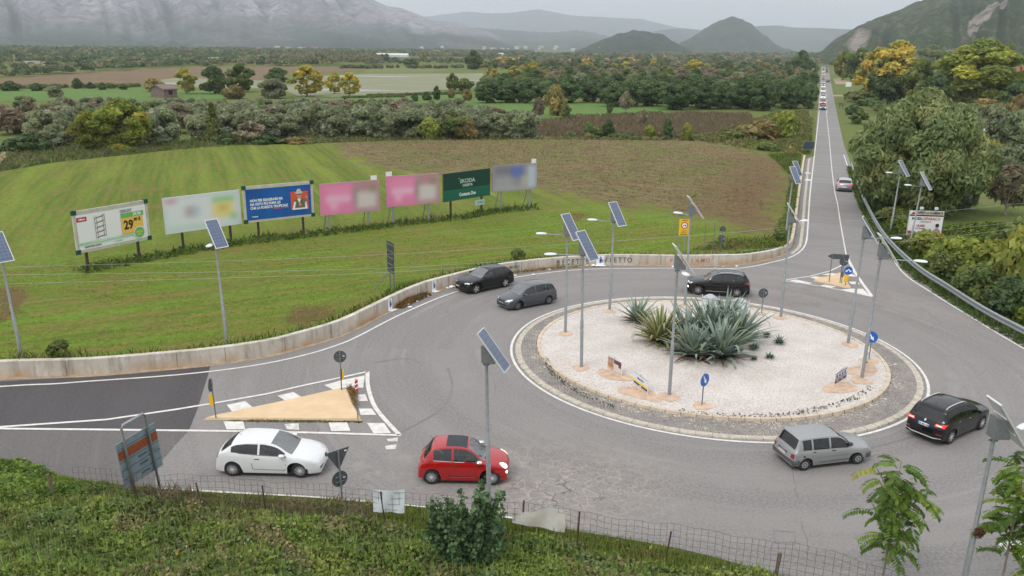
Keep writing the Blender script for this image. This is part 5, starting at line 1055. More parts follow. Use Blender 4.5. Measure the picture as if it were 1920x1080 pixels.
    for k, s_ in enumerate(sw):
        for sd in (1, -1): wheel(root, (X(s_), sd * (W_ / 2 - .125), rw), rw, sd, S.get('rim', M_rim), S.get('nsp', 10), style=S.get('wst', 'spoke'), steer=S.get('steer', 0) if k == 0 else 0) if detail else None
    if not detail:
        for s_ in sw:
            for sd in (1, -1): mb = MB(); mb.lathe([(rw, -.1), (rw, .1)], 12, axis='Y', c=(X(s_), sd * (W_ / 2 - .12), rw)); mb.build('wheel', M_tyre, root)
    if detail:
        # wheel-arch lining
        for s_ in sw:
            for sd in (1, -1): mb = MB(); mb.lathe([(Ra + .01, sd * (W_ / 2 - .32)), (Ra + .01, sd * (W_ / 2 - .30))], 24, axis='Y', c=(X(s_), 0, rw)); mb.build('arch_lining', M_und, root)
        hs = S.get('hip', .42); xs_ = X(S['ws'][1] + .35)
        sm_ = S.get('seatm', M_seat)
        for sd in (1, -1):
            mb = MB(); mb.box((xs_, sd * .36, hs + .02), (.5, .46, .2)); mb.box((xs_ - .27, sd * .36, hs + .34), (.14, .44, .56), M=Matrix.Rotation(R(-14), 3, 'Y')); mb.box((xs_ - .36, sd * .36, hs + .70), (.1, .24, .16)); mb.build('seat', sm_, root)
        mb = MB(); mb.box((xs_ - 1.15, 0, hs + .3), (.16, 1.2, .5)); mb.box((xs_ - .85, 0, hs), (.5, 1.2, .2)); mb.build('rear_seat', sm_, root)
        mb = MB(); mb.box((X(S['ws'][0] + .42), 0, Bf(S['ws'][0]) - .09), (.62, W_ * .74, .14)); mb.build('dashboard', M_dash, root)
        mb = MB(); mb.box((-.2, 0, hs - .08), (2.6, W_ * .78, .04)); mb.build('cabin_floor', M_dash, root)
    def PS(nm, o_, m, off=.006, sides=(1, -1), par=None, step=.05):
        for sd in sides: patch(nm, par or root, bvh, [(X(a), b) for a, b in o_], 'y', sd, m, off, step)
    def PF(nm, o_, m, off=.006, step=.05): patch(nm, root, bvh, o_, 'x', 1, m, off, step)
    def PR(nm, o_, m, off=.006, step=.05): patch(nm, root, bvh, o_, 'x', -1, m, off, step)
    def PT(nm, o_, m, off=.006, step=.08): patch(nm, root, bvh, [(X(a), b) for a, b in o_], 'z', 1, m, off, step)
    S['_'] = (PS, PF, PR, PT, X, bvh, Bf, T); return root
def mirrors(root, S, m, s_, z_, dy=.10):
    X = S['_'][4]; bvh = S['_'][5]
    for sd in (1, -1):
        h = bvh.ray_cast(Vector((X(s_), sd * 2.5, z_)), Vector((0, -sd, 0))); y_ = h[0].y if h[0] else sd * S['W'] / 2
        mb = MB(); pr = [(.10, .5, .5), (.07, .85, .85), (0, 1, 1), (-.08, .95, .95), (-.10, .8, .8)]; vs_ = []
        for u_, a, b in pr:
            for k in range(10): an = 6.2832 * k / 10; vs_.append((X(s_) + u_, y_ + sd * (dy + .02) + .105 * a * math.cos(an), z_ + .03 + .07 * b * math.sin(an)))
        mb.add(vs_, [(i * 10 + k, i * 10 + (k + 1) % 10, (i + 1) * 10 + (k + 1) % 10, (i + 1) * 10 + k) for i in range(4) for k in range(10)] + [tuple(range(10)), tuple(range(40, 50))]); mb.box((X(s_), y_ + sd * .03, z_ - .01), (.05, .1, .03)); mb.build('wing_mirror', m, root, ang=60)
def seams(S, lines, m=None):
    PS = S['_'][0]
    for l in lines: PS('door_seam', line_poly(l, .02), m or M_und, .003, step=.2)
def place_car(root, S, front, rear, near, z=0.):
    """front/rear: pixels where the near-side tyres touch the road; near: +1 if the car's left side faces us"""
    A, B_ = P(*front, z), P(*rear, z); d = (A - B_); k = d.length / S['wb']; d.normalize(); left = Vector((-d.y, d.x, 0)); hw = (S['W'] / 2 - .03) * k
    mid = (A + B_) / 2 - left * near * hw; off = S['L'] / 2 - (S['fo'] + S['wb'] / 2); c_ = mid - d * off * k * 1.0
    root.location = (c_.x, c_.y, z); root.rotation_euler = (0, 0, math.atan2(d.y, d.x)); root.scale = (k, k, k); return root
M_dkglass = mat('dark_window', (.02, .025, .03), .08, spec=.8)

# --- people (one skinned body each, hair and clothes as children)
M_skin = mat('skin', (.36, .20, .13), .6); M_skind = mat('dark_skin', (.10, .055, .035), .55); M_hair = mat('dark_hair', (.015, .012, .01), .8); M_shirtw = mat('white_shirt', (.72, .73, .76), .85); M_shirtk = mat('dark_jacket', (.02, .02, .025), .85); M_shirto = mat('ochre_top', (.32, .20, .08), .85); M_shirtb = mat('beige_top', (.42, .36, .28), .85)
def skin(name, chain, m, parent=None, sub=1):
    """chain: list of (index of parent or None, position, radius)"""
    me = bpy.data.meshes.new(name); me.from_pydata([c_[1] for c_ in chain], [(c_[0], i) for i, c_ in enumerate(chain) if c_[0] is not None], []); o = bpy.data.objects.new(name, me); C.objects.link(o)
    mo = o.modifiers.new('s', 'SKIN'); mo.use_smooth_shade = True; o.modifiers.new('u', 'SUBSURF').levels = sub
    for i, c_ in enumerate(chain):
        sv = me.skin_vertices[0].data[i]; r_ = c_[2]; sv.radius = r_ if isinstance(r_, tuple) else (r_, r_); sv.use_root = (i == 0)
    dg = bpy.context.evaluated_depsgraph_get(); dg.update(); me2 = bpy.data.meshes.new_from_object(o.evaluated_get(dg)); bpy.data.objects.remove(o); me2.materials.clear(); return link(name, me2, m, parent, smooth=True)
def person(pose, skin_m, shirt_m, label, hands=None):
    """seated: origin at the hip, facing +X; standing: origin at the feet, facing +X"""
    if pose == 'seated':
        z = 0.; hip = (0, 0, z); ch = (-.10, 0, .28); nk = (-.13, 0, .48); hd = (-.08, 0, .60); ht = (-.07, 0, .74)
        legs = [((.40, s * .14, .08), (.62, s * .12, -.30), (.74, s * .12, -.33)) for s in (1, -1)]
        arms = [((-.13, s * .20, .42), (.06, s * .24, .20), (.30, s * .15, .30), (.36, s * .13, .32)) for s in (1, -1)]
    else:
        hip = (0, 0, .92); ch = (.10, 0, 1.22); nk = (.17, 0, 1.42); hd = (.22, 0, 1.54); ht = (.26, 0, 1.68)
        legs = [((.03 * s, s * .11, .50), (-.03, s * .12, .08), (.10, s * .13, .03)) for s in (1, -1)]
        arms = [((.15, s * .20, 1.36), (.25, s * .27, 1.10), (.45, s * .20, 1.02), (.50, s * .18, 1.02)) for s in (1, -1)]
    c_ = [(None, hip, (.15, .12)), (0, ch, (.17, .11)), (1, nk, (.055, .055)), (2, hd, (.075, .08)), (3, ht, (.06, .075))]
    for l in legs: k = len(c_); c_ += [(0, tuple(Vector(hip) + Vector((.03, .1 if l[0][1] > 0 else -.1, -.03))), .10), (k, l[0], .065), (k + 1, l[1], .045), (k + 2, l[2], .035)]
    for a in arms: k = len(c_); c_ += [(1, a[0], .055), (k, a[1], .042), (k + 1, a[2], .03), (k + 2, a[3], .028)]
    root = empty('person', (0, 0, 0), 0, label, 'person'); body = skin('body', c_, skin_m, root)
    # hands: five fingers, nose and ears
    mb = MB()
    for a in arms:
        w_ = Vector(a[3]); dr = (Vector(a[3]) - Vector(a[2])).normalized()
        for k, ln in enumerate((.07, .08, .085, .075)): y_ = (k - 1.5) * .02; mb.tube([w_ + Vector((0, y_, 0)), w_ + dr * ln * .6 + Vector((0, y_, .0)), w_ + dr * ln + Vector((0, y_, -.02))], [.010, .009, .007], 6)
        sg = 1 if a[0][1] > 0 else -1; mb.tube([w_ + Vector((0, -sg * .025, 0)), w_ + dr * .04 + Vector((0, -sg * .055, -.01))], [.011, .008], 6)
    mb.build('hands', skin_m, body, smooth=True); mb = MB(); hv = Vector(hd); mb.tube([hv + Vector((.07, 0, .05)), hv + Vector((.105, 0, .015))], [.008, .016], 6)
    for s in (1, -1): mb.box(hv + Vector((.0, s * .085, .03)), (.03, .015, .05))
    mb.build('face_details', skin_m, body)
    skin('top', [(None, tuple(Vector(hip) + Vector((0, 0, .02))), (.165, .135)), (0, ch, (.185, .125)), (1, tuple(Vector(nk) - Vector((0, 0, .03))), (.07, .07))] + [(1, arms[0][0], .068), (3, arms[0][1], .052), (1, arms[1][0], .068), (5, arms[1][1], .052)] + ([(4, arms[0][2], .04), (6, arms[1][2], .04)] if pose == 'seated' else []), shirt_m, root)
    skin('trousers', [(None, hip, (.16, .13))] + [q for i, l in enumerate(legs) for q in ((0, tuple(Vector(hip) + Vector((.03, .1 if l[0][1] > 0 else -.1, -.03))), .11), (1 + i * 3, l[0], .078), (2 + i * 3, l[1], .058))], M_shirtk, root)
    h_ = MB(); q = []
    hv = Vector(ht); hc = (Vector(hd) + Vector(ht)) / 2 + Vector((-.018, 0, .02)); n = 12
    for j in range(6):
        ph = R(90 - j * 22)
        for k in range(n): a = 6.2832 * k / n; cut = 1 if math.cos(a) < .35 or j < 2 else .82; q.append(hc + Vector((.105 * math.cos(ph) * math.cos(a) * cut, .095 * math.cos(ph) * math.sin(a), .115 * math.sin(ph))))
    h_.add(q, [(j * n + k, j * n + (k + 1) % n, (j + 1) * n + (k + 1) % n, (j + 1) * n + k) for j in range(5) for k in range(n)]); h_.build('hair', M_hair, root, smooth=True); return root
def seat_person(car, S, side, pose_m, shirt, label, s_extra=0., scale=.92):
    bpy.context.view_layer.update(); p_ = person('seated', pose_m, shirt, label); X = S['_'][4]; loc = Vector((X(S['ws'][1] + .35 + s_extra) - .02, side * .36, S.get('hip', .42) + .20))
    p_.matrix_world = car.matrix_world @ Matrix.Translation(loc) @ Matrix.Scale(scale, 4); return p_

CARS = []
# 1 white hatchback (moving right; its right side faces us)
S = dict(L=4.2, W=1.78, H=1.45, wb=2.60, fo=.86, rw=.325, ws=(1.10, 1.98), rwin=(3.52, 3.96), side=(1.35, 3.50), pil=[2.42], tum=.40, nsp=16, gside=G_tint, hip=.40,
    top=[(0, .50), (.05, .66), (.22, .78), (.65, .92), (1.10, 1.02), (1.55, 1.24), (2.0, 1.40), (2.35, 1.45), (2.8, 1.45), (3.25, 1.40), (3.55, 1.33), (3.95, 1.03), (4.07, .95), (4.16, .70), (4.2, .48)],
    belt=[(0, .48), (.25, .70), (.8, .85), (1.2, .90), (2.4, .95), (3.2, 1.02), (3.7, 1.06), (4.2, .85)])
S['gside'] = glass('grey_glass', (.30, .32, .33)); white = paint('white_paint', (.74, .75, .75), coat=.8)
car = build_car(S, white, 'white three-door hatchback facing right on the lower lane, left of the red one'); PS, PF, PR, PT, X, bvh, Bf, Tf = S['_']
PF('grille', [(-.13, .62), (0, .36), (.13, .62), (.09, .68), (-.09, .68)], M_plas, .008); PF('grille_badge', ell(0, .60, .05, .05), M_chr, .02)
for s_ in (-1, 1): PF('air_intake', [(s_ * .22, .30), (s_ * .62, .32), (s_ * .66, .42), (s_ * .24, .40)][::s_], M_plas, .008); PF('headlight', ell(s_ * .66, .68, .13, .10), M_hl, .012)
PS('headlight_side', ell(.30, .70, .14, .085), M_hl, .012); PR('tail_light', ell(.64, .86, .08, .08), M_tl, .015); PR('tail_light', ell(-.64, .86, .08, .08), M_tl, .015); PS('tail_light_side', ell(4.05, .87, .07, .07), M_tl, .012)
PF('number_plate', rr(-.5, .38, -.12, .48, .01), M_pl, .02); PR('number_plate', rr(-.26, .52, .26, .63, .01), M_pl, .012)
seams(S, [[(1.42, .34), (1.38, .6), (1.40, .90)], [(2.66, .36), (2.68, .6), (2.64, .95)], [(1.42, .34), (2.66, .36)]]); PS('door_handle', rr(2.38, .80, 2.58, .835, .015), M_chr, .02)
PS('window_trim', line_poly([(1.34, .915), (2.4, .965), (3.2, 1.035)], .02), M_plas, .005, step=.2); mirrors(car, S, white, 1.5, .97); mb = MB(); mb.tube([(X(3.3), 0, 1.40), (X(3.48), 0, 1.62)], .006, 5); mb.build('aerial', M_plas, car)
place_car(car, S, (562.6, 896.5), (436.5, 893.5), -1); car.scale.z *= .95; CARS.append(car)
seat_person(car, S, -1, M_skin, M_shirtb, 'person in a beige top seated in the near front seat of the white hatchback'); seat_person(car, S, 1, M_skin, M_shirtk, 'person in a dark top driving the white hatchback')
# 2 red small car with dark fabric roof
S = dict(L=3.55, W=1.63, H=1.49, wb=2.30, fo=.66, rw=.31, ws=(.88, 1.56), rwin=(2.98, 3.28), side=(1.05, 2.90), pil=[2.16], tum=.44, nsp=18, hip=.46, seatm=M_seatl, gside=glass('green_glass', (.42, .46, .44)), roof=(1.62, 2.42), roofm=mat('dark_fabric_roof', (.045, .05, .06), .85, var=.1, vscale=10), ntint=1,
    top=[(0, .50), (.04, .70), (.15, .82), (.5, .93), (.88, 1.0), (1.25, 1.24), (1.58, 1.42), (1.9, 1.485), (2.3, 1.49), (2.75, 1.44), (3.0, 1.34), (3.28, 1.03), (3.42, .88), (3.5, .7), (3.55, .48)],
    belt=[(0, .48), (.2, .72), (.6, .85), (1.1, .90), (2.2, .94), (3.0, .98), (3.55, .72)])
red = paint('red_paint', (.40, .003, .006)); car = build_car(S, red, 'red small hatchback with a dark fabric roof in the middle of the lower lane'); PS, PF, PR, PT, X, bvh, Bf, Tf = S['_']
for s_ in (-1, 1): PF('headlight', ell(s_ * .56, .73, .105, .105, 18), M_hlon, .015); PF('fog_light', ell(s_ * .60, .50, .06, .06), M_hlon, .015); PR('tail_light', rr(s_ * .62 - .05, .66, s_ * .62 + .05, .92, .04), M_tl, .014)
PS('tail_light_side', rr(3.36, .70, 3.46, .93, .04), mat('orange_red_light', (.55, .08, .04), .2, coat=1), .014)
PF('chrome_bar', line_poly([(-.42, .46), (0, .43), (.42, .46)], .035), M_chr, .025); PF('grille', rr(-.35, .27, .35, .38, .04), M_plas, .008); PF('front_badge', ell(0, .66, .05, .05), M_chr, .015); PF('whisker', line_poly([(-.26, .66), (-.06, .655)], .02), M_chr, .01); PF('whisker', line_poly([(.06, .655), (.26, .66)], .02), M_chr, .01)
PR('number_plate', rr(-.26, .50, .26, .61, .01), M_pl, .012); PR('bumper_chrome', line_poly([(-.5, .46), (.5, .46)], .03), M_chr, .015)
seams(S, [[(1.12, .34), (1.06, .6), (1.10, .88)], [(2.30, .36), (2.34, .6), (2.30, .92)], [(1.12, .34), (2.30, .36)]]); PS('door_handle', rr(2.02, .775, 2.18, .81, .015), M_chr, .022); PS('beltline_trim', line_poly([(1.06, .912), (2.2, .955), (2.88, .985)], .016), M_chr, .006, step=.2); PS('side_flash', line_poly([(1.2, .34), (2.2, .33)], .012), M_chr, .008, step=.2)
PS('door_badge', rr(2.62, .42, 2.76, .45, .01), M_pl, .006)
mirrors(car, S, M_chr, 1.14, .95, .09); mb = MB(); mb.tube([(X(2.85), .0, 1.42), (X(3.08), 0, 1.66)], .006, 5); mb.build('aerial', M_plas, car); PT('wiper', line_poly([(.93, -.45), (.97, .45)], .03), M_plas, .02)
place_car(car, S, (922.8, 910.5), (809, 908.5), -1); CARS.append(car); seat_person(car, S, 1, M_skin, M_shirtk, 'person in dark clothes driving the red small hatchback', 0); seat_person(car, S, -1, M_skin, M_shirtk, 'person in a dark jacket in the near front seat of the red small hatchback')
# 3 black SUV by the wall
S = dict(L=4.69, W=1.9, H=1.67, wb=2.82, fo=.84, rw=.375, sill=.27, ws=(1.32, 2.22), rwin=(4.08, 4.45), side=(1.60, 4.10), pil=[2.62, 3.58], tum=.40, nsp=5, rim=M_rimd, hip=.55, ntint=1, gside=glass('open_window', (.75, .75, .75)),
    top=[(0, .6), (.04, .84), (.18, .95), (.7, 1.05), (1.32, 1.13), (1.75, 1.36), (2.22, 1.57), (2.6, 1.65), (3.1, 1.67), (3.7, 1.63), (4.1, 1.50), (4.45, 1.20), (4.58, 1.02), (4.65, .8), (4.69, .55)],
    belt=[(0, .56), (.2, .85), (.7, .97), (1.4, 1.04), (2.6, 1.08), (3.6, 1.16), (4.2, 1.24), (4.69, .9)])
black = paint('black_paint', (.008, .008, .009), rough=.22, coat=.35); car = build_car(S, black, 'matt black sport utility car parked against the concrete wall, front window open'); PS, PF, PR, PT, X, bvh, Bf, Tf = S['_']
PF('grille', [(-.2, .74), (0, .38), (.2, .74), (.12, .80), (-.12, .80)], M_plas, .008); PF('number_plate', rr(-.62, .44, -.22, .55, .01), M_pl, .02)
for s_ in (-1, 1): PF('air_intake', rr(min(s_ * .3, s_ * .75), .42, max(s_ * .3, s_ * .75), .58, .05), M_und, .006); PF('headlight', rr(min(s_ * .46, s_ * .82), .78, max(s_ * .46, s_ * .82), .86, .03), M_hl, .012); PR('tail_light', rr(min(s_ * .45, s_ * .85), .98, max(s_ * .45, s_ * .85), 1.06, .03), M_tl, .014)
PS('headlight_side', [(.16, .80), (.45, .84), (.50, .90), (.2, .87)], M_hl, .012); PS('sill_trim', line_poly([(1.35, .33), (3.1, .33)], .025), M_gplas, .015, step=.2); PS('tail_light_side', [(4.48, .98), (4.62, .98), (4.60, 1.06), (4.42, 1.06)], M_tl, .01)
seams(S, [[(1.62, .42), (1.56, .7), (1.60, 1.04)], [(2.62, .40), (2.62, 1.06)], [(3.55, .78), (3.48, 1.14)]]); PS('door_handle', rr(2.36, .95, 2.54, .98, .012), M_plas, .02); PS('door_handle', rr(3.30, 1.02, 3.46, 1.05, .012), M_plas, .02); mirrors(car, S, M_plas, 1.75, 1.12, .12); PR('number_plate', rr(-.26, .72, .26, .83, .01), M_pl, .012)
place_car(car, S, (893.4, 551), (948, 539), 1); CARS.append(car); seat_person(car, S, 1, M_skin, M_shirtk, 'person in dark clothes at the wheel of the black car parked by the wall', scale=1.0)
# 4 grey people carrier
S = dict(L=4.33, W=1.82, H=1.59, wb=2.64, fo=.83, rw=.32, ws=(1.00, 1.96), rwin=(3.88, 4.16), side=(1.20, 4.02), pil=[2.36, 3.24], tum=.36, nsp=8, wst='cover', rim=mat('brownish_rim', (.16, .125, .11), .6), hip=.52, gside=glass('half_glass', (.45, .47, .46)), ntint=1,
    top=[(0, .5), (.05, .68), (.2, .80), (.65, .97), (1.0, 1.08), (1.5, 1.33), (1.98, 1.51), (2.3, 1.575), (2.9, 1.59), (3.5, 1.55), (3.88, 1.44), (4.15, 1.08), (4.23, .95), (4.29, .72), (4.33, .5)],
    belt=[(0, .48), (.22, .72), (.7, .88), (1.2, .95), (2.4, .99), (3.5, 1.06), (4.0, 1.08), (4.33, .85)])
grey = paint('grey_paint', (.075, .082, .095), metal=.35, rough=.35); car = build_car(S, grey, 'dark grey people carrier driving left round the island, beside the parked black car'); PS, PF, PR, PT, X, bvh, Bf, Tf = S['_']
PF('grille', rr(-.34, .58, .34, .70, .04), M_plas, .008); PF('grille_bar', line_poly([(-.33, .64), (.33, .64)], .03), M_chr, .014); PF('number_plate', rr(-.26, .42, .26, .53, .01), M_pl, .02); PF('lower_grille', rr(-.55, .28, .55, .38, .04), M_plas, .008)
for s_ in (-1, 1): PF('headlight', [(s_ * .44, .60), (s_ * .74, .64), (s_ * .80, .78), (s_ * .50, .72)][::s_], M_hl, .012); PR('tail_light', rr(s_ * .78 - .06, .90, s_ * .78 + .06, 1.35, .04), M_tl, .014)
PS('headlight_side', [(.14, .62), (.42, .72), (.48, .80), (.2, .74)], M_hl, .012); seams(S, [[(1.40, .36), (1.34, .6), (1.38, .94)], [(2.40, .34), (2.40, .98)], [(3.30, .72), (3.20, .98)], [(1.4, .36), (2.4, .34)], [(2.4, .34), (2.95, .36)]]); PS('side_moulding', line_poly([(1.4, .60), (2.95, .62)], .02), grey, .02, step=.2); PS('door_handle', rr(2.14, .88, 2.32, .915, .012), grey, .022); PS('door_handle', rr(3.0, .92, 3.16, .955, .012), grey, .022)
mirrors(car, S, grey, 1.42, 1.02, .11); place_car(car, S, (970.9, 582), (1029.4, 571), 1); CARS.append(car); seat_person(car, S, 1, M_skin, M_shirto, 'person in an ochre top driving the dark grey people carrier', scale=1.0)
# 5 black SUV behind the agaves
S = dict(L=4.48, W=1.85, H=1.65, wb=2.67, fo=.87, rw=.36, sill=.26, ws=(1.22, 2.08), rwin=(3.98, 4.28), side=(1.5, 3.98), pil=[2.46, 3.40], tum=.38, nsp=10, rim=M_rimd, hip=.55, gside=glass('green_tint', (.20, .24, .22)), ntint=2,
    top=[(0, .6), (.04, .82), (.18, .93), (.7, 1.03), (1.22, 1.11), (1.65, 1.35), (2.08, 1.54), (2.45, 1.62), (3.0, 1.65), (3.6, 1.60), (4.0, 1.50), (4.28, 1.16), (4.38, 1.02), (4.45, .8), (4.48, .55)],
    belt=[(0, .56), (.2, .84), (.7, .94), (1.3, 1.0), (2.5, 1.05), (3.4, 1.12), (4.0, 1.18), (4.48, .9)])
gb = paint('gloss_black_paint', (.006, .006, .007), rough=.15, coat=.4); car = build_car(S, gb, 'glossy black sport utility car with silver roof rails passing behind the agaves'); PS, PF, PR, PT, X, bvh, Bf, Tf = S['_']
for s_ in (-1, 1): PF('headlight', rr(min(s_ * .5, s_ * .84), .80, max(s_ * .5, s_ * .84), .89, .03), M_hl, .012); PF('fog_light', rr(min(s_ * .6, s_ * .8), .50, max(s_ * .6, s_ * .8), .58, .03), M_hlon, .012); PR('tail_light', rr(min(s_ * .45, s_ * .86), .94, max(s_ * .45, s_ * .86), 1.06, .03), M_tl, .014)
PF('grille', rr(-.42, .55, .42, .84, .05), M_plas, .008); PS('headlight_side', [(.14, .82), (.42, .86), (.46, .91), (.16, .9)], M_hl, .012); PS('fog_light_side', ell(.16, .58, .06, .05), M_hlon, .012); PS('tail_light_side', [(3.98, .98), (4.38, .92), (4.40, 1.02), (4.02, 1.06)], M_tl, .012); PS('sill_trim', line_poly([(1.4, .36), (2.95, .36)], .02), M_alu, .014, step=.2); PR('number_plate', rr(-.26, .78, .26, .89, .01), M_pl, .012)
seams(S, [[(1.5, .42), (1.48, 1.0)], [(2.46, .40), (2.46, 1.04)], [(3.36, .78), (3.30, 1.10)]]); mirrors(car, S, gb, 1.62, 1.08, .12)
def rails(car, S, y_, s0, s1, m=M_alu):
    X, bvh = S['_'][4], S['_'][5]
    for sd in (1, -1):
        q = []
        for k in range(9):
            s_ = s0 + (s1 - s0) * k / 8; h = bvh.ray_cast(Vector((X(s_), sd * y_, 4)), Vector((0, 0, -1))); q.append(h[0] + Vector((0, 0, .0 if k in (0, 8) else .05)))
        mb = MB(); mb.tube(q, .022, 6); mb.build('roof_rail', m, car, smooth=True)
rails(car, S, .56, 2.15, 3.85); PT('spoiler', rr(3.93, -.5, 4.04, .5, .03), gb, .03)
place_car(car, S, (1308, 553), (1381, 558), 1); CARS.append(car); seat_person(car, S, 1, M_skin, M_shirtk, 'person driving the glossy black car behind the agaves', scale=1.0)
# 6 old silver hatchback
S = dict(L=3.69, W=1.56, H=1.42, wb=2.36, fo=.72, rw=.272, ws=(.98, 1.58), rwin=(3.34, 3.54), side=(1.12, 3.24), pil=[2.02, 2.80], tum=.28, nsp=8, wst='cover', rim=M_cap, hip=.42, gside=glass('old_glass', (.20, .22, .22)), gws=glass('old_windscreen', (.4, .44, .43)), sill=.24,
    plan=[(0, .86), (.1, .93), (.4, .98), (1, 1), (2.7, 1), (3.4, .975), (3.62, .95), (3.69, .93)],
    top=[(0, .52), (.03, .72), (.12, .78), (.6, .88), (.98, .95), (1.28, 1.18), (1.60, 1.37), (1.85, 1.40), (2.5, 1.42), (3.1, 1.40), (3.30, 1.37), (3.42, 1.18), (3.56, .92), (3.62, .78), (3.69, .52)],
    belt=[(0, .50), (.15, .70), (.6, .78), (1.05, .83), (2.2, .85), (3.2, .88), (3.5, .85), (3.69, .72)])
silv = paint('faded_silver_paint', (.36, .365, .365), metal=.5, rough=.42, coat=.3, dirt=.12); car = build_car(S, silv, 'old boxy silver five-door hatchback in front of the island'); PS, PF, PR, PT, X, bvh, Bf, Tf = S['_']
PS('side_moulding', line_poly([(.98, .50), (3.02, .51)], .05), M_gplas, .012, step=.15); PR('bumper', rr(-.72, .27, .72, .50, .04), M_gplas, .04); PR('bumper_lower', rr(-.70, .25, .70, .30, .02), M_cap, .045); PF('bumper', rr(-.70, .27, .70, .50, .04), M_gplas, .03)
PS('bumper_side', rr(3.32, .28, 3.66, .50, .03), M_gplas, .03); PS('bumper_side', rr(.04, .28, .36, .50, .03), M_gplas, .03)
for s_ in (-1, 1): PR('tail_light', rr(min(s_ * .54, s_ * .70), .56, max(s_ * .54, s_ * .70), .74, .02), M_tl, .012); PF('headlight', rr(min(s_ * .42, s_ * .70), .56, max(s_ * .42, s_ * .70), .70, .02), M_hl, .01)
PF('grille', rr(-.40, .57, .40, .68, .02), M_plas, .008); PR('number_plate', rr(-.24, .56, .24, .67, .01), mat('old_plate', (.5, .45, .42), .6), .012); PR('plate_recess', rr(-.30, .66, .30, .72, .02), M_und, .006)
seams(S, [[(1.06, .34), (1.0, .6), (1.02, .86)], [(2.04, .33), (2.02, .9)], [(2.82, .62), (2.80, .86)], [(1.06, .34), (2.04, .33)], [(2.04, .33), (2.5, .33)]]); PS('door_handle', rr(1.80, .78, 1.96, .815, .01), M_plas, .02); PS('door_handle', rr(2.66, .79, 2.80, .825, .01), M_plas, .02); PS('fuel_cap', ell(3.16, .66, .045, .045), M_plas, .006); mirrors(car, S, M_plas, 1.12, .93, .08); PS('window_surround', line_poly([(1.3, .895), (3.22, .945)], .02), M_plas, .006, step=.2)
PT('wiper', line_poly([(1.02, -.5), (1.06, .4)], .03), M_plas, .02); place_car(car, S, (1607.6, 871), (1508, 883), -1); car.scale.z *= .94; CARS.append(car)
seat_person(car, S, 1, M_skin, M_shirtk, 'person at the wheel of the old silver hatchback, barely visible')
# 7 black crossover, rear right
S = dict(L=4.52, W=1.85, H=1.70, wb=2.69, fo=.93, rw=.355, sill=.28, ws=(1.14, 1.98), rwin=(4.00, 4.32), side=(1.42, 3.98), pil=[2.44, 3.40], tum=.36, nsp=10, hip=.58, ntint=1, gside=glass('grey_front_glass', (.26, .3, .3)),
    top=[(0, .6), (.04, .84), (.2, .96), (.7, 1.06), (1.14, 1.14), (1.55, 1.38), (1.98, 1.58), (2.35, 1.66), (3.0, 1.70), (3.7, 1.66), (3.98, 1.60), (4.30, 1.14), (4.40, 1.0), (4.47, .85), (4.52, .58)],
    belt=[(0, .56), (.2, .86), (.7, .96), (1.2, 1.02), (2.5, 1.07), (3.5, 1.13), (4.1, 1.15), (4.52, .95)])
car = build_car(S, gb, 'black crossover with lit tail lights at the right of the island'); PS, PF, PR, PT, X, bvh, Bf, Tf = S['_']
for s_ in (-1, 1):
    PR('tail_light', [(s_ * .46, .93), (s_ * .84, .88), (s_ * .88, 1.05), (s_ * .50, 1.02)][::-s_], M_tlon, .014); PR('light_centre', line_poly([(s_ * .52, .975), (s_ * .76, .955)], .05), M_pw, .02); PR('reflector', rr(min(s_ * .60, s_ * .82), .56, max(s_ * .60, s_ * .82), .62, .02), M_tl, .012)
PS('tail_light_side', [(4.16, .98), (4.42, .90), (4.44, 1.02), (4.2, 1.06)], M_tlon, .012); PR('lower_trim', line_poly([(-.8, .42), (-.5, .36), (.5, .36), (.8, .42)], .05), M_alu, .02)
PR('number_plate', rr(-.27, .80, .27, .92, .01), M_pl, .014); PR('plate_edge', rr(-.27, .80, -.22, .92, .005), M_blue, .02); PR('plate_edge', rr(.22, .80, .27, .92, .005), M_blue, .02); PR('rear_badge', [(0, .99), (.05, 1.05), (0, 1.11), (-.05, 1.05)], M_chr, .015)
mb = MB(); add_text(mb, 'DK 801 SR', .10, 0, 0, 0, .002); 
h_ = bvh.ray_cast(Vector((-6, 0, .86)), Vector((1, 0, 0)))[0]; o = mb.build('plate_lettering', M_blk, car); o.matrix_local = Matrix.Translation(h_ + Vector((-.028, 0, 0))) @ Matrix.Rotation(R(-90), 4, 'Z')
seams(S, [[(1.5, .42), (1.46, 1.02)], [(2.44, .40), (2.44, 1.06)], [(3.38, .78), (3.32, 1.10)]]); PS('door_handle', rr(2.2, .95, 2.38, .98, .012), M_chr, .022); PS('door_handle', rr(3.08, .98, 3.24, 1.01, .012), M_chr, .022); mirrors(car, S, gb, 1.55, 1.10, .12); rails(car, S, .58, 2.2, 3.85)
PT('spoiler', rr(3.90, -.52, 4.04, .52, .03), gb, .03); mb = MB(); mb.tube([(X(3.6), 0, 1.66), (X(3.72), 0, 1.80)], .006, 5); mb.build('aerial', M_plas, car); place_car(car, S, (1840, 806), (1781.7, 833), -1); CARS.append(car)
seat_person(car, S, 1, M_skin, M_shirtk, 'person at the wheel of the black crossover, barely visible')
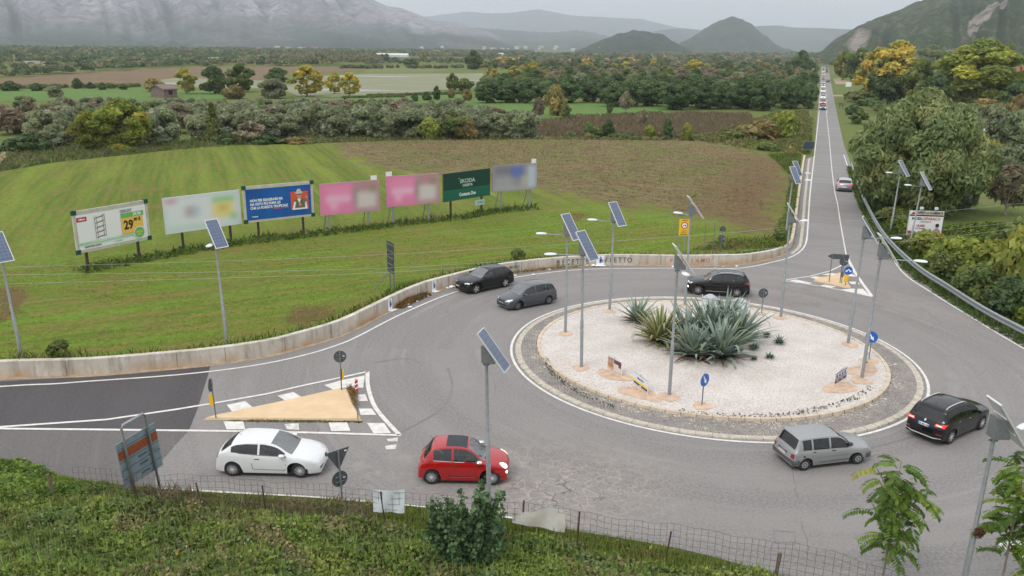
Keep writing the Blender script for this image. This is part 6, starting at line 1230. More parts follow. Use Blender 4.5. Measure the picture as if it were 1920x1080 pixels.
# 8 silver hatchback driving away, and the far queue
SG = dict(L=4.3, W=1.8, H=1.46, wb=2.62, fo=.86, rw=.32, ws=(1.15, 1.95), rwin=(3.75, 4.05), side=(1.4, 3.75), pil=[2.38, 3.3], tum=.38, nsp=8, hip=.42,
    top=[(0, .5), (.05, .68), (.22, .8), (.7, .93), (1.15, 1.02), (1.6, 1.27), (2.0, 1.42), (2.5, 1.46), (3.2, 1.44), (3.72, 1.36), (4.06, 1.02), (4.18, .9), (4.26, .7), (4.3, .5)], belt=[(0, .48), (.25, .72), (.8, .86), (1.2, .92), (2.4, .96), (3.4, 1.0), (4.0, 1.02), (4.3, .85)])
sv = paint('silver_paint', (.42, .43, .45), metal=.4); car = build_car(SG, sv, 'silver hatchback with brake lights lit driving away up the straight road'); PS, PF, PR, PT, X, bvh, Bf, Tf = SG['_']
for s_ in (-1, 1): PR('tail_light', rr(min(s_ * .45, s_ * .84), .80, max(s_ * .45, s_ * .84), .95, .03), M_tlon, .014)
PR('number_plate', rr(-.26, .52, .26, .63, .01), M_pl, .012); PR('lower_trim', rr(-.7, .27, .7, .40, .03), M_plas, .012); mirrors(car, SG, sv, 1.55, .98)
a, b = P(1569.5, 360), P(1595.5, 360.5); mid = (a + b) / 2; dr = (P(1577, 330) - P(1582, 361)).normalized(); dr = ((RL1 - RL0).normalized() + (P(1565, 340) - P(1578, 400)).normalized() * 0).normalized(); dr = (P(1563, 300) - P(1566, 360)).normalized()
car.rotation_euler = (0, 0, math.atan2(dr.y, dr.x)); car.location = mid + dr * (SG['L'] / 2 + .05)
qp = mat('queue_car_paint', (1, 1, 1), .3, coat=.8); t, N, L, B = shader_nodes(qp); oi = N.new('ShaderNodeObjectInfo'); L.new(oi.outputs['Color'], B.inputs['Base Color'])
proto = build_car(dict(SG), qp, 'x', detail=False, name='distant_car')
SQ = dict(SG); 
for s_ in (-1, 1):
    mb = MB(); mb.box((2.02, s_ * .62, .70), (.10, .30, .14)); mb.build('headlight', M_hlon, proto); mb = MB(); mb.box((-2.12, s_ * .66, .86), (.06, .26, .16)); mb.build('tail_light', M_tl, proto)
rd = (RL1 - RL0); rl = rd.length; rd.normalize(); rn = Vector((rd.y, -rd.x, 0)); kids = list(proto.children); used = False
qcol = [(.03, .035, .05), (.7, .7, .7), (.6, .6, .62), (.35, .36, .38), (.75, .75, .75), (.02, .02, .02), (.25, .03, .03), (.7, .7, .7), (.05, .06, .09), (.4, .4, .42)]
def q_car(py, lane, away, col, lab, grp):
    global used
    c0, c1 = RL0.lerp(RR0, .27 if lane == 0 else .73), RL1.lerp(RR1, .27 if lane == 0 else .73)
    tgt = P(1550, py); k = ((tgt - c0).dot((c1 - c0).normalized())) / (c1 - c0).length; p_ = c0.lerp(c1, k)
    if used:
        r_ = proto.copy(); C.objects.link(r_)
        for ch in kids: c_ = ch.copy(); C.objects.link(c_); c_.parent = r_; c_.color = (*col, 1)
    else:
        r_ = proto; used = True
        for ch in kids: ch.color = (*col, 1)
    d_ = rd if away else -rd; r_.location = p_; r_.rotation_euler = (0, 0, math.atan2(d_.y, d_.x)); setp(r_, lab, 'car', grp)
ql = 'car waiting in the queue on the left lane far down the straight road'
q_car(206, 0, False, (.02, .03, .06), 'dark blue car leading the queue on the left lane of the straight road', 'cars queueing far down the straight road'); q_car(196, 0, False, (.5, .08, .05), 'red car second in the queue on the left lane of the straight road', 'cars queueing far down the straight road')
for k, py in enumerate((186, 174, 165.5, 161, 157, 149, 142, 136, 131)): q_car(py, 0, False, qcol[(k * 3 + 1) % 10], ql, 'cars queueing far down the straight road')
q_car(154, 1, True, (.02, .09, .13), 'teal car alone on the right lane far down the straight road', 'cars queueing far down the straight road')
for k, py in enumerate((136, 134, 131, 127.5)): q_car(py, 1, True, (.03, .03, .04), 'dark car far down the right lane of the straight road, near its vanishing end', 'cars queueing far down the straight road')
# person standing behind the parked black car
p_ = person('standing', M_skind, M_shirtw, 'person in a white shirt standing between the black car and the wall'); pp = P(899, 531); p_.location = (pp.x, pp.y, 0); p_.rotation_euler = (0, 0, R(-60))
h_ = top_z(pp, 889, 493.5); p_.location = (pp.x, pp.y, 0); k_ = h_ / 1.74; p_.scale = (k_, k_, k_)
# ============================================================ VEGETATION
def leafmat(name, c1, c2, rnd=.18, transl=.18):
    m = mat(name, (1, 1, 1), .65, spec=.2, attr='Col', rnd=rnd, transl=transl, var=.0); return m
M_leaf = leafmat('foliage', None, None, .16, .36); M_leafs = leafmat('ground_foliage', None, None, 0, .34); M_bark = mat('bark', (.12, .095, .07), .95, var=.3, vscale=6); M_barkp = mat('pale_bark', (.30, .26, .21), .95, var=.25, vscale=5)
def crown(name, blobs, n, leaf, cols, g, shell=.55, aspect=1.5, droop=0., kk=1.1):
    """blobs: rows (x,y,z,rx,ry,rz); leaves spread through the blobs; cols: list of (colour, weight) picked per blob and leaf"""
    b = np.array(blobs, float); wgt = (b[:, 3] * b[:, 4] + b[:, 3] * b[:, 5]); i = g.choice(len(b), n, p=wgt / wgt.sum()); u_ = unit(g.normal(size=(n, 3))); u_[:, 2] = np.where(u_[:, 2] < -.75, -u_[:, 2] * .6, u_[:, 2])
    r_ = shell + (1.08 - shell) * g.random(n) ** .6; ctr = b[i, :3] + u_ * r_[:, None] * b[i, 3:6]
    x_, y_ = leaf_dirs(n, u_, kk, g); s_ = leaf * g.uniform(.55, 1.3, n)[:, None]
    if droop: x_ = unit(x_ + np.array([0, 0, -droop]))
    C_ = np.array([c_ for c_, _ in cols]); W_ = np.array([w_ for _, w_ in cols]); W_ = W_ / W_.sum(); cb = C_[g.choice(len(C_), len(b), p=W_)] * g.uniform(.85, 1.15, len(b))[:, None]; cl_ = C_[g.choice(len(C_), n, p=W_)]
    col = (cb[i] * .62 + cl_ * .38) * g.uniform(.8, 1.22, n)[:, None] * 1.5; return quads_mesh(name, ctr, x_ * s_ * aspect * .5, y_ * s_ * .5, col)
def env_blobs(n, R_, H_, z0, g, rs=(.26, .42), shape='round'):
    o = []
    for k in range(n):
        a = g.uniform(0, 6.283); t_ = g.random(); z_ = z0 + (H_ - z0) * (.04 + .84 * t_)
        if shape == 'cone': rad = R_ * (1 - .85 * t_)
        elif shape == 'umbrella': rad = R_ * (.55 + .45 * math.sin(math.pi * min(1, t_ * .8 + .1)))
        else: rad = R_ * math.sqrt(max(.05, 1 - (2 * t_ - .9) ** 2))
        r_ = R_ * g.uniform(*rs) * (1 if shape != 'cone' else (1 - .6 * t_)); d = max(0, rad - r_ * .75) * math.sqrt(g.random() * .75 + .25); zz = min(z_, H_ - r_ * .8)
        o.append((d * math.cos(a), d * math.sin(a), max(zz, z0 + r_ * .45), r_, r_ * g.uniform(.85, 1.15), r_ * g.uniform(.7, .95)))
    return o
def trunk_mb(H_, z0, blobs, r0, g, forks=5, lean=0.):
    mb = MB(); top_ = z0 + (H_ - z0) * .45; mb.tube([(0, 0, -.2), (lean * .4, 0, z0 * .5), (lean, .05, z0), (lean, 0, top_)], [r0, r0 * .8, r0 * .65, r0 * .3], 8)
    for b in sorted(blobs, key=lambda q: -q[3])[:forks]:
        m_ = Vector((lean + (b[0] - lean) * .45, b[1] * .45, z0 + (b[2] - z0) * .5)); mb.tube([(lean, 0, z0 * .85), m_, (b[0], b[1], b[2])], [r0 * .42, r0 * .28, r0 * .08], 6)
    return mb
SP = {}
def species(key, seed, R_, H_, z0, nb, n, leaf, cols, shape='round', r0=.2, rs=(.26, .42), aspect=1.5, bark=None, shell=.5, forks=5, droop=0., kk=1.1):
    g = np.random.default_rng(seed); bl = env_blobs(nb, R_, H_, z0, g, rs, shape); SP.setdefault(key, []).append((crown('crown', bl, n, leaf, cols, g, shell, aspect, droop, kk), trunk_mb(H_, max(z0, .4), bl, r0, g, forks).mesh('trunk'), R_, H_, bark or M_bark))
OL = [((.185, .205, .11), 3), ((.23, .245, .145), 2), ((.12, .15, .08), 2), ((.26, .28, .20), .7)]
DG = [((.075, .12, .045), 3), ((.10, .145, .05), 2), ((.055, .09, .04), 2), ((.14, .165, .055), .8)]
MG = [((.125, .165, .05), 3), ((.165, .195, .06), 2), ((.09, .125, .04), 2), ((.20, .19, .06), .5)]
YG = [((.185, .225, .045), 2), ((.235, .25, .05), 1.5), ((.14, .17, .04), 2), ((.33, .27, .045), .5)]
YL = [((.44, .34, .065), 3), ((.36, .31, .07), 2.4), ((.21, .225, .065), 2.6), ((.52, .39, .06), .8)]
BR = [((.22, .175, .12), 3), ((.18, .155, .10), 2), ((.27, .215, .16), 1), ((.16, .17, .085), 1.2)]
OB = [((.26, .19, .07), 3), ((.20, .175, .07), 2), ((.14, .15, .055), 2)]
for s_ in (1, 2, 3): species('olive', s_, 2.6, 4.6, .35, 24, 6500, .28, OL, r0=.22, rs=(.22, .36), aspect=2.2)
for s_ in (1, 2, 3): species('broad', 10 + s_, 3.6, 8.0, .3, 34, 6500, .48, DG, r0=.25, rs=(.24, .38))
for s_ in (1, 2): species('mid', 20 + s_, 3.2, 7.0, .3, 32, 6200, .42, MG, r0=.22, rs=(.22, .36))
for s_ in (1, 2): species('yellowgreen', 30 + s_, 3.4, 7.0, .8, 44, 9000, .32, YG, r0=.2, rs=(.16, .28), bark=M_barkp, aspect=2.4)
for s_ in (1, 2): species('yellow', 40 + s_, 3.3, 8.5, .7, 36, 6500, .42, YL, r0=.28, rs=(.17, .32), bark=M_barkp)
species('bare', 50, 2.8, 6.0, 1.0, 18, 2600, .34, BR, r0=.16, rs=(.25, .4), bark=M_barkp, aspect=3.2, forks=12, shell=.2); species('bare', 51, 2.6, 5.2, .8, 16, 2200, .34, BR, r0=.16, bark=M_barkp, aspect=3.2, forks=12, shell=.2)
for s_ in (1, 2): species('bush', 60 + s_, 1.6, 2.0, .05, 14, 2600, .26, MG, r0=.06, rs=(.3, .5))
species('dbush', 63, 1.6, 2.2, .05, 14, 2600, .28, DG, r0=.06, rs=(.3, .5)); species('ybush', 64, 1.7, 2.0, .05, 15, 3000, .26, YG, r0=.06, rs=(.3, .5)); species('obush', 65, 1.7, 2.2, .05, 14, 2600, .28, OB, r0=.08, rs=(.3, .5), aspect=2)
species('cone', 70, 1.9, 7.0, .4, 30, 5200, .32, [((.11, .135, .04), 3), ((.15, .155, .05), 2), ((.20, .17, .05), 1)], shape='cone', r0=.16, rs=(.35, .5))
# large feathery tree by the road (many hanging sprays)
species('feather', 80, 8.2, 12.0, .5, 150, 75000, .27, [((.165, .20, .08), 3), ((.125, .165, .065), 2.5), ((.21, .225, .09), 1.8), ((.10, .135, .055), 1.4), ((.27, .235, .09), .4)], r0=.35, rs=(.14, .25), aspect=2.4, forks=12, droop=.35, shell=.45, kk=1.6)
species('poplar', 82, 7.5, 19., 1.0, 105, 30000, .55, [((.26, .265, .05), 3), ((.17, .20, .05), 3.4), ((.38, .34, .06), 1.4), ((.11, .145, .045), 2)], r0=.4, rs=(.15, .28), forks=12, shell=.4)
species('forest', 84, 4.2, 10., .2, 40, 6500, .58, DG, r0=.3, rs=(.2, .34)); species('forest', 85, 4.4, 9., .2, 40, 6500, .58, [((.095, .14, .06), 3), ((.125, .165, .06), 2), ((.07, .11, .05), 2)], r0=.3, rs=(.2, .34))
USED = set()
TNAME = dict(olive='olive_tree', broad='broadleaf_tree', mid='leafy_tree', yellowgreen='yellowing_tree', yellow='yellow_tree', bare='bare_tree', bush='bush', dbush='bush', ybush='bush', obush='bush', cone='conical_tree', feather='large_tree', poplar='poplar_tree', forest='forest_tree')
def tree(key, px, py, ty, wpx=None, label=None, group=None, z=0., rz=None, i=None, base=None):
    b = base if base is not None else P(px, py, z); d = dist_m(b); h = max(.5, top_z(b, px, ty) - b.z); i = random.randrange(len(SP[key])) if i is None else i; cm, tm, R_, H_, bk = SP[key][i]
    sz_ = h / H_; sx_ = (wpx * d / F) / (2 * R_) if wpx else sz_
    r_ = empty(TNAME[key], b, random.uniform(0, 6.28) if rz is None else rz, label, 'bush' if 'bush' in key else 'tree', group); r_.scale = (sx_, sx_, sz_)
    for nm, me_, m_ in (('crown', cm, M_leaf), ('trunk', tm, bk)):
        if (nm, key, i) not in USED: me_.materials.append(m_); USED.add((nm, key, i))
        if nm == 'trunk' and 'bush' in key: nm = 'stem'
        o = bpy.data.objects.new(nm, me_); C.objects.link(o); o.parent = r_
    return r_
# --- grove behind the field
tree('yellowgreen', 235, 282, 184, 118, 'largest yellow-green tree with pale trunks at the back edge of the green field', i=0); tree('yellowgreen', 172, 284, 208, 74, 'smaller yellowing tree with a pale trunk just left of the largest yellow-green tree', i=1)
tree('olive', 106, 278, 232, 62, 'round olive tree on a short trunk left of the yellowing trees'); tree('dbush', 52, 288, 252, 86, 'dense dark bramble bush beside the dirt path at the left edge'); tree('cone', 401, 268, 184, 42, 'narrow conical ivy-green tree rising from the olive grove behind the field')
tree('broad', 268, 272, 192, 48, 'dark green tree just right of the largest yellow-green tree'); tree('olive', 305, 272, 196, 78, 'tall olive tree with a bare dark trunk left of the conical tree'); tree('ybush', 232, 285, 268, 60, 'low yellow-green bush at the foot of the largest yellow-green tree')
tree('bare', 15, 252, 196, 70, 'brown half-bare tree at the left edge of the photo'); tree('bare', 55, 240, 188, 50, 'twiggy pinkish bare tree second from the left edge'); tree('ybush', 40, 248, 232, 46, 'bright green low bush beside the dirt path'); tree('olive', 46, 205, 178, 46, 'round grey-green olive standing before the left green field')
tree('olive', 104, 182, 160, 34, 'lone round tree on the left green field')
og_ = 'olive trees in the grove behind the field'; ol_ = 'grey-green olive tree crowded into the grove behind the green field'
random.seed(11)
for row, (y0, y1, th) in enumerate(((264, 266, 60), (250, 252, 52), (238, 240, 44), (227, 228, 36), (217, 218, 30), (209, 209, 26))):
    x_ = 85 + row * 6; xe = (985, 960, 940, 925, 860, 760)[row]
    while x_ < xe:
        yy = y0 + random.uniform(-2.5, 2.5) - (3 if x_ > 560 and row == 0 else 0)
        if not (row == 0 and (150 < x_ < 345 or 385 < x_ < 420)):
            k = random.random(); key = 'olive' if k < .86 else ('bare' if k < .94 else 'mid')
            tree(key, x_, yy, yy - th * random.uniform(.82, 1.08), th * random.uniform(1.0, 1.45), ol_ if key == 'olive' else ('brown half-bare tree among the olives of the grove' if key == 'bare' else 'greener leafy tree among the olives of the grove'), og_ if key == 'olive' else 'other trees among the olives')
        x_ += th * random.uniform(.66, .98)
for x_, y_, ty, w_, key, lb in ((810, 262, 222, 55, 'ybush', 'yellow-green bushy tree at the right end of the olive grove'), (848, 262, 205, 66, 'mid', 'tall bushy tree with yellowing foliage right of the olive grove'), (875, 262, 222, 50, 'obush', 'orange-brown bush at the right end of the olive grove'), (905, 252, 214, 46, 'dbush', 'dark round tree right of the orange-brown bush'), (940, 251, 214, 50, 'olive', 'dark olive tree standing last at the right end of the grove'),
    (970, 258, 240, 26, 'bush', 'small bright bush at the corner of the ploughed field'), (965, 226, 205, 26, 'mid', 'small leafy tree before the mid green field'), (500, 272, 255, 70, 'dbush', 'low dark bush at the foot of the grove behind the pale board'), (560, 272, 257, 60, 'obush', 'low brown bush at the back edge of the field'), (470, 270, 228, 66, 'bare', 'twiggy purple-brown tree at the back edge of the field'), (425, 272, 250, 50, 'dbush', 'dark low bush just right of the conical tree'),
    (1104, 258, 230, 22, 'bush', 'small bush on the hedge line beyond the ploughed field'), (1140, 258, 222, 26, 'broad', 'dark ivy-covered tree on the hedge line beyond the ploughed field'), (1118, 258, 238, 34, 'bush', 'leafy bush beside the dark ivy-covered tree'), (1218, 258, 236, 24, 'ybush', 'yellowish bush on the far hedge line'), (1250, 259, 218, 24, 'broad', 'dark bushy tree on the hedge line left of the dry mound'), (1288, 262, 232, 22, 'ybush', 'small yellow-green bush on the far hedge line near the mound'), (1205, 236, 205, 20, 'bare', 'small thin reddish tree in the dry meadow'),
    (1042, 215, 161, 44, 'obush', 'rust-coloured tree on the edge of the mid green field'), (1173, 211, 172, 26, 'bare', 'thin brownish tree on the right of the mid green field'), (1010, 222, 182, 24, 'bare', 'pale dead-looking tree before the mid green field'), (1003, 218, 200, 14, 'dbush', 'small dark shrub beside the pale dead-looking tree'), (1063, 224, 196, 18, 'mid', 'small tree right of the rust-coloured tree'), (1143, 212, 192, 14, 'mid', 'little tree at the right end of the mid green field'),
    (1465, 262, 210, 66, 'ybush', 'yellow-green bush on the mound beside the straight road'), (1425, 262, 226, 90, 'obush', 'broad low brownish bush on the mound left of the straight road'), (1480, 296, 275, 22, 'obush', 'little brown bush at the corner of the ploughed field near the road'), (1380, 262, 246, 70, 'bush', 'low green scrub left of the mound'), (1440, 285, 268, 50, 'bush', 'low green scrub below the mound')):
    tree(key, x_, y_, ty, w_, lb, z=.2)
# isolated trees on the plain left
for x_, y_, ty, w_, key, lb in ((349, 176, 126, 46, 'yellow', 'yellow and green tree beside the ruined farm building'), (403, 176, 122, 56, 'broad', 'dark broad tree right of the yellow and green one'), (452, 172, 118, 60, 'mid', 'broad tree with a yellowish top in the middle of the left plain'), (520, 158, 126, 50, 'broad', 'dark rounded tree behind the pond, left of the yellow willow'), (515, 184, 146, 60, 'olive', 'brownish green rounded tree before the pond'), (576, 180, 120, 68, 'yellow', 'large yellow willow with a leaning trunk beside the pond'), (627, 176, 134, 34, 'yellow', 'smaller yellow tree leaning right beside the pond'), (656, 180, 134, 42, 'yellow', 'bright yellow tree at the right of the pond-side row'), (440, 185, 160, 46, 'obush', 'rust-brown bush before the dark broad tree'), (290, 172, 148, 40, 'obush', 'orange-brown tree beside the ruined farm building'),
    (145, 166, 146, 22, 'broad', 'dark pointed bush on the hedge of the left green field'), (170, 166, 154, 18, 'dbush', 'small dark bush on the hedge of the left green field'), (192, 168, 155, 22, 'dbush', 'round dark bush near the middle of the left hedge'), (210, 166, 156, 18, 'bush', 'small bush at the right of the left hedge'), (20, 170, 152, 40, 'dbush', 'dark bush at the left end of the hedge'), (70, 170, 156, 30, 'dbush', 'dark bush left of the lone round tree'), (232, 168, 158, 20, 'bush', 'low bush right end of the hedge by the ruin'),
    (750, 130, 93, 0, 'broad', 'x'), (848, 170, 136, 26, 'mid', 'leafy tree on the far bank of the pond'), (872, 170, 148, 34, 'bush', 'bushy tree on the right bank of the pond'), (887, 130, 93, 34, 'broad', 'tall dark tree standing alone beyond the pond'), (770, 126, 110, 26, 'broad', 'dark round tree on the far field beyond the pond'), (793, 113, 98, 16, 'yellow', 'small yellow tree far beyond the pond'), (819, 187, 160, 18, 'broad', 'dark upright tree on the near bank of the pond'), (800, 188, 172, 20, 'dbush', 'dark bush left of the upright tree on the pond bank'), (779, 190, 174, 16, 'dbush', 'small dark bush on the near bank of the pond'), (847, 184, 166, 14, 'obush', 'small brown bush on the near bank of the pond'), (875, 188, 168, 20, 'obush', 'orange-green bush at the right end of the pond bank'),
    (698, 204, 183, 22, 'broad', 'dark bush at the left of the mid green field'), (716, 205, 186, 20, 'dbush', 'second dark bush at the left of the mid green field'), (752, 207, 187, 26, 'dbush', 'rounded dark bush standing on the mid green field edge'), (648, 198, 184, 16, 'dbush', 'little dark bush left of the mid green field'), (796, 212, 194, 22, 'bush', 'round bush in front of the mid green field')):
    if lb != 'x': tree(key, x_, y_, ty, w_, lb)
# forest in the middle distance
random.seed(5); fg_ = 'trees of the dense wood left of the straight road'; fl_ = 'dark green tree packed into the dense wood left of the straight road'
for row, (yb, th, x0, x1) in enumerate(((206, 52, 1262, 1530), (200, 48, 1150, 1526), (193, 44, 910, 1524), (184, 40, 905, 1528), (175, 36, 910, 1530), (165, 32, 930, 1534), (155, 24, 960, 1534), (147, 20, 1000, 1536), (139, 16, 960, 1536), (131, 15, 900, 1536), (124, 13, 880, 1536))):
    x_ = x0 + random.uniform(0, 10)
    while x_ < x1:
        yy = yb + random.uniform(-3, 1); h = th * random.uniform(.85, 1.15); w_ = th * random.uniform(1.0, 1.35); k = random.random()
        ex = P(x_ + w_ / 2 + 4, yy).x; edge = RL0.lerp(RL1, (P(x_, yy).y - RL0.y) / (RL1.y - RL0.y)).x
        if ex > edge: x_ += 6; w_ *= .6; 
        if P(x_, yy).x + 2.5 > edge: break
        if row < 4: key = 'forest'
        else: key = 'forest' if k < .22 else ('mid' if k < .50 else ('olive' if k < .66 else ('bare' if k < .955 else 'yellow')))
        tree(key, x_, yy, yy - h, w_, {'forest': fl_, 'mid': 'mid green leafy tree in the wood left of the straight road', 'olive': 'grey-green tree in the back of the wood left of the straight road', 'bare': 'brownish tree in the back of the wood left of the straight road', 'yellow': 'yellow tree at the back of the wood left of the straight road'}[key], {'forest': fg_, 'mid': 'mid green trees in the wood', 'olive': 'grey-green trees in the wood', 'bare': 'brown trees in the wood', 'yellow': 'yellow trees in the wood'}[key])
        x_ += w_ * random.uniform(.55, .8)
for x_, y_, ty, w_, key, lb in ((922, 150, 124, 28, 'yellow', 'leftmost of the yellow poplars at the back left of the wood'), (963, 152, 123, 32, 'yellow', 'second yellow poplar from the left behind the wood'), (1000, 152, 114, 34, 'yellow', 'tallest yellow poplar behind the wood'), (1025, 154, 127, 16, 'yellow', 'narrow yellow tree at the right of the poplar group'), (1300, 140, 110, 44, 'yellow', 'yellow-green tree rising behind the wood near the conical hill'), (1362, 132, 112, 26, 'broad', 'dark upright tree behind the wood'), (1500, 140, 92, 36, 'broad', 'tall dark tree near the far end of the straight road'), (1455, 128, 108, 24, 'forest', 'dark tree behind the wood left of the tall one by the road')):
    tree(key, x_, y_, ty, w_, lb)
# right of the road
for x_, y_, ty, w_, key, lb in ((1708, 398, 161, 258, 'feather', 'huge spreading feathery tree overhanging the right side of the straight road'),
    (1829, 205, 66, 172, 'poplar', 'tall yellow-green poplar group at the upper right, tallest tree on the right'), (1672, 195, 70, 124, 'yellow', 'tall golden tree right of the straight road, in front of the rocky hill'), (1640, 190, 84, 84, 'yellow', 'second golden tree touching the tall golden one from the left'), (1655, 196, 108, 80, 'broad', 'dark broad tree in front of the tall golden one'), (1720, 200, 108, 70, 'mid', 'olive-toned tree between the golden tree and the poplar'), (1580, 150, 94, 40, 'yellowgreen', 'yellow-green tree at the left of the far right-hand row'), (1610, 152, 88, 60, 'mid', 'rounded tree behind the orange hedge'), (1640, 156, 92, 50, 'obush', 'brownish green tree behind the orange hedge'), (1590, 143, 118, 56, 'yellow', 'left half of the low orange-yellow hedge right of the road'), (1628, 144, 120, 50, 'yellow', 'right half of the low orange-yellow hedge right of the road'),
    (1745, 130, 82, 60, 'mid', 'brown-green tree on the skyline between the golden tree and the poplar'), (1885, 135, 76, 60, 'mid', 'green tree on the skyline at the right edge'), (1790, 200, 140, 60, 'forest', 'dark tree under the poplar group'), (1748, 206, 138, 70, 'broad', 'dark blue-green tree left of the poplar group'), (1797, 206, 150, 34, 'yellowgreen', 'small yellow-green tree in front of the poplar group'), (1860, 190, 148, 50, 'forest', 'dark tree right of the poplar trunk'), (1905, 214, 148, 70, 'forest', 'dark green tree at the right edge below the pink house'), (1900, 240, 180, 60, 'obush', 'dark brownish tree at the right edge above the olives'),
    (1845, 212, 186, 80, 'obush', 'reddish brown bushy tree in front of the poplar group'), (1635, 178, 156, 40, 'obush', 'brownish bush behind the blank white board'), (1620, 198, 172, 50, 'mid', 'leafy tree right of the blank white board'), (1600, 215, 196, 36, 'dbush', 'bush beside the weathered board right of the road'), (1592, 183, 172, 20, 'dbush', 'small dark bush right of the distant road'), (1610, 232, 205, 40, 'mid', 'leafy tree between the road and the huge feathery tree'), (1700, 165, 112, 60, 'mid', 'mid green tree below the golden one'),
    (1800, 290, 200, 96, 'olive', 'large olive right of the huge feathery tree'), (1850, 278, 196, 90, 'olive', 'grey-green olive behind the electricity pole'), (1900, 290, 204, 90, 'olive', 'grey-green olive at the right edge behind the pole'), (1780, 310, 236, 70, 'olive', 'olive left of the electricity pole'), (1860, 345, 270, 80, 'olive', 'large dark olive right of the electricity pole'), (1915, 350, 268, 70, 'olive', 'olive at the right edge of the photo above the grass'), (1805, 392, 330, 62, 'olive', 'dark olive tree behind the furniture billboard'), (1760, 400, 332, 56, 'olive', 'shaded olive tree just above the furniture billboard'), (1885, 402, 310, 80, 'bare', 'half-bare brown tree on the grass at the right edge'), (1845, 300, 262, 80, 'ybush', 'yellow-green shrubbery around the electricity pole'), (1730, 402, 352, 50, 'ybush', 'yellowing sapling under the huge feathery tree'), (1700, 402, 346, 40, 'dbush', 'dark undergrowth below the huge feathery tree'), (1660, 398, 352, 50, 'dbush', 'dark undergrowth at the road side of the huge feathery tree'), (1640, 360, 300, 60, 'dbush', 'shaded bush at the foot of the huge feathery tree beside the barrier'), (1755, 398, 350, 60, 'dbush', 'shaded bush right of the trunk of the huge feathery tree')):
    tree(key, x_, y_, ty, w_, lb)
# shrubs beyond the crash barrier
for k, (x_, y_, ty, w_, key, lb) in enumerate(((1668, 418, 390, 50, 'bush', 'green bush beyond the barrier left of the furniture billboard'), (1690, 430, 408, 40, 'bush', 'small green bush by the post of the furniture billboard'), (1740, 480, 434, 84, 'ybush', 'yellow-green bush in front of the furniture billboard'), (1790, 505, 446, 110, 'ybush', 'large yellow-green bush right of the furniture billboard'), (1850, 530, 452, 120, 'ybush', 'large feathery yellow-green bush beyond the barrier'), (1915, 560, 430, 130, 'ybush', 'yellow-green bush at the right edge of the photo beyond the barrier'), (1900, 500, 410, 100, 'bush', 'tall green bush at the right edge of the photo'), (1830, 560, 500, 90, 'bush', 'green bush just behind the barrier, centre right'), (1890, 588, 520, 100, 'dbush', 'dark green bush just behind the barrier at the right'), (1775, 520, 478, 80, 'bush', 'green bush behind the barrier right of the lamp head'), (1715, 470, 446, 50, 'bush', 'low bush behind the barrier under the billboard'), (1645, 398, 378, 30, 'bush', 'low bush at the bend of the barrier'))):
    tree(key, x_, y_, ty, w_, lb)
# small plants in the field behind the wall
for x_, y_, ty, w_, key, lb in ((111, 668, 640, 46, 'bush', 'rounded weed bush on top of the wall edge at the left'), (971, 488, 467, 32, 'bush', 'small leafy bush behind the wall above the grey people carrier'), (1465, 450, 432, 34, 'bush', 'leafy bush at the corner of the low kerb wall')): tree(key, x_, y_, ty, w_, lb, z=.5)
# far belts of trees, each read as one mass
def belt(name, rows, cols, seed, label, leafpx=2.2):
    g = np.random.default_rng(seed); cs, us, vs_, cc = [], [], [], []; CC = np.array([c_ for c_, _ in cols]); WW = np.array([w_ for _, w_ in cols], float); WW /= WW.sum()
    for x0, x1, y0, y1, hpx, dens in rows:
        nt_ = int((x1 - x0) * dens / hpx)
        for k in range(nt_):
            px = g.uniform(x0, x1); py = y0 + (y1 - y0) * (px - x0) / (x1 - x0) + g.uniform(-hpx * .25, hpx * .1); b = np.array(P(px, max(HOR + 9.5 + (px - 960) * .014, py))); d = dist_m(b); m_ = d / F; h = hpx * m_ * g.uniform(.6, 1.15); r_ = h * g.uniform(.45, .8); n = 150
            u_ = unit(g.normal(size=(n, 3))); u_[:, 2] = np.abs(u_[:, 2]) * 1.0 - .15; q = b + np.array([0, 0, h * .42]) + u_ * np.array([r_, r_, h * .55]) * g.uniform(.55, 1.05, n)[:, None]
            x_, y_ = leaf_dirs(n, u_, 1.2, g); s_ = m_ * leafpx * g.uniform(.6, 1.4, n)[:, None]; c_ = CC[g.choice(len(CC), p=WW)] * g.uniform(.8, 1.2); cs.append(q); us.append(x_ * s_); vs_.append(y_ * s_ * .7); cc.append(np.tile(c_ * 1.5, (n, 1)) * g.uniform(.75, 1.25, n)[:, None])
    me = quads_mesh(name, np.concatenate(cs), np.concatenate(us), np.concatenate(vs_), np.concatenate(cc)); o = link(name, me, M_leafs); setp(o, label, 'wood', None, 'stuff'); return o
FM = [((.10, .135, .07), 3), ((.13, .16, .08), 2), ((.16, .165, .09), 1.5), ((.08, .11, .06), 2), ((.24, .21, .10), .7)]
belt('far_wood', [(-60, 330, 150, 124, 17, 3.), (-60, 480, 136, 116, 15, 3.), (150, 620, 126, 122, 15, 3.4), (-60, 700, 118, 112, 11, 3.2), (-60, 900, 108, 106, 8, 3), (320, 700, 114, 116, 10, 2.6), (690, 1000, 120, 119, 12, 2.4), (-60, 1000, 91, 101, 6, 4), (-60, 1000, 95, 102, 7, 4), (-60, 1000, 101, 105, 8, 3.4), (640, 900, 128, 128, 5, 2)], FM, 3, 'belt of mixed far trees across the left plain')
belt('poplar_plantation', [(512, 712, 121, 123, 24, 6)], [((.14, .14, .085), 3), ((.17, .16, .10), 2)], 4, 'dense brownish poplar plantation far behind the pond', 2.0)
belt('distant_wood', [(880, 1540, 118, 116, 12, 3.4), (1000, 1540, 112, 110, 10, 3), (900, 1540, 106, 104, 6, 3), (1080, 1540, 124, 122, 12, 2.6)], FM + [((.19, .165, .12), 2)], 6, 'hazy distant wood behind the main wood')
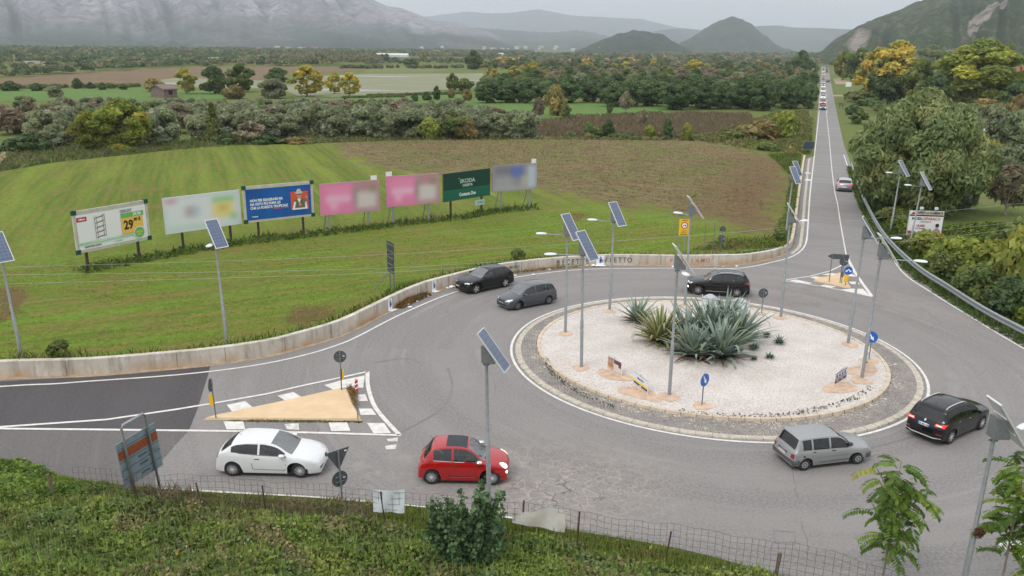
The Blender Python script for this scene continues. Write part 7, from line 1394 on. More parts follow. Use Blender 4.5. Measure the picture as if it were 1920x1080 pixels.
belt('orange_orchard', [(1060, 1230, 119, 116, 8, 5), (920, 975, 122, 121, 12, 5)], [((.45, .31, .09), 3), ((.36, .26, .09), 2), ((.52, .37, .10), 1)], 8, 'strip of orange autumn trees far across the plain', 2.0)
belt('hedge', [(0, 260, 166, 163, 6, 4), (690, 880, 181, 176, 4, 5), (640, 760, 184, 182, 3, 4), (960, 1430, 265, 262, 8, 2.6), (1060, 1180, 262, 262, 14, 2), (1230, 1330, 262, 264, 14, 2), (570, 700, 268, 266, 8, 3), (1060, 1240, 222, 216, 7, 3)], [((.10, .14, .05), 3), ((.14, .16, .06), 2), ((.20, .17, .08), 1)], 9, 'low scrubby hedges between the fields', 1.6)
belt('right_wood', [(1640, 1960, 135, 138, 26, 4), (1562, 1700, 130, 126, 18, 4), (1590, 1660, 190, 215, 22, 3), (1640, 1780, 150, 160, 26, 3), (1700, 1960, 120, 120, 34, 4), (1640, 1960, 170, 180, 36, 3), (1700, 1960, 225, 235, 34, 3.5), (1620, 1700, 205, 230, 26, 3), (1760, 1960, 320, 345, 26, 2)], [((.085, .125, .05), 3), ((.12, .15, .06), 2), ((.16, .165, .07), 1)], 10, 'mass of trees filling the right side behind the single trees', 2.6)

# --- ground cover of the bank: leaves, grass, dead stems (uncountable)
def ground_leaves(name, n, region, leaf, cols, hgt, label, zfun, upright=0., seed=1, clump=None, cat='weeds', sink=.0, rows=None, edge=0):
    g = np.random.default_rng(seed); xs = [a[0] for a in region]; ys = [a[1] for a in region]; X_ = g.uniform(min(xs), max(xs), n * 3); Y_ = g.uniform(min(ys), max(ys), n * 3); k = inpoly(X_, Y_, region)
    if edge: k &= g.random(len(X_)) < polydist(X_, Y_, region) / edge
    if rows: ca_ = -X_ * math.sin(rows[0]) + Y_ * math.cos(rows[0]); k &= ((ca_ / rows[1] + .35 * np.sin(X_ * .23 + Y_ * .11) + .2 * np.sin(X_ * .9)) % 1 < .55) & (np.sin(X_ * .31 + 1.3 * np.sin(Y_ * .27)) * np.sin(Y_ * .43 + X_ * .12) < .55)
    X_, Y_ = X_[k][:n], Y_[k][:n]; n = len(X_)
    hh = np.zeros(n)
    for fx, fy, am in ((.55, .4, .5), (1.3, -1.1, .3), (2.7, 2.1, .2), (4.9, -3.7, .12)): hh += am * (np.sin(X_ * fx + Y_ * fy + fx * 3) * np.sin(Y_ * fx * 1.3 - X_ * fy * .7 + 1.7))
    hh = np.clip(.5 + hh * .6, .06, 1.15); Z_ = zfun(X_, Y_) + hgt * hh * (1 - g.random(n) ** 1.8 * .9) - sink; ctr = np.c_[X_, Y_, Z_]
    up = np.tile([0, 0, 1.], (n, 1)); x_, y_ = leaf_dirs(n, up, .7, g)
    if upright: x_ = unit(x_ * (1 - upright) + np.array([0, 0, 1.]) * upright); y_ = unit(np.cross(x_, g.normal(size=(n, 3))))
    CC = np.array([c_ for c_, _ in cols]); WW = np.array([w_ for _, w_ in cols], float); WW /= WW.sum(); cell = ((np.floor(X_ * .9 + np.sin(Y_ * 1.1) * .8) * 7 + np.floor(Y_ * .9 + np.sin(X_ * .9) * .8) * 13).astype(int)) % 97; pick = g.choice(len(CC), 97, p=WW); c1 = CC[pick[cell]]; c2 = CC[g.choice(len(CC), n, p=WW)]; col = (c1 * .5 + c2 * .5) * g.uniform(.7, 1.3, n)[:, None]
    s_ = leaf * g.uniform(.5, 1.35, n)[:, None]; me = quads_mesh(name, ctr, x_ * s_ * (.5 if not upright else 1.6), y_ * s_ * (.35 if not upright else .16), col); o = link(name, me, M_leafs); setp(o, label, cat, None, 'stuff'); return o
FN = catmull([PB(*q) for q in [(-500, 930), (-150, 933), (97, 940), (263, 952), (382, 960), (500, 968), (724, 990), (978, 1012), (1081, 1030), (1246, 1056), (1452, 1090), (1600, 1125), (1900, 1230)]], 4)
low = [(a.x, a.y) for a in FN] + [(40, 8), (-45, 8)]
sel = [(a.x, a.y) for a in FN if a.x > -30]; x0b = sel[0][0]; low = [(a[0], a[1] - .15) for a in sel] + [(22, 15.5), (5, 14.5), (-4, 16.), (x0b, 16.)]
WG = [((.19, .265, .055), 3), ((.26, .345, .07), 2.6), ((.12, .18, .05), 2), ((.37, .40, .10), 1.1), ((.34, .27, .15), 1.3), ((.18, .24, .11), 1.5)]
ground_leaves('bramble_cover', 150000, low, .14, WG, .72, 'thick green brambles and weeds covering the bank below the wire fence', bank_z, seed=2, cat='brambles')
verge = [(a[0], a[1] - .3) for a in sel] + [(a.x, a.y - .25) for a in LWL[::-1] if -30 < a.x < sel[-1][0]]
ground_leaves('verge_grass', 60000, verge, .13, [((.22, .31, .045), 3), ((.16, .24, .04), 2), ((.29, .30, .08), 1.6), ((.34, .27, .13), 1.4)], .22, 'grass verge between the wire fence and the road edge', bank_z, upright=.75, seed=3, cat='grass')
ground_leaves('bank_grass', 17000, low, .14, [((.25, .36, .08), 3), ((.17, .27, .06), 2.6), ((.36, .33, .15), 1.2), ((.24, .19, .10), .8)], .85, 'wild grass blades and dead stalks standing among the brambles', bank_z, upright=.8, seed=33, cat='grass')
fg5 = [(a.x, a.y) for a in pts([(-200, 352), (0, 326), (100, 309), (270, 291), (560, 273), (960, 264), (960, 256), (560, 262), (300, 272), (60, 276), (-200, 300)], .0)]
ground_leaves('hedge_grass', 26000, fg5, .42, [((.14, .19, .05), 3), ((.19, .23, .06), 2), ((.26, .20, .13), 1.6), ((.10, .14, .04), 1.5)], .7, 'rough grass and dry stalks between the green field and the olive grove', lambda x_, y_: np.full(x_.shape, .1), upright=.4, seed=34, cat='grass')
# left, brighter tall growth and dry stems around the sign
def patch_px(q, z=.2): return [(PB(*a).x, PB(*a).y) for a in q]
ground_leaves('tall_weeds', 26000, patch_px([(-80, 880), (0, 872), (70, 885), (150, 905), (250, 935), (300, 960), (180, 985), (0, 985), (-80, 985)]), .13, [((.20, .30, .055), 3), ((.27, .37, .075), 2), ((.12, .19, .045), 2.4)], .6, 'bright green tall weeds at the left end of the bank', bank_z, seed=5)
ground_leaves('dry_stems', 2600, patch_px([(170, 925), (300, 925), (420, 935), (700, 955), (700, 1000), (420, 985), (250, 985)]), .17, [((.22, .16, .11), 3), ((.30, .24, .17), 2), ((.16, .17, .07), 2)], .5, 'dry brown stems tangled along the fence at the left', bank_z, upright=.5, seed=6, cat='dead stems')
ground_leaves('flower_heads', 60, patch_px([(300, 1000), (640, 960), (700, 1060), (300, 1075)]), .09, [((.7, .7, .68), 1)], .75, 'scattered white flower heads in the brambles', bank_z, seed=8, cat='flowers')
ground_leaves('yellow_leaves', 110, patch_px([(100, 1000), (1300, 1000), (1300, 1090), (100, 1090)]), .13, [((.50, .36, .03), 1), ((.42, .40, .05), 1)], .7, 'scattered yellow leaves in the brambles', bank_z, seed=9, cat='leaves')
# weeds along the wall foot, verge by the barrier, field edge
wg = [(a.x, a.y) for a in WL if P(1000, 520).x * -100 < a.x]
def along(pl, w0, w1): a, b = offset(pl, w0), offset(pl, w1); return [(p.x, p.y) for p in a] + [(p.x, p.y) for p in b[::-1]]
flat = lambda x_, y_: np.zeros(x_.shape)
wa = [p for p in WL if 955 < proj(p)[0] < 1105]; ground_leaves('wall_weeds', 1000, along(wa, -.02, -.36), .10, [((.30, .19, .09), 3), ((.17, .20, .06), 2), ((.38, .28, .16), 1)], .24, 'brown and green weeds growing along the wall foot right of the black car', flat, upright=.4, seed=12)
wa = [p for p in WL if 738 < proj(p)[0] < 800]; ground_leaves('wall_weeds', 1500, along(wa, -.02, -.55), .12, [((.26, .14, .05), 3), ((.18, .13, .05), 2)], .36, 'rusty brown weeds at the wall foot between the two blue posters', flat, upright=.4, seed=13)
fz5 = lambda x_, y_: np.full(x_.shape, .5)
wa = [p for p in WL if -200 < proj(p)[0] < 1475]; ground_leaves('field_edge_grass', 16000, along(wa, .30, 1.2), .2, [((.10, .17, .02), 3), ((.13, .16, .03), 2), ((.08, .12, .02), 2)], .40, 'long grass along the back of the concrete wall', fz5, upright=.6, seed=14, cat='grass')
gr2 = resample(GR, 1.); gg = [Vector((p.x, p.y, 0)) for p in gr2]; ground_leaves('barrier_grass', 34000, along(gg, -.55, 3.6), .22, [((.09, .15, .02), 3), ((.12, .16, .03), 2), ((.06, .10, .02), 2)], .32, 'grass and weeds growing under and behind the crash barrier', flat, upright=.35, seed=15, cat='grass')
ground_leaves('slope_foliage', 60000, [(a.x, a.y) for a in pts([(1640, 385), (1672, 372), (1700, 395), (1715, 440), (1790, 435), (1960, 430), (1960, 640), (1900, 600), (1800, 530), (1725, 480), (1665, 425)])], .42, [((.14, .21, .03), 3), ((.21, .25, .045), 2.2), ((.09, .14, .03), 2), ((.32, .30, .05), .8)], 1.3, 'leafy green undergrowth filling the slope beyond the crash barrier', flat, seed=16, cat='undergrowth')
bb_l = [P(*q, .5) for q in ((150, 512), (260, 489), (345, 474), (435, 459), (487, 453), (571, 443), (620, 437), (693, 430), (739, 423), (805, 416), (847, 412), (904, 402), (940, 397), (994, 392), (1010, 391))]
ground_leaves('billboard_weeds', 9000, along(bb_l, 1.0, -.8), .26, [((.06, .12, .018), 3), ((.09, .15, .02), 2), ((.17, .13, .07), 1)], .45, 'line of unmown weeds under the row of billboards', fz5, upright=.45, seed=17)
ground_leaves('verge_weeds', 14000, [(a.x, a.y) for a in pts([(1440, 290), (1502, 290), (1500, 320), (1492, 380), (1483, 440), (1470, 466), (1300, 470), (1350, 455), (1445, 448), (1470, 400), (1482, 330)], .5)], .26, [((.10, .17, .025), 3), ((.13, .18, .03), 2), ((.17, .15, .05), 1.5)], .45, 'rough grass and weeds between the ploughed field and the road', fz5, upright=.4, seed=18, cat='grass')
ground_leaves('mound_scrub', 16000, [(a.x, a.y) for a in pts([(1300, 268), (1370, 246), (1420, 226), (1470, 214), (1510, 212), (1524, 230), (1520, 290), (1440, 292)], 0)], .5, [((.18, .19, .06), 3), ((.15, .19, .05), 2), ((.23, .20, .08), 2)], 1.6, 'olive-brown scrub covering the low mound left of the straight road', flat, seed=19, cat='scrub')
ground_leaves('meadow_stalks', 26000, [(a.x, a.y) for a in pts([(955, 256), (985, 232), (1050, 226), (1280, 214), (1405, 216), (1425, 240), (1370, 262), (1100, 259)], 0)], .45, [((.20, .15, .10), 3), ((.24, .19, .12), 2), ((.14, .13, .05), 1.2)], .9, 'dry pinkish brown stalks covering the meadow beyond the ploughed field', flat, upright=.6, seed=20, cat='dry grass')
isl_w = [PI_(*q) for q in ((1018, 672), (1030, 700), (1055, 722), (1080, 738), (1110, 752), (1150, 765))]
ground_leaves('island_weeds', 700, along(isl_w, .0, .30), .10, [((.05, .08, .03), 2), ((.12, .10, .08), 2), ((.08, .14, .03), 1)], .12, 'dark low plants and bare root ends along the inner kerb of the island', lambda x_, y_: isl_z(x_, y_), seed=21, cat='low plants')
isl_w = [PI_(*q) for q in ((1270, 771), (1300, 776), (1340, 781), (1400, 784), (1460, 783), (1520, 776), (1570, 764), (1610, 750), (1640, 728))]
ground_leaves('island_weeds', 900, along(isl_w, .0, .35), .11, [((.05, .07, .04), 2), ((.20, .17, .12), 2), ((.12, .17, .04), 1.4)], .13, 'patchy weeds along the front right inner kerb of the island', lambda x_, y_: isl_z(x_, y_), seed=22, cat='low plants')
ground_leaves('island_corner_weeds', 260, [(a.x, a.y) for a in pts([(650, 726), (664, 729), (672, 750), (668, 768), (660, 750)], 0)], .13, [((.30, .16, .06), 2), ((.14, .14, .04), 1)], .35, 'reddish weeds at the top corner of the left splitter island', flat, seed=23, upright=.3)
mb_c = [(a.x, a.y) for a in pts([(0, 500), (640, 430), (1100, 395), (1400, 440), (1470, 462), (1140, 474), (940, 490), (800, 525), (640, 592), (400, 640), (0, 665), (-300, 690), (-300, 560)], .5)]
ground_leaves('crop_tufts', 46000, mb_c, .11, [((.25, .36, .04), 3), ((.32, .40, .045), 1.6), ((.20, .30, .03), 1.5), ((.36, .30, .09), .8)], .06, 'young green crop sprouting over the near field', fz5, upright=.35, seed=24, cat='crop', sink=.02, rows=(math.atan2(d2.y, d2.x), 1.15))

ground_leaves('soil_clods', 17000, PLO, .22, [((.30, .21, .125), 3), ((.16, .11, .065), 1.2), ((.22, .26, .07), 4.5), ((.38, .28, .17), 1.6)], .07, 'clods of turned soil and stubble over the ploughed field', fz5, seed=25, cat='soil', edge=9.)
ground_leaves('island_edge_weeds', 700, [(a.x, a.y) for a in pts([(430, 788), (560, 789), (680, 790), (680, 793), (560, 792), (430, 791)], 0)], .09, [((.20, .22, .07), 2), ((.24, .17, .08), 2)], .10, 'thin weeds along the front edge of the left splitter island', flat, seed=27)
# --- agaves
def agave(name, c_, n, L_, W_, cols, label, seed, spread=(8, 88), group=None, dead=.0, curl=.35):
    g = np.random.default_rng(seed); V, Fc, Cc = [], [], []
    for k in range(n):
        t_ = (k + .5) / n; el = R(spread[1] - (spread[1] - spread[0]) * t_ ** .8 + g.uniform(-6, 6)); az = k * 2.39996 + g.uniform(-.25, .25); Ln = L_ * (1.12 if L_ > 1 else 1) * g.uniform(.78, 1.1) * (.75 + .25 * math.sin(math.pi * min(1, t_ * 1.2))); wd = W_ * 1.65 * g.uniform(.8, 1.15); fold = g.random() < curl and t_ > .12; fp = g.uniform(.5, .75); d = np.array([math.cos(az), math.sin(az), 0]); sd = np.array([-math.sin(az), math.cos(az), 0]); p_ = np.array([0, 0, .05]) + d * .05; e_ = el; segs = 10; base = len(V); ci = g.integers(len(cols)); lc = np.array(cols[ci]) * g.uniform(.82, 1.18)
        if dead and t_ > 1 - dead: lc = np.array((.20, .12, .07)) * g.uniform(.6, 1.1)
        for s_ in range(segs + 1):
            u_ = s_ / segs; w_ = wd * (.62 + .38 * math.sin(math.pi * min(1, u_ * 1.6 + .1))) * (1 - u_ ** 2.6) + .004
            tn = d * math.cos(e_) + np.array([0, 0, math.sin(e_)]); nn = np.cross(sd, tn); ch = w_ * .30 * (1 - u_ * .5)
            V += [tuple(p_ + sd * w_ + nn * -ch * (1 if el < 1.2 else 1)), tuple(p_ + sd * w_ * .55 + nn * ch * .15), tuple(p_ + nn * ch * .5), tuple(p_ - sd * w_ * .55 + nn * ch * .15), tuple(p_ - sd * w_ - nn * ch)]
            edge = np.array((.78, .66, .25)) if len(cols) == 2 and cols[1][0] > .3 else lc * 1.25; core = lc if edge[0] < .4 else np.array((.15, .19, .10)); tipc = lc * (1.0 if u_ < .93 else .45)
            Cc += [tuple(edge), tuple(core if edge[0] > .4 else tipc), tuple(tipc if edge[0] < .4 else core), tuple(core if edge[0] > .4 else tipc), tuple(edge)]
            p_ = p_ + tn * Ln / segs; e_ -= R(1.5 + 3.0 * (1 - math.sin(el)) * u_)
            if fold and u_ > fp: e_ -= R(34)
            if p_[2] < .04: p_[2] = .04; e_ = max(e_, 0)
        for s_ in range(segs):
            for j in range(4): a = base + s_ * 5 + j; Fc.append((a, a + 1, a + 6, a + 5))
    me = bpy.data.meshes.new(name); me.from_pydata(V, [], Fc); ca = me.color_attributes.new('Col', 'FLOAT_COLOR', 'POINT'); ca.data.foreach_set('color', np.c_[np.array(Cc, np.float32), np.ones(len(Cc), np.float32)].ravel()); o = link(name, me, M_agave, smooth=True); o.location = c_; o.rotation_euler = (0, 0, seed); return setp(o, label, 'agave', group)
M_agave = mat('agave_leaf', (1, 1, 1), .5, spec=.35, attr='Col', var=.12, vscale=9); BG = [(.29, .365, .30), (.24, .31, .25), (.36, .42, .36), (.20, .26, .205)]; VG = [(.5, .45, .15), (.6, .52, .16)]; DGc = [(.12, .175, .14), (.15, .205, .16)]
agave('agave', PI_(1196, 604), 46, 1.75, .085, BG, 'blue-green agave standing apart at the left of the agave bed', 1, curl=.12, dead=.14); agave('agave', PI_(1237, 640), 66, 2.15, .13, VG, 'variegated agave with yellow-edged leaves at the left of the bed', 2, curl=.5, dead=.12)
agave('agave', PI_(1298, 668), 60, 2.1, .12, BG, 'large blue-green agave front left of the bed, right beside the lamp post', 3, curl=.28, dead=.12); agave('agave', PI_(1352, 670), 74, 2.3, .13, BG, 'largest blue-green agave at the front right of the bed', 4, curl=.34, dead=.12); agave('agave', PI_(1330, 636), 66, 2.7, .13, BG, 'tall blue-green agave in the middle of the bed, many drooping leaf tips', 5, (25, 88), curl=.45)
agave('agave', PI_(1384, 640), 60, 2.4, .125, BG, 'blue-green agave at the right of the bed, leaves fanning right', 6, (14, 84), curl=.2); agave('agave', PI_(1288, 640), 48, 2.2, .10, BG, 'blue-green agave at the back left of the bed behind the lamp post', 7, (30, 88), curl=.3); agave('agave', PI_(1358, 618), 44, 2.3, .10, BG, 'blue-green agave at the back of the bed before the white board backs', 8, (40, 88), curl=.3)
for i_, (x_, y_, s_, lb) in enumerate(((1461, 645, .55, 'small dark agave on the gravel, the largest of the young ones at the right'), (1437, 632, .38, 'small dark agave on the gravel just left of the largest young one'), (1443, 672, .34, 'small dark agave lowest on the gravel right of the bed'), (1412, 656, .5, 'small dark agave close against the right side of the agave bed'), (1413, 675, .22, 'tiny greyish agave on the gravel below the right side of the bed'))): agave('small_agave', PI_(x_, y_), 24, s_, .05, DGc, lb, 20 + i_, (12, 85), curl=0)

# --- the tall leafy shrub in front of the red car: upright stems with round leaves
def shrub(px, py, ty, wpx, label):
    b = PB(px, py); d = dist_m(b); h = top_z(b, px, ty) - b.z; Wd = wpx * d / F / 2; g = np.random.default_rng(31); root = empty('leafy_shrub', b, 0, label, 'shrub'); cs, us, vs_, cc = [], [], [], []; mb = MB()
    for k in range(44):
        a = g.uniform(0, 6.283); rr_ = Wd * math.sqrt(g.random()) * .95; tip = Vector((rr_ * math.cos(a), rr_ * math.sin(a) * .8, h * g.uniform(.42, 1.06) * (1.03 - .22 * (rr_ / Wd) ** 2))); m_ = Vector((tip.x * .55, tip.y * .55, tip.z * .45)); st_ = catmull([Vector((tip.x * .12, tip.y * .12, 0)), m_, tip], 8); mb.tube(st_, [.03 - .024 * i / len(st_) for i in range(len(st_))], 5)
        for i in range(3, len(st_)):
            n = 15; q = np.array(st_[i])[None] + g.normal(size=(n, 3)) * np.array([.075, .075, .06]); u_ = unit(q - np.array(st_[i]) + 1e-4); x_, y_ = leaf_dirs(n, u_ + np.array([0, 0, .6]), 1.4, g); s_ = .072 * g.uniform(.6, 1.25, n)[:, None]; cs.append(q); us.append(x_ * s_); vs_.append(y_ * s_ * .8); bc = np.array([(.09, .155, .06), (.12, .20, .085), (.065, .11, .045), (.16, .25, .12)][g.integers(4)]); cc.append(np.tile(bc, (n, 1)) * g.uniform(.75, 1.3, n)[:, None])
    mb.build('stems', M_bark, root); link('leaves', quads_mesh('leaves', np.concatenate(cs), np.concatenate(us), np.concatenate(vs_), np.concatenate(cc)), M_leafs, root); return root
shrub(878, 1068, 912, 165, 'tall dark green leafy shrub rising in front of the red hatchback beside the lamp post')
# --- young ailanthus trees: pinnate leaves on thin stems
def ailanthus(px, py, ty, wpx, label, seed, heads=0, nl=46, lean=0.):
    b = PB(px, py); d = dist_m(b); g = np.random.default_rng(seed); h = top_z(b, px, ty) - b.z; Wd = wpx * d / F / 2; root = empty('young_tree', b, 0, label, 'tree'); mb = MB(); ctr, us, vs_, cc = [], [], [], []
    main = catmull([Vector((0, 0, -.2)), Vector((lean * .3, 0, h * .35)), Vector((lean * .7, .05, h * .65)), Vector((lean, 0, h * .93))], 8); mb.tube(main, [.045 - .034 * i / len(main) for i in range(len(main))], 6)
    stems = [(main, .32)]
    for k in range(7):
        i = int(len(main) * g.uniform(.3, .8)); a = g.uniform(0, 6.28); p0 = main[i]; e_ = p0 + Vector((math.cos(a) * Wd * .45, math.sin(a) * Wd * .45, h * .16)); s_ = catmull([p0, p0.lerp(e_, .5) + Vector((0, 0, -.04)), e_], 4); mb.tube(s_, [.018] * (len(s_) - 1) + [.008], 5); stems.append((s_, .3))
    mb.build('trunk', M_barkp, root)
    for k in range(nl):
        s_, st0 = stems[0] if g.random() < .45 else stems[g.integers(1, len(stems))]; i = int(len(s_) * g.uniform(st0, 1)); i = min(i, len(s_) - 1); p0 = np.array(s_[i]); a = g.uniform(0, 6.283); Ln = g.uniform(.65, 1.0) * min(1.1, Wd); el = R(g.uniform(5, 45)); n = 13; lc = np.array([(.15, .24, .04), (.10, .17, .035), (.22, .30, .05), (.32, .32, .06)][g.choice(4, p=[.4, .33, .2, .07])])
        dirh = np.array([math.cos(a), math.sin(a), 0]); p_ = p0.copy(); e_ = el
        for j in range(n):
            u_ = j / (n - 1); tn = dirh * math.cos(e_) + np.array([0, 0, math.sin(e_)]); p_ = p_ + tn * Ln / n; e_ -= R(6.5)
            if j < 2: continue
            sd = np.cross(tn, [0, 0, 1]); sd /= np.linalg.norm(sd)
            for sg in (1, -1):
                ll = .215 * (1 - .45 * abs(u_ - .45)) * g.uniform(.85, 1.15); ax = sd * sg * .86 + tn * .3 + np.array([0, 0, -.38]); ax /= np.linalg.norm(ax); wv = np.cross(ax, np.array([0, 0, 1.]) + g.normal(size=3) * .25); wv /= np.linalg.norm(wv)
                ctr.append(p_ + ax * ll * .5); us.append(ax * ll * .55); vs_.append(wv * ll * .24); cc.append(lc * g.uniform(.8, 1.25))
    me = quads_mesh('leaves', np.array(ctr), np.array(us), np.array(vs_), np.array(cc)); link('leaves', me, M_leafs, root)
    for hx, hz, hr in ([] if not heads else heads):
        n = 420; u_ = unit(g.normal(size=(n, 3))); q = np.array([hx, 0, hz]) + u_ * hr * np.array([1, .8, 1.1]) * g.uniform(.3, 1, n)[:, None]; x_, y_ = leaf_dirs(n, None, 0, g); me = quads_mesh('seed_head', q, x_ * .035, y_ * .018, np.tile((.19, .10, .06), (n, 1)) * g.uniform(.5, 1.4, n)[:, None]); link('seed_head', me, M_leafs, root)
    return root
ailanthus(1648, 1130, 842, 165, 'young feathery-leaved tree standing alone in front of the old silver car', 1, nl=92, lean=0.)
b_ = PB(1868, 1140); hh_ = top_z(b_, 1868, 838) - b_.z; k_ = dist_m(b_) / F
ailanthus(1868, 1140, 838, 190, 'young feathery-leaved tree with brown seed heads behind the leaning lamp post at the bottom right', 2, heads=[(27 * k_, hh_ * .88, .26), (34 * k_, hh_ * .66, .26), (-60 * k_, hh_ * .48, .16)], nl=92); ailanthus(1925, 1150, 900, 150, 'young feathery-leaved tree cut by the right edge at the bottom corner', 5, nl=36)


# ============================================================ WIRE FENCE, BANNERS
f0 = PB(724, 990); fence = empty('wire_fence', f0, 0, 'rusty wire mesh fence with leaning iron posts along the bank', 'fence'); FH = 1.45
fl = [p - f0 for p in FN if -16 < p.x < 14]; fr_ = resample(fl, .22); mb = MB(); prev = None
for i, p in enumerate(fr_):
    sag = .05 * math.sin(i * .35) + .03 * math.sin(i * 1.1); t3 = p + Vector((.0, 0, FH * .97 + sag)); mb.tube([p + Vector((0, 0, .05)), t3], .0058, 3, cap=False)
for k in range(7):
    q = [p + Vector((0, 0, .08 + k * (FH - .1) / 6.1 + (.05 * math.sin(i * .35) + .03 * math.sin(i * 1.1)) * k / 6)) for i, p in enumerate(fr_)]; mb.tube(q, .0062, 3, cap=False)
mb.build('wire_mesh', mat('rusty_wire', (.10, .07, .055), .8), fence)
for px, py, tx, ty, wood in ((105, 935, 96, 890, 1), (265, 953, 255, 896, 0), (382, 961, 373, 905, 0), (500, 967, 496, 910, 0), (724, 990, 716, 922, 0), (978, 1012, 981, 938, 0), (1081, 1030, 1084, 959, 0), (1246, 1056, 1254, 996, 0), (1452, 1089, 1457, 1036, 1)):
    b = PB(px, py); h = top_z(b, tx, ty) - b.z; lean = (tx - px) * dist_m(b) / F; mb = MB(); bl_ = b - f0; mb.box(bl_ + Vector((0, 0, h / 2)), (.05 if not wood else .11, .05 if not wood else .11, h + .3)) if False else mb.tube([bl_ + Vector((0, 0, -.2)), bl_ + Vector((lean, 0, h))], .028 if not wood else .06, 4 if not wood else 7); mb.build('post', M_wood if wood else M_rust, fence)
def fence_pt(px, py, off=-.04):
    o = Vector((0, 0, CH)); d = ray(px, py)
    for a, b in zip(FN, FN[1:]):
        t_ = (b - a); t_.z = 0; L_ = t_.length; t_.normalize(); nn = Vector((t_.y, -t_.x, 0)); k = (a - o).dot(nn) / d.dot(nn); q = o + d * k
        if -.01 <= (q - a).dot(t_) <= L_ + .01: return q - nn * off
def banner(cor, label, m, sag=0., fold=None):
    q = [fence_pt(*c_) for c_ in cor]; a, b, c_, d = q; n, m_ = 12, 6; V = []
    for j in range(m_ + 1):
        for i in range(n + 1):
            u_, v_ = i / n, j / m_; tp = a.lerp(b, u_); bt = d.lerp(c_, u_)
            if fold: tp = tp + Vector((0, 0, fold(u_)))
            V.append(tp.lerp(bt, v_) + Vector((0, .03 * math.sin(u_ * 9 + v_ * 3) + .04, .012 * math.sin(u_ * 14))) )
    mb = MB(); mb.add(V, [(j * (n + 1) + i, (j + 1) * (n + 1) + i, (j + 1) * (n + 1) + i + 1, j * (n + 1) + i + 1) for j in range(m_) for i in range(n)]); o = mb.build('banner', m, smooth=True); return setp(o, label, 'banner')
banner([(699, 919), (758.8, 919), (758.8, 962), (700, 959.5)], 'square white banner tied to the wire fence below the red hatchback', mat('white_sheet', (.66, .70, .74), .7, var=.06, vscale=3))
banner([(961, 962), (1059.6, 957), (1059.6, 998.5), (960.7, 980)], 'cream torn banner with a folded-over corner on the wire fence', mat('cream_sheet', (.60, .56, .48), .75, col2=(.72, .71, .68), vscale=1.6), fold=lambda u_: .15 * max(0, 1 - abs(u_ - .68) / .3))

# ============================================================ ELECTRIC POLES AND WIRES
def el_pole(px, py, tx, ty, label, trafo):
    b = P(px, py); h = top_z(b, tx, ty); t_ = empty('electricity_pole', b, 0, label, 'electricity pole'); t_.rotation_euler = (0, math.atan2((tx - proj(b + Vector((0, 0, h)))[0]) * dist_m(b) / F, h), 0)
    mb = MB(); mb.tube([(0, 0, -1), (0, 0, h)], [.22, .13], 10); mb.build('pole', M_conc, t_)
    mb = MB(); mb.box((.35, 0, h - .15), (2.6, .14, .12)); mb.build('crossarm', M_galv, t_)
    for x_ in (-.7, .3, 1.3): mb = MB(); mb.lathe([(.05, 0), (.11, .05), (.05, .1), (.1, .15), (.04, .2)], 10, c=(x_, 0, h - .09)); mb.build('insulator', M_pw, t_)
    if trafo: mb = MB(); mb.box((-.75, 0, h - 2.3), (.8, .6, .7)); mb.box((-.3, 0, h - 2.7), (1.0, .2, .1)); mb.lathe([(.1, 0), (.12, .3)], 8, c=(-.75, 0, h - 1.95)); mb.build('transformer', M_galv, t_)
    else:
        for k in range(3): mb = MB(); mb.box((.6, 0, h - .5 - k * .45), (1.6, .1, .08)); mb.build('rack', M_galv, t_)
el_pole(1808, 345, 1826, 243, 'concrete electricity pole with crossarm and small transformer among the olives on the right', True); el_pole(1728, 215, 1734, 164, 'far electricity pole with stacked racks above the huge feathery tree', False)
M_wire = mat('aluminium_wire', (.42, .44, .42), .5)
for l, lb in (([(-120, 505), (640, 481), (1280, 443), (1560, 417), (1960, 377)], 'top one of three overhead wires crossing the near field'), ([(-120, 517), (640, 505.5), (1000, 487), (1300, 478), (1680, 441), (1960, 410)], 'middle one of three overhead wires crossing the near field'), ([(-120, 536), (640, 514.5), (900, 500), (1300, 484), (1700, 452), (1960, 422)], 'lowest one of three overhead wires crossing the near field')):
    q = catmull([P(a, b, 6.2) for a, b in l], 5); mb = MB(); mb.tube(q, .0055, 4, cap=False); o = mb.build('overhead_wire', M_wire); setp(o, lb, 'wire')

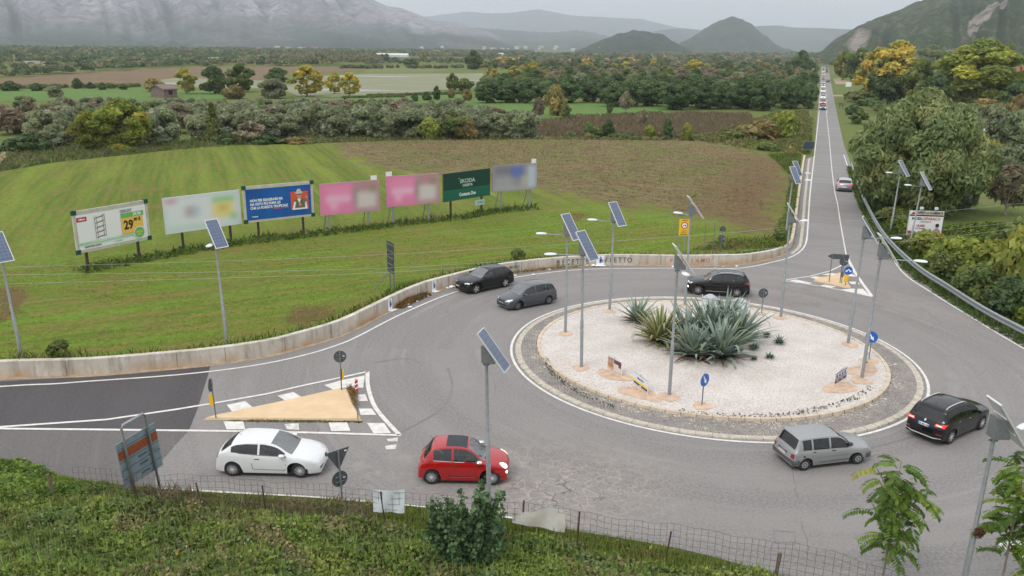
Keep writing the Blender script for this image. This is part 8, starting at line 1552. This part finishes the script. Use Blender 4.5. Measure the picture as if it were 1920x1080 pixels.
# ============================================================ BUILDINGS
M_stone = mat('old_stone', (.20, .14, .13), .95, var=.25, vscale=2); M_tile = mat('roof_tiles', (.30, .13, .08), .9, var=.3, vscale=3); M_plast = mat('pale_plaster', (.62, .60, .56), .9, var=.08, vscale=2); M_pink = mat('pink_plaster', (.50, .22, .15), .9, var=.1, vscale=2)
def house(name, px, py, ty, wpx, dep, wallm, roofm, label, gable=True, rz=0., win=3, group=None, chim=False, storeys=1):
    b = P(px, py); d = dist_m(b); W_ = wpx * d / F; H_ = max(2.5, top_z(b, px, ty)); t_ = empty(name, b, rz, label, 'building', group); hw = H_ * (.72 if gable else .94); mb = MB()
    mb.box((0, 0, hw / 2 - .3), (W_, dep, hw + .6))
    if gable: mb.add([(W_ / 2, -dep / 2, hw), (W_ / 2, dep / 2, hw), (W_ / 2, 0, H_ - .1), (-W_ / 2, -dep / 2, hw), (-W_ / 2, dep / 2, hw), (-W_ / 2, 0, H_ - .1)], [(0, 1, 2), (3, 5, 4)])
    mb.build('wall', wallm, t_); mb = MB()
    if gable: e_ = .4; mb.prism([(-W_ / 2 - e_, -dep / 2 - e_, hw - .15), (-W_ / 2 - e_, 0, H_), (-W_ / 2 - e_, 0, H_ - .25), (-W_ / 2 - e_, -dep / 2 - e_, hw - .4)], (W_ + 2 * e_, 0, 0)); mb.prism([(-W_ / 2 - e_, dep / 2 + e_, hw - .15), (-W_ / 2 - e_, 0, H_), (-W_ / 2 - e_, 0, H_ - .25), (-W_ / 2 - e_, dep / 2 + e_, hw - .4)], (W_ + 2 * e_, 0, 0))
    else: mb.box((0, 0, H_ - .1), (W_ + .4, dep + .4, .25))
    rf = mb.build('roof', roofm, t_)
    if chim: mb = MB(); mb.box((W_ * .25, .5, H_ + .4), (.8, .8, 1.6)); mb.build('chimney', wallm, rf)
    for s_ in range(storeys):
        for k in range(win): mb = MB(); mb.box((-W_ / 2 + W_ * (k + .5) / win, -dep / 2 - .02, hw * (s_ + .55) / storeys), (min(1.2, W_ / win * .4), .08, hw / storeys * .4)); mb.build('window', M_dkglass, t_)
    return t_
house('ruined_farmhouse', 308, 182, 158, 26, 8, M_stone, M_stone, 'ruined stone farm building with one dark window among the olives on the left', rz=R(50), win=1)
house('pink_house', 1912, 150, 120, 34, 12, M_pink, M_tile, 'pink house with a small turret at the right edge of the photo', win=3, chim=True, storeys=2, gable=False); house('white_farmhouse', 405, 118, 108, 17, 14, M_plast, M_plast, 'white farmhouse on the left plain before the mountain', gable=False, win=3)
for i_, (x_, y_, ty, w_) in enumerate(((60, 122, 118, 12), (95, 122, 117, 12), (260, 93, 90, 8), (490, 108, 103, 22), (530, 104, 100, 12), (433, 98, 94, 12), (455, 97, 93, 10), (486, 97, 88, 7), (520, 92, 86, 9), (540, 91, 87, 10), (565, 92, 88, 14), (590, 91, 87, 9))): house('far_house', x_, max(y_, 99 + (x_ - 960) * .014 - 3 + 3), min(ty, y_ - 4), w_, 12, M_plast, M_tile if i_ % 2 else M_plast, 'tiny pale house scattered at the foot of the big left mountain', gable=bool(i_ % 2), win=2, group='pale houses at the foot of the left mountain')
random.seed(3)
for k in range(46):
    x_ = random.gauss(940, 75) if k < 34 else random.uniform(780, 1160); x_ = min(1170, max(770, x_)); u_ = random.random(); D_ = random.uniform(2900, 3700); b = Vector(((x_ - 960) / F * D_ , D_, 0)); tz = top_z(b, x_, 96 - 16 * random.random()); t_ = empty('town_house', (b.x, b.y, tz - 16), random.uniform(-.5, .5), 'tiny pale house in the hazy town below the far ridge', 'building', 'houses of the hazy far town')
    mb = MB(); wd_ = random.uniform(7, 18); hh_ = random.uniform(4, 8); mb.box((0, 0, 3), (wd_, 12, hh_ * 1.4)); mb.build('wall', M_plast, t_); mb = MB(); mb.box((0, 0, 3 + hh_ * .7 + .6), (wd_ + 1, 13, 1.2)); mb.build('roof', M_tile, t_)
for x_, y_, w_ in ((730, 107, 70), (930, 105, 60), (1345, 104, 30)):
    b = P(x_, y_); d = dist_m(b); t_ = empty('greenhouse', b, 0, 'long pale greenhouse roofs far across the plain', 'greenhouse', 'far greenhouses'); mb = MB(); W_ = w_ * d / F; mb.prism([(-W_ / 2, 0, 0), (-W_ / 2, 0, 3), (-W_ / 2, 6, 5), (-W_ / 2, 12, 3), (-W_ / 2, 12, 0)], (W_, 0, 0)); mb.build('roof', mat('greenhouse_sheet', (.6, .62, .62), .5), t_)

# ============================================================ HILLS AND MOUNTAINS
from mathutils import noise as mn
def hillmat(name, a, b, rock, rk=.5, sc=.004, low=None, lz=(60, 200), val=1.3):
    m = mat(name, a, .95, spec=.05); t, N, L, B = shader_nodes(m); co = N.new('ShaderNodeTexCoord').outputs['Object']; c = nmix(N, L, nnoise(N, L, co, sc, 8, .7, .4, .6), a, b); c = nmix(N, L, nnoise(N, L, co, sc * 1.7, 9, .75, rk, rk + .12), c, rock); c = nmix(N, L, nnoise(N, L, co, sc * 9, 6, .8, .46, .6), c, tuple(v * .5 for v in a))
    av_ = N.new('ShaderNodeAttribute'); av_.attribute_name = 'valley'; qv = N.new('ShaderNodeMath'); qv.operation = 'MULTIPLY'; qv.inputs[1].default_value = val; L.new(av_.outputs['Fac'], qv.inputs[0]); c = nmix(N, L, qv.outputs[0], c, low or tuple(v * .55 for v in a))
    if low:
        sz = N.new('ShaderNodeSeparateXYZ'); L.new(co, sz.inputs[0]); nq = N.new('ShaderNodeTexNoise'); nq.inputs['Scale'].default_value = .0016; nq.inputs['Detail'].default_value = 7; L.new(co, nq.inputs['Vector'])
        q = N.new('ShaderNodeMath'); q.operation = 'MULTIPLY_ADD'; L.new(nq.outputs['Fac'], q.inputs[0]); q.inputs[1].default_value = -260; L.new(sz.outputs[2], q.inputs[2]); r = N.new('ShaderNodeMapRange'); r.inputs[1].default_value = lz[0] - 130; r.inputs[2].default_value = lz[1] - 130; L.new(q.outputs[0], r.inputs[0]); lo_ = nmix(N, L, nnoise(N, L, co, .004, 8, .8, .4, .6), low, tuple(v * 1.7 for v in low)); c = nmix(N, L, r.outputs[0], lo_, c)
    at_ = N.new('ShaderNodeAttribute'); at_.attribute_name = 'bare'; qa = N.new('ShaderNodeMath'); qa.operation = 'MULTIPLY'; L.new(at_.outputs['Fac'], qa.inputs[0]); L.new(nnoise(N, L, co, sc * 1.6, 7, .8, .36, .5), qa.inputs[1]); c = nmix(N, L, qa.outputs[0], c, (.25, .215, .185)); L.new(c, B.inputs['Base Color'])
    return m
def ridge(name, sil, D, depth, m, nx=160, ny=34, rough=.06, seed=0, spur=.0, attr=None, gully=1., fine=0.):
    VA = []
    """sil: skyline points in the photo; the crest stands D metres away, the foot depth metres nearer"""
    xs_ = [a for a, _ in sil]; V = []
    for i in range(nx + 1):
        px = xs_[0] + (xs_[-1] - xs_[0]) * i / nx; py = float(np.interp(px, xs_, [b for _, b in sil])); dr = ray(px, py); hd = math.hypot(dr.x, dr.y); ux, uy = dr.x / hd, dr.y / hd; hz = CH + dr.z / hd * D; hz = max(0, hz)
        for j in range(ny + 1):
            t_ = j / ny
            if t_ <= .8: k = t_ / .8; r_ = D - depth * (1 - k); f_ = k * k * (3 - 2 * k) * .5 + k * .5
            else: k = (t_ - .8) / .2; r_ = D + depth * .6 * k; f_ = 1 - k * .9
            x_, y_ = ux * r_, uy * r_; q = Vector((x_ / depth * 2.2, y_ / depth * 2.2, seed)); nn = mn.fractal(q, .9, 2.1, 6) ; gz = -abs(mn.fractal(q * 1.7 + Vector((5, 2, 0)), .8, 2.0, 5)) * gully
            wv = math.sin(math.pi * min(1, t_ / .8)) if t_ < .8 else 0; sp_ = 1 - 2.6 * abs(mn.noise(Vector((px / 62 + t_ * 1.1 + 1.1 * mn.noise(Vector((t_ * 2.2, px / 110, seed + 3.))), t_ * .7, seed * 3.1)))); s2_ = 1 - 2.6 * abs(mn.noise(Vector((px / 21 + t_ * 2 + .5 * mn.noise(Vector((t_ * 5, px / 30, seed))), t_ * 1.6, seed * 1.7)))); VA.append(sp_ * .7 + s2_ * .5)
            z_ = hz * (f_ + (nn * rough * 2.2 + gz * rough * 3.0) * wv + spur * ((sp_ - .6) + .25 * (s2_ - .6)) * wv) + fine * mn.noise(Vector((x_ / 38, y_ / 38, seed))) * (1 if t_ > .1 else 0) - 1 - (8 if t_ > .99 or t_ == 0 else 0); 
            V.append((x_, y_, max(z_, -9)))
    mb = MB(); mb.add(V, [(i * (ny + 1) + j, (i + 1) * (ny + 1) + j, (i + 1) * (ny + 1) + j + 1, i * (ny + 1) + j + 1) for i in range(nx) for j in range(ny)]); o = mb.build(name, m, smooth=True)
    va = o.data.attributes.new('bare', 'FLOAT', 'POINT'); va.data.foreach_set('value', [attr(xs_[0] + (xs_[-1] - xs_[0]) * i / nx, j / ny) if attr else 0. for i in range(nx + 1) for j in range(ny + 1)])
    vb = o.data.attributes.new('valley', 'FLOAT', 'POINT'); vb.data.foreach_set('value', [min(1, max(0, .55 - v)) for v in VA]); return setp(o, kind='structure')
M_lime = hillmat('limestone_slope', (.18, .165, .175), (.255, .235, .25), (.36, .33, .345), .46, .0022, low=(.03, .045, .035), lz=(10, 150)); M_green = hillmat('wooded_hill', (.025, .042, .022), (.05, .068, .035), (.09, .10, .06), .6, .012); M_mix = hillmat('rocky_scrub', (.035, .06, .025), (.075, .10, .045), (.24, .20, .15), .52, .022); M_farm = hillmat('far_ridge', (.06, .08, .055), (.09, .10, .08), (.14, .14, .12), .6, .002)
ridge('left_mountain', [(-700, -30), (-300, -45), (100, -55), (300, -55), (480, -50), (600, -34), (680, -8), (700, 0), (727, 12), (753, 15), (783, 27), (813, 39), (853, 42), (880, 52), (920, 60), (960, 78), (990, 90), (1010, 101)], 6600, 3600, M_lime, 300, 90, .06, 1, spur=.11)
ridge('low_ridge', [(800, 62), (860, 52), (900, 52), (940, 55), (990, 59), (1040, 61), (1080, 56), (1113, 61), (1150, 70), (1200, 76), (1260, 84), (1300, 99)], 7600, 3200, M_farm, 110, 30, .05, 2, spur=.08, fine=10)
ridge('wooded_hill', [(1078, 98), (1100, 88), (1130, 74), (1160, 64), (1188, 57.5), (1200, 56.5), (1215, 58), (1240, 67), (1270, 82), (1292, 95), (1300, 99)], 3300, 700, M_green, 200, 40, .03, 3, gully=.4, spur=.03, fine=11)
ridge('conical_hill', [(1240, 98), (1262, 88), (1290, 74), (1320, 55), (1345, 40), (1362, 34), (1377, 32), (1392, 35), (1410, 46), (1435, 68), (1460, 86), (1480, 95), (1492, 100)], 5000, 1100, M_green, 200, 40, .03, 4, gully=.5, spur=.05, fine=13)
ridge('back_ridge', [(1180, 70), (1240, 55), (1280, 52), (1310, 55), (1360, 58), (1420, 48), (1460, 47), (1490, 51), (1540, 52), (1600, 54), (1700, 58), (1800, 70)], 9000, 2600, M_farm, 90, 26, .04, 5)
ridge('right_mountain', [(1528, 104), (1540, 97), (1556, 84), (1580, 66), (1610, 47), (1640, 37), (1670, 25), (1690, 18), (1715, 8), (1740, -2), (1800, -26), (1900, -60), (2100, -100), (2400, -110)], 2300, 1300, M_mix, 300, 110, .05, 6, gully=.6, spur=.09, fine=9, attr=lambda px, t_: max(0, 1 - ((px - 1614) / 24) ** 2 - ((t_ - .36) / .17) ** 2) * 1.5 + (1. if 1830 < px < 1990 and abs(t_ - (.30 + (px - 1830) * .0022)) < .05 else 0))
ridge('farthest_range', [(600, 70), (760, 34), (830, 26), (873, 21), (920, 24), (960, 23), (1010, 16), (1030, 20), (1070, 28), (1100, 30), (1130, 31), (1200, 34), (1260, 48), (1330, 62), (1420, 80)], 13500, 3600, M_farm, 120, 26, .04, 7)

# ============================================================ HAZE
mb = MB(); mb.box((0, 6500, 319), (30000, 21000, 642)); hz_ = mb.build('haze', None); hz_.data.materials.clear(); hm = bpy.data.materials.new('haze_air'); hm.use_nodes = True; t = hm.node_tree; t.nodes.remove(t.nodes['Principled BSDF']); pv = t.nodes.new('ShaderNodeVolumePrincipled'); pv.inputs['Color'].default_value = (.85, .905, 1, 1); pv.inputs['Density'].default_value = .000115; pv.inputs['Anisotropy'].default_value = .2; t.links.new(pv.outputs[0], t.nodes['Material Output'].inputs['Volume']); hz_.data.materials.append(hm); setp(hz_, kind='stuff'); hz_['label'] = 'pale haze filling the air over the whole plain'; hz_['category'] = 'haze'
